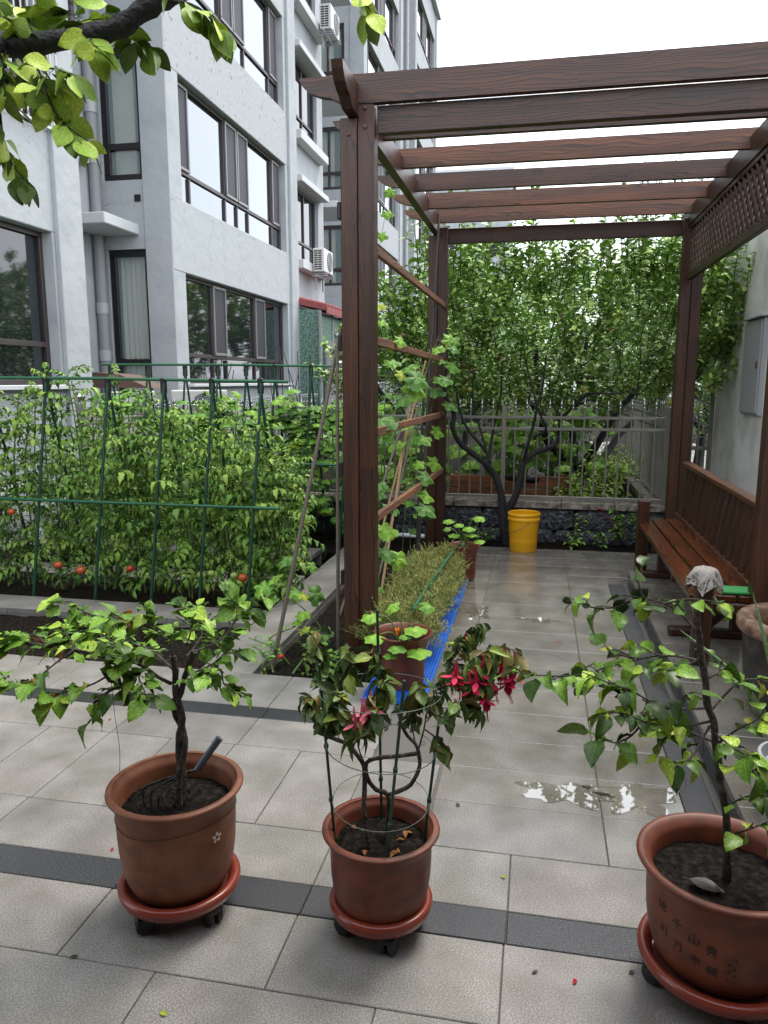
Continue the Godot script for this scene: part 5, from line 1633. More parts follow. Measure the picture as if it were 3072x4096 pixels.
	pbox("door", mbx, Vector3(-0.097, 0.40, -0.0), Vector3(0.012, 0.76, 0.52), M.pvc, 0.003)
	pbox("hood", mbx, Vector3(-0.055, 0.815, 0), Vector3(0.13, 0.014, 0.60), M.pvc_old, 0.003)
	pbox("latch", mbx, Vector3(-0.106, 0.42, 0.21), Vector3(0.014, 0.06, 0.03), M.rust, 0.003)
	# fence along the flats: ball topped posts
	for z in [-4.4, -7.58, -11.2, -14.8]:
		var p := node("ball_post", "stainless steel ball topped fence post below the flats", "post", Vector3(-4.93, 0.3, z), "ball topped posts below the flats")
		var mb := MB.new()
		tube(mb, PackedVector3Array([Vector3(0, -0.4, 0), Vector3(0, 1.0, 0)]), 0.035, 0.035, 14)
		part("shaft", mb.mesh(M.steel), p)
		var b2 := MB.new()
		ball(b2, Vector3(0, 1.075, 0), 0.062, 20)
		part("ball", b2.mesh(M.chrome), p)
	steel_fence("stainless steel picket fence along the foot of the flats", Vector3(-4.93, 0.30, -7.7), Vector3(-4.93, 0.30, -17.0), false)
	# timber edged bed, seen through the fence
	var tb := node("timber_bed", "yellowish timber board bed edging behind the steel fence", "raised bed", Vector3(0, 0, -8.25))
	pbox("board", tb, Vector3(-0.29, 0.475, 0), Vector3(1.27, 0.13, 0.035), M.board, 0.004)
	pbox("board", tb, Vector3(-0.29, 0.33, -0.02), Vector3(1.27, 0.13, 0.035), M.board, 0.004)
	pbox("board", tb, Vector3(-0.29, 0.19, -0.02), Vector3(1.27, 0.13, 0.035), M.board, 0.004)
	for px in [-0.85, 0.28]:
		pbox("stake", tb, Vector3(px, 0.26, -0.06), Vector3(0.05, 0.60, 0.04), M.board, 0.004)
	var rag := MB.new()
	ball(rag, Vector3(-0.20, 0.525, 0.0), 0.15, 14, Vector3(1.0, 0.32, 0.35))
	ball(rag, Vector3(-0.06, 0.51, 0.02), 0.10, 14, Vector3(1.0, 0.40, 0.4))
	solo("black_bag", rag.mesh(M.black), "crumpled black bag lying on the timber bed edge", "bag", Vector3(0, 0, -8.25))
	# white pipe lying in the bed
	var wp := MB.new()
	tube(wp, PackedVector3Array([Vector3(-1.75, 0.055, -7.25), Vector3(-1.05, 0.05, -7.22)]), 0.022, 0.022, 10)
	solo("white_pipe", wp.mesh(M.foam), "white plastic pipe lying in front of the dark stone wall", "pipe")

func steel_fence(label: String, a: Vector3, b: Vector3, spears: bool) -> void:
	var f := node("steel_fence", label, "fence", a)
	var d := (b - a)
	var ln := d.length()
	d = d.normalized()
	for q in [[0.03, 0.032], [0.70, 0.03], [0.81, 0.03]]:
		var mb := MB.new()
		bar(mb, Vector3(0, q[0], 0), d * ln + Vector3(0, q[0], 0), q[1], 0.028, 0.003)
		part("rail", mb.mesh(M.steel), f)
	if not cache.has("picket"):
		var pk := MB.new()
		tube(pk, PackedVector3Array([Vector3(0, 0.02, 0), Vector3(0, 0.90, 0)]), 0.0082, 0.0082, 8)
		cache.picket = pk.mesh(M.steel)
		var sp := MB.new()
		lathe(sp, [Vector2(0.007, 0.895), Vector2(0.014, 0.905), Vector2(0.014, 0.912), Vector2(0.008, 0.918), Vector2(0.013, 0.935), Vector2(0.011, 0.95), Vector2(0.0, 0.995)], 8)
		cache.spear = sp.mesh(M.chrome)
	var n := int(ln / 0.1085)
	for k in n + 1:
		var o := d * (k * ln / n)
		if k % 14 == 0:
			pbox("post", f, o + Vector3(0, 0.46, 0), Vector3(0.042, 0.92, 0.042), M.steel, 0.004)
		else:
			var p := part("picket", cache.picket, f, Transform3D(Basis(), o))
			part("spear", cache.spear, p)

# ---------------------------------------------------------------- vegetable beds
func a_frame_trellis(label: String, z: float, h: float, xs: Array, x0: float, x1: float, midy: float) -> void:
	var t := node("stake_trellis", label, "trellis", Vector3(0, 0, z))
	for x in xs:
		for s in [1.0, -1.0]:
			var mb := MB.new()
			tube(mb, PackedVector3Array([Vector3(x + (-0.04 if s > 0 else 0.07), -0.1, s * 0.29), Vector3(x + s * 0.012, h - 0.02, s * 0.018)]), 0.0115, 0.0105, 8, 0.05)
			part("stake", mb.mesh(M.stake), t)
		pbox("clip", t, Vector3(x, h - 0.04, 0.0), Vector3(0.03, 0.11, 0.055), M.black, 0.006)
	var r := MB.new()
	tube(r, PackedVector3Array([Vector3(x0, h + 0.02, 0), Vector3((x0 + x1) * 0.5, h + 0.012, 0), Vector3(x1, h - 0.012, 0)]), 0.0115, 0.0115, 8, 0.03)
	part("top_rail", r.mesh(M.stake_light), t)
	for s in [1.0, -1.0]:
		var m := MB.new()
		var zz: float = s * 0.29 * (1.0 - midy / h) + s * 0.02
		tube(m, PackedVector3Array([Vector3(x0 + 0.1, midy, zz), Vector3(x1 - 0.02, midy - 0.005, zz)]), 0.011, 0.011, 8, 0.03)
		part("side_rail", m.mesh(M.stake_light), t)

func tomato_plant(at: Vector3, h: float, label: String, group: String, kinds: Array, nl: int, single: int, fruit: Array) -> void:
	var p := node("tomato_plant", label, "tomato plant", at, group)
	var st := MB.new()
	var xfs := []
	var ids := []
	for s in 3:
		var dx := rf(-0.16, 0.16)
		var dz := rf(-0.15, 0.10)
		var hh := h * rf(0.82, 1.05)
		var sp := spline([Vector3(dx * 0.3, -0.05, dz * 0.3), Vector3(dx * 0.8, hh * 0.3, dz), Vector3(dx + rf(-0.06, 0.06), hh * 0.65, dz * 0.7), Vector3(dx + rf(-0.1, 0.1), hh, dz * 0.3)], 4)
		tube(st, sp, 0.008, 0.004, 6)
		var c := int(nl / 3.0)
		for k in c:
			var t := lerpf(0.13, 1.0, pow((k + rf(0, 1)) / c, 0.92))
			var a := along(sp, t)
			var an := k * 2.4 + rf(-0.4, 0.4)
			var dir := Vector3(cos(an), rf(-0.05, 0.55) + (0.5 if t > 0.92 else 0.0) - (0.45 if t < 0.4 else 0.0), sin(an) * 0.62).normalized()
			var sc := rf(0.5, 1.3) * (0.75 if t > 0.9 else 1.0)
			xfs.append(Transform3D(leaf_basis(dir, Vector3.UP + rv(0.25)).scaled(Vector3.ONE * sc), a[0]))
			ids.append(pick([4, 4, 4 if t < 0.5 else 2, 1 if t < 0.6 else 4]))
	part("stem", st.mesh(M.stem), p)
	put_leaves(p, "leaf", kinds, xfs, ids, single)
	for f in fruit:
		var mb := MB.new()
		ball(mb, Vector3.ZERO, f[1], 16, Vector3(1, 0.86, 1))
		var o := part("tomato", mb.mesh(f[2]), p, Transform3D(Basis(), f[0]))
		var cl := MB.new()
		for j in 5:
			var an := TAU * j / 5.0
			leaf_shape(cl, Transform3D(leaf_basis(Vector3(cos(an), 0.1, sin(an)), Vector3.UP), Vector3(0, f[1] * 0.84, 0)), f[1] * 0.8, f[1] * 0.25, 2, 2, 0.2, 0.2, 0.8, 0.0)
		tube(cl, spline([Vector3(0, f[1] * 0.8, 0), Vector3(0.004, f[1] * 1.3, 0), Vector3(-f[0].x * 0.3, f[1] * 1.3 + 0.06, -f[0].z * 0.3)], 3), 0.0022, 0.0022, 4)
		part("calyx", cl.mesh(M.stem), o)

func build_vegetables() -> void:
	rng.seed = 401
	a_frame_trellis("green plastic stake trellis carrying the tomatoes in front of the coping", -5.08, 1.555, [-4.05, -3.57, -3.07, -2.63, -2.26, -1.90], -4.6, -1.70, 0.69)
	a_frame_trellis("taller green stake trellis against the steel fence behind the tomatoes", -7.02, 1.69, [-4.2, -3.80, -3.40, -3.06, -2.77, -2.48, -2.12, -1.75], -4.3, -1.55, 0.78)
	var kinds := []
	for k in 4:
		kinds.append(tomato_leaf_mesh(M.tomato_leaf[k], 0.205, [0.55, 0.35, 0.75, 0.25][k]))
	var fr := {1: [[Vector3(0.13, 0.235, 0.26), 0.034, M.tomato_orange]], 2: [[Vector3(-0.02, 0.215, 0.27), 0.036, M.tomato_orange]], 3: [[Vector3(-0.02, 0.22, 0.24), 0.028, M.tomato_red]], 4: [[Vector3(0.20, 0.225, 0.24), 0.033, M.tomato_green], [Vector3(0.265, 0.235, 0.22), 0.028, M.tomato_green]], 5: [[Vector3(0.03, 0.225, 0.22), 0.028, M.tomato_green], [Vector3(0.10, 0.215, 0.23), 0.034, M.tomato_orange]], 0: [[Vector3(0.1, 0.62, 0.28), 0.028, M.tomato_orange]]}
	var tl := {0: "tomato plant with one small orange fruit high among its leaves", 3: "tomato plant with one small red fruit near its foot", 4: "tomato plant with two pale green fruits near its foot", 5: "tomato plant with a green and an orange fruit side by side"}
	var xs := [-3.92, -3.58, -3.22, -2.88, -2.50, -2.10, -4.25, -1.86]
	for k in xs.size():
		tomato_plant(Vector3(xs[k], -0.03, -5.15 + rf(-0.06, 0.06)), [1.55, 1.62, 1.40, 1.60, 1.46, 1.42, 1.52, 1.15][k], tl.get(k, "bushy tomato plant on the stake trellis in front of the coping"), "tomato plants on the front trellis", kinds, 150, 48, fr.get(k, []))
	for k in 8:
		tomato_plant(Vector3(-4.3 + k * 0.33, -0.03, -6.02 + rf(-0.08, 0.08)), rf(0.9, 1.2), "pepper bush with dense leaves between the two trellises", "bushes between the trellises", kinds, 84, 0, [])
	# squash vines on the far trellis
	var sq := []
	for m in M.squash:
		sq.append(lobed_mesh(m, 0.085, 5, 0.2, 0.25))
	for k in 7:
		var p := node("squash_vine", "climbing squash vine on the trellis by the fence", "vine", Vector3(-4.2 + k * 0.4, -0.02, -7.05), "squash vines by the fence")
		var st := MB.new()
		var xfs := []
		var ids := []
		for s in 4:
			var x := rf(-0.25, 0.25)
			var sp := spline([Vector3(0, 0, 0), Vector3(x, 0.5, rf(-0.1, 0.15)), Vector3(x + rf(-0.1, 0.1), 1.0, rf(-0.1, 0.1)), Vector3(x + rf(-0.25, 0.25), rf(1.2, 1.5), rf(-0.15, 0.1))], 4)
			tube(st, sp, 0.005, 0.003, 5)
			for j in 30:
				var a := along(sp, rf(0.12, 1.0))
				var an := rf(0, TAU)
				var dir := Vector3(cos(an), -0.25, sin(an)).normalized()
				var q: Vector3 = a[0] + Vector3(cos(an), 0.5, sin(an)) * rf(0.04, 0.12)
				tube(st, PackedVector3Array([a[0], q]), 0.002, 0.0018, 3)
				xfs.append(Transform3D(leaf_basis(dir, Vector3(dir.x * 0.5, 1, 0.4) + rv(0.3)).scaled(Vector3.ONE * rf(0.6, 1.15)), q))
				ids.append(pick([4, 3, 3, 0.6]))
		part("stem", st.mesh(M.stem), p)
		put_leaves(p, "leaf", sq, xfs, ids, 22)
	# vines climbing the pergola laths and bamboo
	var vn := []
	for m in M.squash:
		vn.append(lobed_mesh(m, 0.105, 5, 0.34, 0.2, 24, 0.06))
	for v in [[Vector3(-1.02, -0.04, -4.9), "lobed leaved vine climbing the laths between the pergola posts", [Vector3(0.02, 0.7, 0.1), Vector3(0.08, 1.3, 0.25), Vector3(0.10, 1.75, 0.3), Vector3(0.0, 2.05, 0.1)], 22], [Vector3(-1.05, -0.04, -5.9), "vine with broad leaves on the bamboo behind the near post", [Vector3(0.05, 0.6, 0.1), Vector3(0.1, 1.15, 0.0), Vector3(0.16, 1.6, -0.1), Vector3(0.25, 1.95, -0.3)], 18], [Vector3(-1.12, -0.04, -6.8), "vine twining round the far pergola post", [Vector3(0.0, 0.5, 0.0), Vector3(0.1, 1.0, -0.1), Vector3(0.18, 1.5, -0.2), Vector3(0.2, 1.85, -0.25)], 18], [Vector3(-1.22, -0.05, -4.35), "low vine with toothed leaves spilling over the granite coping", [Vector3(-0.10, 0.15, 0.0), Vector3(-0.22, 0.28, 0.05), Vector3(-0.28, 0.36, 0.0), Vector3(-0.2, 0.5, -0.1)], 12]]:
		var p := node("climbing_vine", v[1], "vine", v[0])
		var pts: Array = [Vector3.ZERO]
		pts.append_array(v[2])
		var sp := spline(pts, 5)
		var st := MB.new()
		tube(st, sp, 0.004, 0.002, 5)
		var xfs := []
		var ids := []
		for j in v[3]:
			var a := along(sp, lerpf(0.08, 1.0, (j + rf(0, 1)) / v[3]))
			var an := rf(-0.6, 2.6)
			var q: Vector3 = a[0] + Vector3(cos(an) * 0.9, 0.35, sin(an)) * rf(0.05, 0.16)
			tube(st, PackedVector3Array([a[0], q]), 0.0018, 0.0015, 3)
			var dir := Vector3(cos(an), -0.55, sin(an)).normalized()
			xfs.append(Transform3D(leaf_basis(dir, Vector3(dir.x * 0.7, 0.8, 0.55) + rv(0.3)).scaled(Vector3.ONE * rf(0.45, 1.1) * (0.7 if v[3] == 12 else 1.0)), q))
			ids.append(pick([4, 3, 3, 0.8]))
		part("stem", st.mesh(M.stem), p)
		put_leaves(p, "leaf", vn, xfs, ids, 60)
	# thin tendrils with a few small leaves hanging from the top lath
	var td := node("vine_tendril", "thin vine tendril dangling beside the near post", "vine", Vector3(-0.90, 0, -4.3))
	var tm := MB.new()
	tube(tm, spline([Vector3(0, 2.25, 0), Vector3(0.03, 2.42, -0.02), Vector3(0.06, 2.55, 0.0), Vector3(0.10, 2.60, 0.0), Vector3(0.16, 2.40, 0.02)], 5), 0.0012, 0.0008, 4)
	part("stem", tm.mesh(M.stem), td)
	for q in [Vector3(0.02, 2.36, 0), Vector3(0.05, 2.47, 0.01), Vector3(0.08, 2.58, 0)]:
		part("leaf", vn[1], td, Transform3D(leaf_basis(Vector3(rf(-1, 1), -0.8, 0.4), Vector3(0.3, 0.6, 0.8)).scaled(Vector3.ONE * 0.38), q))
	# bamboo canes
	var cane := func(a: Vector3, b: Vector3, r: float, m: Material, label: String, group: String) -> void:
		var mb := MB.new()
		var ln := a.distance_to(b)
		var seg := int(maxf(4, ln / 0.17))
		var pts := PackedVector3Array()
		for i in seg * 4 + 1:
			pts.append(a.lerp(b, float(i) / (seg * 4)))
		tube(mb, pts, r, r * 0.8, 8)
		var pole := solo("bamboo_cane", mb.mesh(m), label, "bamboo cane", Vector3.ZERO, group)
		for i in range(1, seg):
			var nb := MB.new()
			var c := a.lerp(b, float(i) / seg)
			var d := (b - a).normalized()
			var rr := lerpf(r, r * 0.8, float(i) / seg)
			tube(nb, PackedVector3Array([c - d * 0.006, c - d * 0.002, c + d * 0.002, c + d * 0.006]), rr * 1.16, rr * 1.16, 8)
			part("node_ring", nb.mesh(m), pole)
	cane.call(Vector3(-1.42, -0.05, -3.86), Vector3(-1.062, 1.84, -4.10), 0.0125, M.bamboo, "weathered bamboo cane leaning from the coping to the near pergola post", "")
	cane.call(Vector3(-1.10, -0.05, -4.10), Vector3(-1.066, 1.72, -4.02), 0.011, M.bamboo, "grey upright bamboo cane against the near pergola post", "")
	cane.call(Vector3(-0.98, 0.0, -6.35), Vector3(-0.90, 3.0, -6.9), 0.012, M.bamboo_dark, "long dark cane leaning up to the pergola rail", "")
	var k2 := 0
	for q in [[Vector3(-1.25, -0.05, -5.5), Vector3(-0.98, 1.72, -6.7)], [Vector3(-1.15, -0.05, -5.3), Vector3(-0.95, 1.62, -6.5)], [Vector3(-1.05, -0.05, -5.0), Vector3(-1.0, 1.68, -6.3)], [Vector3(-1.3, -0.05, -4.9), Vector3(-1.0, 1.2, -5.6)]]:
		cane.call(q[0], q[1], 0.011, M.bamboo_gold if k2 % 2 == 0 else M.bamboo, "slanting bamboo cane among the vines between the pergola posts", "bamboo canes among the vines")
		k2 += 1
	cane.call(Vector3(-1.02, -0.05, -6.5), Vector3(-0.99, 1.62, -6.72), 0.013, M.bamboo_dark, "dark upright cane beside the far pergola post", "")
	for k in 9:
		cane.call(Vector3(-5.1 + k * 0.10, 0.2, -14.2), Vector3(-4.75 + rf(-0.45, 0.5), rf(1.7, 2.25), -14.4), 0.011, M.bamboo_dark, "thin dark bean pole standing in front of the glazed lean-to", "bean poles by the lean-to")
	# seedlings in the bare bed
	var small := []
	for m in M.squash:
		small.append(leaf_mesh(m, 0.05, 0.024, 5, 2, 0.3, 0.3, 0.7, 0.2, 0.1))
	for k in 20:
		var p := node("seedling", "small leafy seedling in the bare soil bed", "seedling", Vector3(rf(-3.7, -1.95), -0.05, rf(-4.36, -3.82)), "seedlings in the bare bed")
		var xfs := []
		var ids := []
		for j in 14:
			var an := j * 2.4
			xfs.append(Transform3D(leaf_basis(Vector3(cos(an), rf(0.2, 1.2), sin(an)), Vector3.UP + rv(0.3)).scaled(Vector3.ONE * rf(0.6, 1.3)), Vector3(0, rf(0, 0.05), 0)))
			ids.append(pick([2, 4, 1, 2]))
		for j in 4:
			if xfs.size() > j:
				part("leaf", small[ids[j]], p, xfs[j])
		many("foliage", p, small[1], xfs.slice(4))
	# small plants: at the foot of the cane, below the wall
	for q in [[Vector3(-1.36, -0.05, -3.78), 0.20, "small tomato seedling with one red fruit at the foot of the leaning cane", 1], [Vector3(-1.16, -0.05, -3.80), 0.16, "young tomato plant in the soil strip by the near post", 0], [Vector3(-1.0, -0.05, -3.76), 0.18, "low green plant at the foot of the near pergola post", 0], [Vector3(-1.30, -0.05, -4.0), 0.22, "leafy young plant against the coping edge", 0]]:
		tomato_plant(q[0], q[1], q[2], "", [small[0], small[1], small[2], small[1]], 45, 45, [[Vector3(0.04, 0.13, 0.05), 0.017, M.tomato_red]] if q[3] else [])
	for q in [[Vector3(0.37, 0.0, -7.34), 0.30, "thin yellow green sapling below the stone wall", 1, 34], [Vector3(0.80, 0.0, -7.38), 0.34, "rose bush with dark leaves below the stone wall", 0, 90], [Vector3(0.98, 0.0, -7.30), 0.30, "leafy weed clump beside the rose bush", 2, 90], [Vector3(-0.62, 0.0, -7.32), 0.28, "tall weed below the wall beside the pot with the gourd", 2, 36], [Vector3(-0.45, 0.0, -7.25), 0.16, "low weed near the foot of the tree", 0, 40], [Vector3(0.60, 0.0, -7.25), 0.15, "small weed between the sapling and the rose bush", 0, 26], [Vector3(0.35, 0.0, -7.2), 0.10, "low bright weed at the edge of the tiles", 1, 24]]:
		var p := node("border_plant", q[2], "plant", q[0])
		var st := MB.new()
		var xfs := []
		var ids := []
		for s in 5:
			var sp := spline([Vector3.ZERO, Vector3(rf(-0.08, 0.08), q[1] * 0.5, rf(-0.06, 0.06)), Vector3(rf(-0.15, 0.15), q[1] * rf(0.8, 1.1), rf(-0.1, 0.1))], 3)
			tube(st, sp, 0.004, 0.002, 5)
			for j in int(q[4] / 5.0):
				var a := along(sp, rf(0.2, 1.0))
				var an := rf(0, TAU)
				xfs.append(Transform3D(leaf_basis(Vector3(cos(an), rf(-0.3, 0.5), sin(an)), Vector3.UP + rv(0.4)).scaled(Vector3.ONE * rf(0.7, 1.4)), a[0]))
				ids.append(q[3])
		part("stem", st.mesh(M.stem_dark), p)
		put_leaves(p, "leaf", small, xfs, ids, 60)
	var rose := MB.new()
	for k in 14:
		var an := k * 2.4
		leaf_shape(rose, Transform3D(leaf_basis(Vector3(cos(an) * 0.7, 0.6 - k * 0.06, sin(an) * 0.7), Vector3(-cos(an), 0.6, -sin(an))), Vector3.ZERO), 0.034, 0.03, 3, 2, 0.2, -0.3, 0.6, 0.0)
	tube(rose, spline([Vector3(0.20, -0.28, -0.02), Vector3(0.12, -0.10, 0), Vector3(0.02, -0.02, 0), Vector3.ZERO], 3), 0.0025, 0.0018, 4)
	solo("rose", rose.mesh(M.rose_red), "dark red rose bloom in front of the stone wall", "rose", Vector3(0.60, 0.335, -7.36))

# ---------------------------------------------------------------- trees
func shoot_leaves(xfs: Array, ids: Array, a: Vector3, b: Vector3, n: int, smin: float, smax: float, weights: Array, outw := Vector3.ZERO) -> void:
	var d := (b - a).normalized()
	var s := d.cross(Vector3(0.3, 0.1, 1)).normalized()
	var t := d.cross(s)
	for k in n:
		var q := (k + rf(0, 1)) / n
		var an := k * 2.4 + rf(-0.3, 0.3)
		var dir := (s * cos(an) + t * sin(an) + d * rf(0.3, 1.0) + outw * rf(0.3, 1.0) + Vector3.DOWN * rf(-0.1, 0.5)).normalized()
		xfs.append(Transform3D(leaf_basis(dir, Vector3.UP + rv(0.45)).scaled(Vector3.ONE * rf(smin, smax)), a.lerp(b, q)))
		ids.append(pick(weights))

func fruit_tree(called: String, label: String, at: Vector3, limbs: Array, c: Vector3, rad: Vector3, shoots: int, per: int, kinds: Array, single: int, fruit: int, trunk_m: Material, thick: Array, upw := 0.75, ymin := 0.9, tall := 0) -> void:
	var t := node(called, label, "tree", at)
	var mb := MB.new()
	for i in limbs.size():
		var th: float = thick[i] if i < thick.size() else thick[thick.size() - 1] * 0.7
		tube(mb, spline(v3s(limbs[i]), 4), th, th * 0.4, 8, 0.08)
	part("trunk", mb.mesh(trunk_m), t)
	var tw := MB.new()
	var xfs := []
	var ids := []
	var spots := []
	for i in shoots:
		var u := Vector3.ZERO
		while true:
			u = rv(1.0)
			if u.length() < 1.0 and u.length() > (0.62 if called == "plum_tree" else 0.5) and (called != "plum_tree" or u.z > -0.55 or i % 3 == 0):
				break
		var p := c + u * rad
		p.y = maxf(p.y, ymin)
		var out := Vector3(u.x, 0, u.z) * 0.5
		var d := (out + Vector3.UP * upw + rv(0.45)).normalized()
		var ln := rf(0.28, 0.62)
		if tall > 0 and i < tall:
			p.y = c.y + rad.y * rf(0.55, 0.85)
			d = (Vector3.UP + rv(0.18)).normalized()
			ln = rf(0.5, 0.95)
		var e := p + d * ln
		tube(tw, PackedVector3Array([p, p.lerp(e, 0.5) + rv(0.015), e]), 0.006, 0.002, 4)
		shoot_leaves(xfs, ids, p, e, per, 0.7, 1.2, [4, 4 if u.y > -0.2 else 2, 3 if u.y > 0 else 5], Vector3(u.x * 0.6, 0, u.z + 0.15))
		spots.append(p)
	part("twigs", tw.mesh(trunk_m), t).set_meta("kind", "stuff")
	put_leaves(t, "leaf", kinds, xfs, ids, single)
	if fruit > 0:
		var fm := [MB.new(), MB.new()]
		for k in 2:
			ball(fm[k], Vector3.ZERO, 0.026, 12)
		var fms := [fm[0].mesh(M.plum_fruit), fm[1].mesh(M.plum_green)]
		for k in fruit:
			var s: Vector3 = spots[rng.randi_range(0, spots.size() - 1)]
			s.z = c.z + rad.z * rf(0.3, 0.95)
			s.y = lerpf(ymin + 0.15, c.y + rad.y * 0.3, rf(0, 1))
			for j in rng.randi_range(1, 4):
				part("plum", fms[0 if s.y > 1.6 else 1], t, Transform3D(Basis(), s + rv(0.045)))

func build_trees() -> void:
	rng.seed = 501
	var kinds := []
	for m in M.plum:
		kinds.append(leaf_mesh(m, 0.088, 0.048, 4, 2, 0.3, 0.22, 0.8, 0.1))
	fruit_tree("plum_tree", "plum tree with a forked dark trunk behind the yellow bucket", Vector3(-0.265, -0.03, -7.33), TP, Vector3(0.50, 1.95, -0.85), Vector3(2.05, 0.86, 0.78), 500, 27, kinds, 300, 18, M.bark_dark, [0.042, 0.040, 0.022, 0.018, 0.014, 0.02, 0.014], 0.85, 1.06, 34)
	# upright tips above the pergola beam
	var k2 := []
	for m in [M.plum[2], M.plum[0], M.plum[2]]:
		k2.append(leaf_mesh(m, 0.11, 0.052, 4, 2, 0.3, 0.25, 0.8, 0.1))
	fruit_tree("fruit_tree", "dark leaved tree with slanting black limbs behind the steel fence", Vector3(0.45, -0.05, -9.4), T2, Vector3(0.55, 2.1, -0.5), Vector3(2.5, 0.85, 1.3), 260, 24, k2, 0, 0, M.bark_dark, [0.075, 0.06, 0.055, 0.055], 0.8, 1.15)
	var lim := [[[0, -0.1, 0], [0.05, 0.6, 0.02], [0.1, 1.3, 0], [0.0, 2.2, 0.1]], [[0.05, 0.7, 0], [0.5, 1.4, 0.2], [0.8, 2.2, 0.3]], [[0.06, 0.8, 0], [-0.5, 1.5, 0.1], [-0.8, 2.3, 0.2]]]
	var n := 0
	for q in [[Vector3(2.9, -0.05, -11.2), Vector3(1.9, 1.5, 1.5), 2.4, "bushy green tree beyond the steel gate"], [Vector3(-2.0, -0.05, -12.0), Vector3(1.3, 0.9, 1.2), 1.6, "low leafy tree in the far vegetable plot"], [Vector3(1.4, -0.05, -14.5), Vector3(2.6, 1.2, 1.5), 2.4, "broad tree standing at the end of the fence"], [Vector3(5.2, -0.05, -15.0), Vector3(2.2, 1.9, 1.5), 3.0, "tall green tree behind the white wall"], [Vector3(6.0, -0.05, -20.0), Vector3(2.4, 2.0, 1.8), 3.2, "round green tree farther behind the white wall"], [Vector3(8.5, -0.05, -27.0), Vector3(2.8, 2.4, 2.0), 3.8, "large tree at the far end of the path"], [Vector3(0.2, -0.05, -12.6), Vector3(1.7, 0.8, 0.9), 1.25, "low dense bush tree behind the slanting limbs"], [Vector3(2.6, -0.05, -13.4), Vector3(1.5, 0.9, 0.9), 1.3, "low dense tree beside the pale path"], [Vector3(-1.6, -0.05, -17.0), Vector3(1.6, 1.2, 1.4), 2.0, "spreading tree at the far end of the vegetable plots"]]:
		fruit_tree("garden_tree", q[3], q[0], lim, Vector3(0, q[2], 0), q[1], 260, 22, k2, 0, 0, M.bark_dark, [0.08, 0.05, 0.05], 0.7, 0.35 if q[2] < 1.4 else 0.9)
		n += 1
	# the belt of trees that closes the view and that the windows mirror
	var k3 := []
	for m in M.plum:
		k3.append(leaf_mesh(m, 0.26, 0.15, 4, 2, 0.3, 0.22, 0.8, 0.1))
	var big := [[[0, -0.1, 0], [0.1, 1.4, 0.05], [0.2, 2.8, 0], [0.0, 4.6, 0.2]], [[0.1, 1.6, 0], [1.0, 3.0, 0.4], [1.6, 4.6, 0.6]], [[0.1, 1.8, 0], [-1.0, 3.2, 0.2], [-1.6, 4.8, 0.4]]]
	for q in [[Vector3(-2.6, -0.1, -33.0), 3.4, "full green tree far behind beside the flats"], [Vector3(1.2, -0.1, -37.0), 3.9, "tall round tree in the far belt behind the fence"], [Vector3(5.0, -0.1, -34.0), 4.2, "broad green tree in the far belt behind the gate"], [Vector3(9.0, -0.1, -38.0), 4.6, "large crowned tree at the end of the far belt"], [Vector3(13.0, -0.1, -33.0), 4.6, "green tree standing apart behind the whitewashed wall"]]:
		fruit_tree("garden_tree", q[2], q[0], big, Vector3(0, q[1], 0), Vector3(2.9, 2.6, 2.2), 330, 20, k3, 0, 0, M.bark_dark, [0.16, 0.1, 0.1], 0.7, 0.8)
	# tall thin poplars far behind
	for q in [[Vector3(3.2, 0, -27), 8.3], [Vector3(4.1, 0, -27.5), 8.6], [Vector3(5.0, 0, -28), 8.0], [Vector3(6.3, 0, -26), 7.4]]:
		var t := node("poplar_tree", "slender poplar far behind the garden", "tree", q[0], "poplars far behind the garden")
		var mb := MB.new()
		tube(mb, PackedVector3Array([Vector3.ZERO, Vector3(0.05, q[1] * 0.5, 0), Vector3(0, q[1], 0)]), 0.10, 0.02, 7, 0.05)
		part("trunk", mb.mesh(M.bark), t)
		var xfs := []
		var ids := []
		for i in 220:
			var y: float = q[1] * rf(0.2, 0.97)
			var an := rf(0, TAU)
			var a := Vector3(cos(an) * rf(0, 0.35), y, sin(an) * rf(0, 0.35))
			shoot_leaves(xfs, ids, a, a + Vector3(cos(an) * 0.2, 0.45, sin(an) * 0.2), 12, 0.7, 1.1, [3, 1, 3])
		put_leaves(t, "leaf", k2, xfs, ids, 0)
	# tree whose branch hangs into the picture overhead
	rng.seed = 533
	var o := node("overhanging_tree", "dark tree branch with pale green leaves hanging in overhead", "tree", Vector3(-0.55, 0, -1.40))
	part("trunk", frame_mesh([[[-0.95, 0.0, 0.75], [-0.92, 0.8, 0.70], [-0.85, 1.5, 0.55], [-0.62, 1.95, 0.30], [-0.407, 2.126, 0.133]]], 0.06, M.bark_dark, [0.055], 0.05), o)
	var br := BP.duplicate()
	part("branch", frame_mesh(br, 0.006, M.bark_dark, [0.0215, 0.007], 0.12), o)
	kinds = []
	for m in M.over:
		kinds.append(leaf_mesh(m, 0.064, 0.036, 7, 4, 0.14, 0.15, 0.82, 0.10, 0.02))
	var q2 := branch_leaves(BP, 1, 120.0, 0.9, 0.45, [5, 4, 4, 3], 0.65, 1.15, 0.5, 0.12)
	put_leaves(o, "leaf", kinds, q2[0], q2[1])
	# plants of the neighbouring plot, seen through the fence
	rng.seed = 560
	var sq := []
	for m in [M.squash[1], M.squash[0], M.squash[1], M.squash[2]]:
		sq.append(lobed_mesh(m, 0.13, 5, 0.22, 0.3, 18))
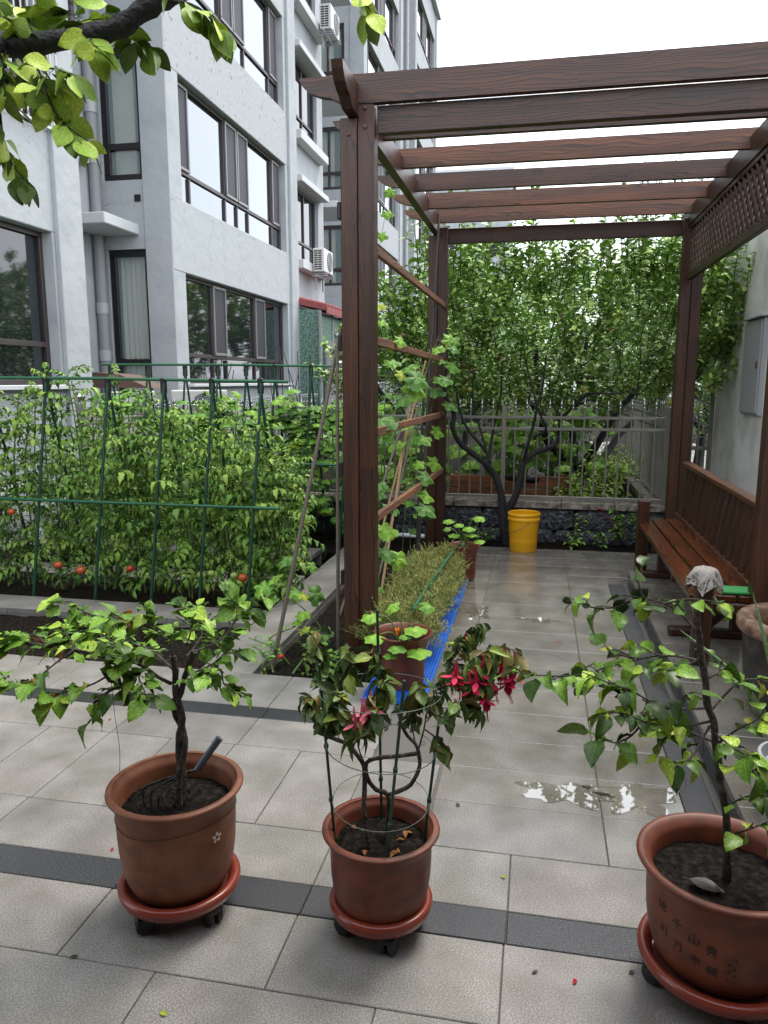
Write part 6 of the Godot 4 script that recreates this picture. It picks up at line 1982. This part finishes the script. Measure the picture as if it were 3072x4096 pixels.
	for k in 13:
		var p := node("squash_plant", "broad leaved squash plant in the plot behind the steel fence", "plant", Vector3(lerpf(-4.3, 0.55, k / 12.0) + rf(-0.15, 0.15), 0.0, -8.75 - rf(0, 1.3)), "squash plants behind the fence")
		var st := MB.new()
		var xfs := []
		var ids := []
		for j in 30:
			var an := rf(0, TAU)
			var e := Vector3(cos(an) * rf(0.1, 0.5), rf(0.4, 1.25), sin(an) * rf(0.1, 0.45))
			tube(st, spline([Vector3(e.x * 0.2, 0, e.z * 0.2), Vector3(e.x * 0.6, e.y * 0.6, e.z * 0.6), e], 2), 0.006, 0.004, 4)
			xfs.append(Transform3D(leaf_basis(Vector3(e.x, -0.15, e.z + 0.2), Vector3(e.x * 0.3, 1, 0.35) + rv(0.25)).scaled(Vector3.ONE * rf(0.6, 1.2)), e))
			ids.append(pick([4, 3, 3, 2]))
		part("stem", st.mesh(M.stem), p)
		put_leaves(p, "leaf", sq, xfs, ids, 12)
	var hk := []
	for m in [M.squash[1], M.plum[1], M.squash[3]]:
		hk.append(leaf_mesh(m, 0.075, 0.032, 4, 2, 0.3, 0.25, 0.8, 0.1))
	for q in [[Vector3(0.85, 0, -9.0), "yellow green hedge shrub beside the path wall"], [Vector3(0.95, 0, -10.0), "bright shrub farther along the path wall"], [Vector3(0.5, 0, -8.15), "low shrub just behind the fence pickets"], [Vector3(-1.35, 0, -8.1), "low leafy shrub behind the fence near the far post"]]:
		var p := node("shrub", q[1], "shrub", q[0])
		var xfs := []
		var ids := []
		var st := MB.new()
		for i in 60:
			var an := rf(0, TAU)
			var a := Vector3(cos(an) * rf(0, 0.3), rf(0.0, 0.55 if q[0].z < -8.5 else 0.35), sin(an) * rf(0, 0.3))
			var e := a + Vector3(cos(an) * 0.12, rf(0.15, 0.3), sin(an) * 0.12)
			tube(st, PackedVector3Array([a * Vector3(0.4, 0.6, 0.4), a, e]), 0.004, 0.002, 3)
			shoot_leaves(xfs, ids, a, e, 14, 0.7, 1.1, [4, 3, 2])
		part("stem", st.mesh(M.stem_dark), p)
		put_leaves(p, "leaf", hk, xfs, ids, 0)

# ---------------------------------------------------------------- the flats
# a window in a wall facing +x: from z0 (near) to z1 (far), y0..y1, glass plane at x
func facade_window(parent: Node3D, x: float, z0: float, z1: float, y0: float, y1: float, cols: Array, transom: float, glass: Material, fm: Material, detail := true) -> void:
	var w := Node3D.new()
	w.name = "window"
	parent.add_child(w, true)
	var fr := MB.new()
	var L := z0 - z1
	for y in [y0 + 0.03, y1 - 0.03]:
		cbox(fr, Vector3(x, y, (z0 + z1) * 0.5), Vector3(0.07, 0.06, L), 0.004)
	for z in [z0 - 0.03, z1 + 0.03]:
		cbox(fr, Vector3(x, (y0 + y1) * 0.5, z), Vector3(0.066, y1 - y0 - 0.12, 0.06), 0.004)
	var yt := lerpf(y0, y1, transom)
	cbox(fr, Vector3(x, yt, (z0 + z1) * 0.5), Vector3(0.062, 0.06, L - 0.12), 0.004)
	var s := 0.0
	var tot := 0.0
	for c in cols:
		tot += c[0]
	var z := z0 - 0.06
	for i in cols.size():
		var zz: float = z - cols[i][0] / tot * (L - 0.12)
		if i < cols.size() - 1:
			cbox(fr, Vector3(x, (yt + y1) * 0.5, zz), Vector3(0.058, y1 - yt - 0.09, 0.05), 0.004)
			cbox(fr, Vector3(x, (yt + y0) * 0.5, zz), Vector3(0.058, yt - y0 - 0.09, 0.05), 0.004)
		if cols[i][1] == 1:
			var sb := MB.new()
			var za := z - 0.02
			var zb := zz + 0.02
			for q in [[yt + 0.05, true], [y1 - 0.06, true]]:
				cbox(sb, Vector3(x + 0.045, q[0], (za + zb) * 0.5), Vector3(0.03, 0.045, za - zb), 0.003)
			for q in [za - 0.02, zb + 0.02]:
				cbox(sb, Vector3(x + 0.045, (yt + y1) * 0.5, q), Vector3(0.028, y1 - yt - 0.16, 0.04), 0.003)
			part("casement", sb.mesh(M.frame_light), w)
			pbox("screen", w, Vector3(x + 0.036, (yt + y1) * 0.5, (za + zb) * 0.5), Vector3(0.006, y1 - yt - 0.14, za - zb - 0.06), M.screen, 0.0)
		else:
			pbox("pane", w, Vector3(x - 0.012, (yt + y1) * 0.5, (z + zz) * 0.5), Vector3(0.012, y1 - yt - 0.07, z - zz - 0.03), glass, 0.0)
		pbox("pane", w, Vector3(x - 0.012, (yt + y0) * 0.5, (z + zz) * 0.5), Vector3(0.012, yt - y0 - 0.07, z - zz - 0.03), glass, 0.0)
		z = zz
	part("frame", fr.mesh(fm), w)

# a window in a wall facing +z (towards the garden gate)
func end_window(parent: Node3D, z: float, x0: float, x1: float, y0: float, y1: float, transom: float, fm: Material, curtain: bool, split := false) -> void:
	var w := Node3D.new()
	w.name = "window"
	parent.add_child(w, true)
	var fr := MB.new()
	var c := (x0 + x1) * 0.5
	var yt := lerpf(y0, y1, transom)
	for y in [y0 + 0.05, y1 - 0.05, yt]:
		cbox(fr, Vector3(c, y, z), Vector3(absf(x1 - x0), 0.09, 0.07 if y != yt else 0.064), 0.005)
	for x in [x0 + 0.05, x1 - 0.05]:
		cbox(fr, Vector3(x, (y0 + y1) * 0.5, z), Vector3(0.10, y1 - y0 - 0.19, 0.066), 0.005)
	if split:
		cbox(fr, Vector3(c, (y0 + y1) * 0.5, z), Vector3(0.07, y1 - y0 - 0.19, 0.06), 0.005)
	part("frame", fr.mesh(fm), w)
	pbox("pane", w, Vector3(c, (y0 + yt) * 0.5, z - 0.02), Vector3(x1 - x0 - 0.19, yt - y0 - 0.12, 0.008), M.pane, 0.0)
	pbox("pane", w, Vector3(c, (y1 + yt) * 0.5, z - 0.02), Vector3(x1 - x0 - 0.19, y1 - yt - 0.12, 0.008), M.pane, 0.0)
	pbox("room_back", w, Vector3(c, (y0 + y1) * 0.5, z - 0.62), Vector3(x1 - x0, y1 - y0, 0.02), M.room, 0.0)
	if curtain:
		var cm := MB.new()
		var n := 46
		for i in n:
			var u0 := float(i) / n
			var u1 := float(i + 1) / n
			var a := Vector3(lerpf(x0 + 0.08, x1 - 0.05, u0), 0, z - 0.14 + 0.022 * sin(u0 * 41.0) + 0.012 * sin(u0 * 17.0))
			var b := Vector3(lerpf(x0 + 0.08, x1 - 0.05, u1), 0, z - 0.14 + 0.022 * sin(u1 * 41.0) + 0.012 * sin(u1 * 17.0))
			quad(cm, a + Vector3.UP * (y0 + 0.03), b + Vector3.UP * (y0 + 0.03), b + Vector3.UP * (y1 - 0.03), a + Vector3.UP * (y1 - 0.03), Vector3(0, 0, 1))
		part("curtain", cm.mesh(M.curtain), w)
	else:
		pbox("curtain", w, Vector3(x0 + (x1 - x0) * 0.36, (y0 + y1) * 0.5, z - 0.2), Vector3((x1 - x0) * 0.5, y1 - y0 - 0.06, 0.02), M.curtain, 0.0)

func ac_unit(at: Vector3, turn: float, label: String) -> void:
	var a := node("ac_unit", label, "air conditioner", at, "", turn)
	pbox("casing", a, Vector3(0, 0.28, 0), Vector3(0.80, 0.55, 0.28), M.ac_white, 0.015)
	var g := MB.new()
	for k in 9:
		lathe(g, [Vector2(0.035 + k * 0.023, 0.0), Vector2(0.035 + k * 0.023 + 0.007, 0.004), Vector2(0.035 + k * 0.023 + 0.014, 0.0)], 28)
	part("fan_grille", g.mesh(M.pvc_old), a, Transform3D(Basis(Vector3.RIGHT, PI / 2), Vector3(0.10, 0.28, 0.150)))
	var f := MB.new()
	lathe(f, [Vector2(0.235, 0.0), Vector2(0, 0.0)], 28)
	part("fan", f.mesh(M.black), a, Transform3D(Basis(Vector3.RIGHT, PI / 2), Vector3(0.10, 0.28, 0.1425)))
	for r in 9:
		for c in 2:
			pbox("vent", a, Vector3(-0.4015, 0.07 + r * 0.052, -0.065 + c * 0.10), Vector3(0.006, 0.032, 0.085), M.black, 0.001)
	for s in [-1.0, 1.0]:
		pbox("foot", a, Vector3(s * 0.3, -0.02, 0.0), Vector3(0.05, 0.06, 0.36), M.pvc_old, 0.004)

func build_flats() -> void:
	rng.seed = 601
	var X := -5.4
	var b := node("apartment_building", "pale blue grey apartment block with long dark framed window bands", "building", Vector3(X, 0, -8.0))
	b.position = Vector3.ZERO
	var H := 18.6
	var S := 2.84
	var heads := [3.19]
	var sills := [1.50]
	for k in 5:
		sills.append(4.25 + S * k)
		heads.append(6.04 + S * k)
	var cols := [[0.09, 1], [0.26, 0], [0.10, 1], [0.10, 1], [0.24, 0], [0.09, 1]]
	var cols0 := [[0.24, 0], [0.12, 1], [0.29, 0], [0.12, 1], [0.22, 0]]
	var th := 0.28
	# bays: near end, far end, window near, window far
	var bi := 0
	for q in [[-1.2, -8.52, -2.4, -7.99, 4], [-10.93, -16.9, -11.32, -16.25, 6], [-23.8, -30.1, -24.25, -29.5, 6], [-33.3, -39.6, -33.8, -38.9, 6]]:
		var zc: float = (q[0] + q[1]) * 0.5
		var L: float = q[0] - q[1]
		var y := -0.2
		for k in 6:
			var pm: Material = (M.plaster_peeling if k == 2 else M.plaster_cracked) if (k == 1 or k == 2) and bi < 3 else M.plaster
			pbox("wall_band", b, Vector3(X - th * 0.5, (y + sills[k]) * 0.5, zc), Vector3(th, sills[k] - y, L), pm, 0.01)
			# piers beside the window
			var hh: float = heads[k] - sills[k]
			var yc: float = (heads[k] + sills[k]) * 0.5
			pbox("pier", b, Vector3(X - th * 0.5 - 0.002, yc, (q[0] + q[2]) * 0.5), Vector3(th - 0.004, hh, q[0] - q[2]), M.plaster, 0.0)
			pbox("pier", b, Vector3(X - th * 0.5 - 0.002, yc, (q[1] + q[3]) * 0.5), Vector3(th - 0.004, hh, q[3] - q[1]), M.plaster, 0.0)
			var cc: Array = cols0 if k == 0 else cols
			if bi == 0:
				cc = [[0.2, 1], [0.3, 0], [0.5, 0]]
			facade_window(b, X - 0.16, q[2], q[3], sills[k], heads[k], cc, 0.27, M.glass_mirror if k > 0 else M.glass_dark, M.frame_brown)
			if k == 0:
				pbox("sill", b, Vector3(X + 0.02, sills[0] - 0.02, (q[2] + q[3]) * 0.5), Vector3(0.14, 0.05, q[2] - q[3] + 0.1), M.plaster_white, 0.006)
			pbox("room_back", b, Vector3(X - 0.72, yc, (q[2] + q[3]) * 0.5), Vector3(0.02, hh + 0.2, q[2] - q[3]), M.room, 0.0)
			y = heads[k]
		pbox("wall_band", b, Vector3(X - th * 0.5, (y + H) * 0.5, zc), Vector3(th, H - y, L), M.plaster, 0.01)
		pbox("cornice", b, Vector3(X - 0.05, H + 0.1, zc), Vector3(0.5, 0.2, L + 0.2), M.plaster_white, 0.01)
		# proud pier at the far end of the bay
		pbox("pilaster", b, Vector3(X + 0.025, H * 0.5, q[1] + 0.24), Vector3(0.06, H, 0.48), M.plaster, 0.008)
		# far return wall
		pbox("return_wall", b, Vector3(X - 1.2, H * 0.5, q[1] + 0.14), Vector3(1.84, H, 0.27), M.plaster, 0.0)
		bi += 1
	# recess behind: back walls
	for q in [[-8.52, -10.93, -6.62], [-20.3, -23.8, -7.25], [-30.1, -33.3, -7.1]]:
		pbox("recess_wall", b, Vector3(q[2] - 0.15, H * 0.5, (q[0] + q[1]) * 0.5), Vector3(0.3, H, q[0] - q[1]), M.plaster, 0.0)
	# end walls of the bays, facing the garden, with a tall window on every floor
	for q in [[-10.93, -5.40, -5.80, -6.48, -6.62, 6], [-23.8, -5.40, -6.0, -7.05, -7.25, 6], [-33.3, -5.40, -6.0, -6.9, -7.1, 6]]:
		var z: float = q[0] - 0.13
		# solid piece beside the corner
		pbox("end_wall", b, Vector3((q[1] - 0.28 + q[2]) * 0.5, H * 0.5, z), Vector3(q[1] - 0.28 - q[2], H, 0.26), M.plaster, 0.0)
		pbox("end_pilaster", b, Vector3(q[1] - 0.215, H * 0.5, q[0] + 0.012), Vector3(0.43, H, 0.03), M.plaster, 0.006)
		pbox("end_wall", b, Vector3((q[3] + q[4]) * 0.5, H * 0.5, z), Vector3(q[3] - q[4], H, 0.26), M.plaster, 0.0)
		var y := -0.2
		for k in q[5]:
			var y0: float = 1.22 if k == 0 else 4.48 + S * (k - 1)
			var y1: float = 3.50 if k == 0 else 6.28 + S * (k - 1)
			pbox("end_band", b, Vector3((q[2] + q[3]) * 0.5, (y + y0) * 0.5, z), Vector3(q[2] - q[3], y0 - y, 0.26), M.plaster_cracked, 0.0)
			end_window(b, z + 0.04, q[3], q[2], y0, y1, 0.27, M.frame_black if q[0] > -20 else M.frame_brown, k == 0, q[0] < -20)
			y = y1
		pbox("end_band", b, Vector3((q[2] + q[3]) * 0.5, (y + H) * 0.5, z), Vector3(q[2] - q[3], H - y, 0.26), M.plaster, 0.0)
	# shallow section with single hooded windows, next to the second bay
	var X2 := -5.72
	var y2 := -0.2
	for k in 6:
		var y0: float = 1.5 if k == 0 else 4.35 + S * (k - 1)
		var y1: float = 3.0 if k == 0 else 6.05 + S * (k - 1)
		pbox("wall_band", b, Vector3(X2 - 0.14, (y2 + y0) * 0.5, -18.6), Vector3(0.28, y0 - y2, 3.4), M.plaster, 0.0)
		pbox("pier", b, Vector3(X2 - 0.14, (y0 + y1) * 0.5, -17.4), Vector3(0.276, y1 - y0, 1.0), M.plaster, 0.0)
		pbox("pier", b, Vector3(X2 - 0.14, (y0 + y1) * 0.5, -20.05), Vector3(0.276, y1 - y0, 0.5), M.plaster, 0.0)
		facade_window(b, X2 - 0.12, -17.9, -19.8, y0, y1, [[0.5, 0], [0.5, 0]], 0.3, M.glass_dark, M.frame_brown)
		pbox("sill", b, Vector3(X2 + 0.12, y0 - 0.10, -18.85), Vector3(0.24, 0.2, 2.3), M.plaster_white, 0.01)
		pbox("hood", b, Vector3(X2 + 0.12, y1 + 0.10, -18.85), Vector3(0.24, 0.14, 2.3), M.plaster_white, 0.01)
		pbox("balcony_slab", b, Vector3(-6.1, y1 + 0.16, -21.6), Vector3(1.3, 0.16, 1.8), M.plaster_white, 0.01)
		y2 = y1
	pbox("wall_band", b, Vector3(X2 - 0.14, (y2 + H) * 0.5, -18.6), Vector3(0.28, H - y2, 3.4), M.plaster, 0.0)
	pbox("return_wall", b, Vector3(-6.6, H * 0.5, -20.36), Vector3(1.3, H, 0.12), M.plaster, 0.0)
	# recess by the first bay: canopy slab, ledges, cavity
	pbox("canopy", b, Vector3(-6.275, 3.77, -10.46), Vector3(0.69, 0.15, 0.94), M.plaster_white, 0.012)
	for k in 5:
		pbox("ledge", b, Vector3(-6.55, 4.74 + S * k, -10.15), Vector3(0.14, 0.2, 0.9), M.plaster_white, 0.012)
	pbox("vent_hole", b, Vector3(-5.93, 4.22, -10.925), Vector3(0.10, 0.10, 0.02), M.black, 0.03)
	# balcony rail of the first bay
	for k in 30:
		var mb := MB.new()
		tube(mb, PackedVector3Array([Vector3(X + 0.06, 4.28, -5.0 - k * 0.11), Vector3(X + 0.06, 5.9, -5.0 - k * 0.11)]), 0.009, 0.009, 6)
		part("guard_bar", mb.mesh(M.ac_white), b)
	for yy in [4.27, 5.2, 5.9]:
		pbox("guard_rail", b, Vector3(X + 0.06, yy, -6.6), Vector3(0.03, 0.03, 3.4), M.ac_white, 0.003)
	# core and roof that close the block
	pbox("core", b, Vector3(-11.0, H * 0.5, -20.5), Vector3(7.3, H, 39.0), M.plaster, 0.0)
	pbox("roof", b, Vector3(-10.2, H + 0.25, -20.5), Vector3(9.2, 0.3, 38.4), M.plaster_white, 0.02)
	# drain pipes
	for q in [[Vector3(-6.535, 0, -10.80), 0.08, M.pvc_old], [Vector3(X2 + 0.10, 0, -17.15), 0.07, M.pvc], [Vector3(-5.25, 0, -30.4), 0.07, M.pvc]]:
		var mb := MB.new()
		tube(mb, PackedVector3Array([q[0], q[0] + Vector3(0, H * 0.5, 0), q[0] + Vector3(0, H - 0.2, 0)]), q[1], q[1], 14)
		var pp := part("drain_pipe", mb.mesh(q[2]), b)
		for k in 6:
			for yy in [2.55, 1.85]:
				var cm := MB.new()
				var c: Vector3 = q[0] + Vector3(0, yy + S * k, 0)
				tube(cm, PackedVector3Array([c, c + Vector3(0, 0.16, 0)]), q[1] * 1.12, q[1] * 1.12, 14)
				part("coupling", cm.mesh(M.pvc), pp)
	# lean-to with the red tiled edge
	var l := node("lean_to", "glazed green lean-to with a red tiled roof edge at the flats", "lean-to", Vector3(0, 0, 0))
	var rf0 := MB.new()
	extrude(rf0, PackedVector2Array([Vector2(0, 3.20), Vector2(0.9, 3.42), Vector2(0.9, 3.30), Vector2(0, 3.10)]), Vector3(-4.72, 0, -18.8), Vector3.LEFT, Vector3.UP, Vector3(0, 0, 1), 3.9)
	part("roof", rf0.mesh(M.red_roof), l)
	for k in 15:
		var mb := MB.new()
		tube(mb, PackedVector3Array([Vector3(-4.74, 3.22, -16.95 - k * 0.26), Vector3(-5.6, 3.43, -16.95 - k * 0.26)]), 0.05, 0.05, 8)
		part("roof_tile", mb.mesh(M.red_roof), l)
	pbox("fascia", l, Vector3(-4.70, 3.11, -18.8), Vector3(0.03, 0.16, 3.92), M.red_roof, 0.004)
	for k in 4:
		pbox("pane", l, Vector3(-4.85, 1.6, -17.3 - k * 1.0), Vector3(0.02, 2.9, 0.92), M.glass_frosted, 0.0)
		pbox("post", l, Vector3(-4.85, 1.6, -16.83 - k * 1.0), Vector3(0.06, 3.0, 0.06), M.pvc_old, 0.004)
	pbox("end_pane", l, Vector3(-5.2, 1.62, -16.86), Vector3(0.66, 3.0, 0.02), M.glass_frosted, 0.0)
	pbox("door", l, Vector3(-4.80, 1.35, -17.45), Vector3(0.06, 2.2, 0.8), M.frame_light, 0.006)
	for k in 10:
		pbox("louvre", l, Vector3(-4.80, 1.2 + k * 0.16, -18.3), Vector3(0.04, 0.07, 0.5), M.ac_white, 0.004, Basis(Vector3(0, 0, 1), 0.5))
	# outdoor units
	ac_unit(Vector3(-5.32, 4.15, -18.8), PI / 2, "white air conditioner unit on brackets above the red tiled lean-to")
	ac_unit(Vector3(-5.30, 9.85, -19.6), PI / 2, "white air conditioner unit high on the flats above the lean-to")
	ac_unit(Vector3(-5.32, 0.86, -9.35), PI / 2, "white air conditioner unit low in the recess beside the canopy")
	ac_unit(Vector3(-4.97, 0.86, -10.7), 0.35, "white air conditioner unit behind the tomato trellis below the curtained window")
	for q in [[Vector3(-5.32, 0.40, -9.35), "steel stand under the air conditioner in the recess"], [Vector3(-4.97, 0.40, -10.7), "steel stand under the air conditioner behind the tomatoes"], [Vector3(-5.32, 3.95, -18.8), "steel bracket under the air conditioner above the lean-to"], [Vector3(-5.30, 9.65, -19.6), "steel bracket under the high air conditioner"]]:
		var s := node("ac_bracket", q[1], "bracket", q[0], "", PI / 2 if q[0].x < -5.0 else 0.35)
		var hgt := 0.40 if q[0].y < 1.0 else 0.12
		for sx in [-1.0, 1.0]:
			pbox("arm", s, Vector3(sx * 0.3, hgt, 0), Vector3(0.04, 0.04, 0.40), M.pvc_old, 0.003)
			pbox("strut", s, Vector3(sx * 0.3, hgt * 0.5 - 0.1, -0.1), Vector3(0.036, hgt + 0.2, 0.036), M.pvc_old, 0.003)
		pbox("arm", s, Vector3(-0.2, hgt - 0.03, 0.0), Vector3(0.9, 0.03, 0.03), M.pvc_old, 0.003)
	var rs := MB.new()
	extrude(rs, PackedVector2Array([Vector2(-0.55, 0.0), Vector2(-0.5, 0.16), Vector2(-0.2, 0.20), Vector2(0.15, 0.17), Vector2(0.55, 0.0)]), Vector3(-5.5, 1.46, -9.4), Vector3.RIGHT, Vector3.UP, Vector3(0, 0, 1), 0.5)
	solo("rusty_cover", rs.mesh(M.rust), "rusty brown sheet lying on the air conditioner in the recess", "metal sheet")
	# a farther block of flats beyond the end of the street
	var fb := node("apartment_building", "pale distant apartment block seen between the pergola rafters", "building")
	var C := Vector3(-7.0, 0, -62.0)
	pbox("wall", fb, C + Vector3(0, 8.2, 0), Vector3(9.0, 16.4, 6.0), M.plaster, 0.02)
	pbox("roof", fb, C + Vector3(0, 16.6, 0), Vector3(9.4, 0.4, 6.4), M.plaster_white, 0.02)
	for r in 5:
		for c in 5:
			var wn := pbox("window", fb, C + Vector3(-3.6 + c * 1.8, 2.4 + r * 3.0, 3.02), Vector3(1.2, 1.5, 0.06), M.frame_brown, 0.0)
			pbox("pane", wn, Vector3(0, 0, 0.03), Vector3(1.08, 1.38, 0.03), M.glass_dark, 0.0)

# ---------------------------------------------------------------- small things, and the house behind
func build_small() -> void:
	rng.seed = 701
	for q in [[0.05, -1.83], [0.14, -1.80], [-0.35, -1.55], [0.28, -1.62], [-1.2, -1.62], [-0.85, -1.50], [-0.62, -2.95], [-1.9, -3.0], [0.17, -4.5], [-0.45, -3.05], [0.42, -2.3], [-0.05, -2.2], [-1.35, -2.1], [0.3, -1.88], [-0.25, -2.6]]:
		var m: Material = [M.dry, M.squash[3], M.twig, M.rose_red][rng.randi_range(0, 3)]
		var o := solo("fallen_leaf", leaf_mesh(m, rf(0.016, 0.032), rf(0.008, 0.014), 4, 2, 0.5, 0.2, 0.8, 0.1), "tiny fallen leaf lying on the wet tiles", "leaf", Vector3(q[0], 0.004, q[1]), "fallen leaves on the tiles")
		o.rotation = Vector3(0, rf(0, 6), rf(-0.3, 0.3))
	# the house the picture was taken from: wall, eave
	var h := node("house", "house wall and eave behind the terrace", "house")
	pbox("wall", h, Vector3(-1.0, 1.6, 1.35), Vector3(9.0, 3.6, 0.24), M.rust, 0.0)
	pbox("eave", h, Vector3(-1.0, 2.72, 0.50), Vector3(9.0, 0.16, 1.7), M.wood_b, 0.0)

func _ready() -> void:
	# camera
	var cam := Camera3D.new()
	cam.name = "camera"
	add_child(cam)
	cam.position = EYE
	cam.rotation_degrees = Vector3(-9.8, 11.4, 0)
	cam.fov = 67.98
	cam.near = 0.05
	cam.far = 400.0
	cam.current = true
	# overcast sky
	var we := WorldEnvironment.new()
	we.name = "world_environment"
	add_child(we)
	var e := Environment.new()
	e.background_mode = Environment.BG_SKY
	var sk := ProceduralSkyMaterial.new()
	sk.sky_top_color = Color(0.93, 0.95, 0.985)
	sk.sky_horizon_color = Color(0.925, 0.94, 0.97)
	sk.ground_bottom_color = Color(0.22, 0.22, 0.21)
	sk.ground_horizon_color = Color(0.6, 0.61, 0.62)
	sk.sky_curve = 0.2
	sk.sun_angle_max = 1.0
	var sky := Sky.new()
	sky.sky_material = sk
	e.sky = sky
	e.tonemap_mode = Environment.TONE_MAPPER_LINEAR
	e.tonemap_exposure = 3.2
	e.sdfgi_enabled = true
	e.ssao_enabled = true
	e.ssil_enabled = true
	we.environment = e
	# weak, wide light of the clouded sun
	var sun := DirectionalLight3D.new()
	sun.name = "sun"
	add_child(sun)
	sun.rotation_degrees = Vector3(-62, 150, 0)
	sun.light_energy = 0.4
	sun.light_angular_distance = 25.0
	sun.light_color = Color(1.0, 0.98, 0.95)
	sun.shadow_enabled = true
	make_materials()
	rng.seed = 1
	build_ground()
	build_flats()
	build_boundary()
	build_pergola()
	build_bench()
	build_trees()
	build_vegetables()
	build_walk_things()
	build_pots()
	build_potted_plants()
	build_small()
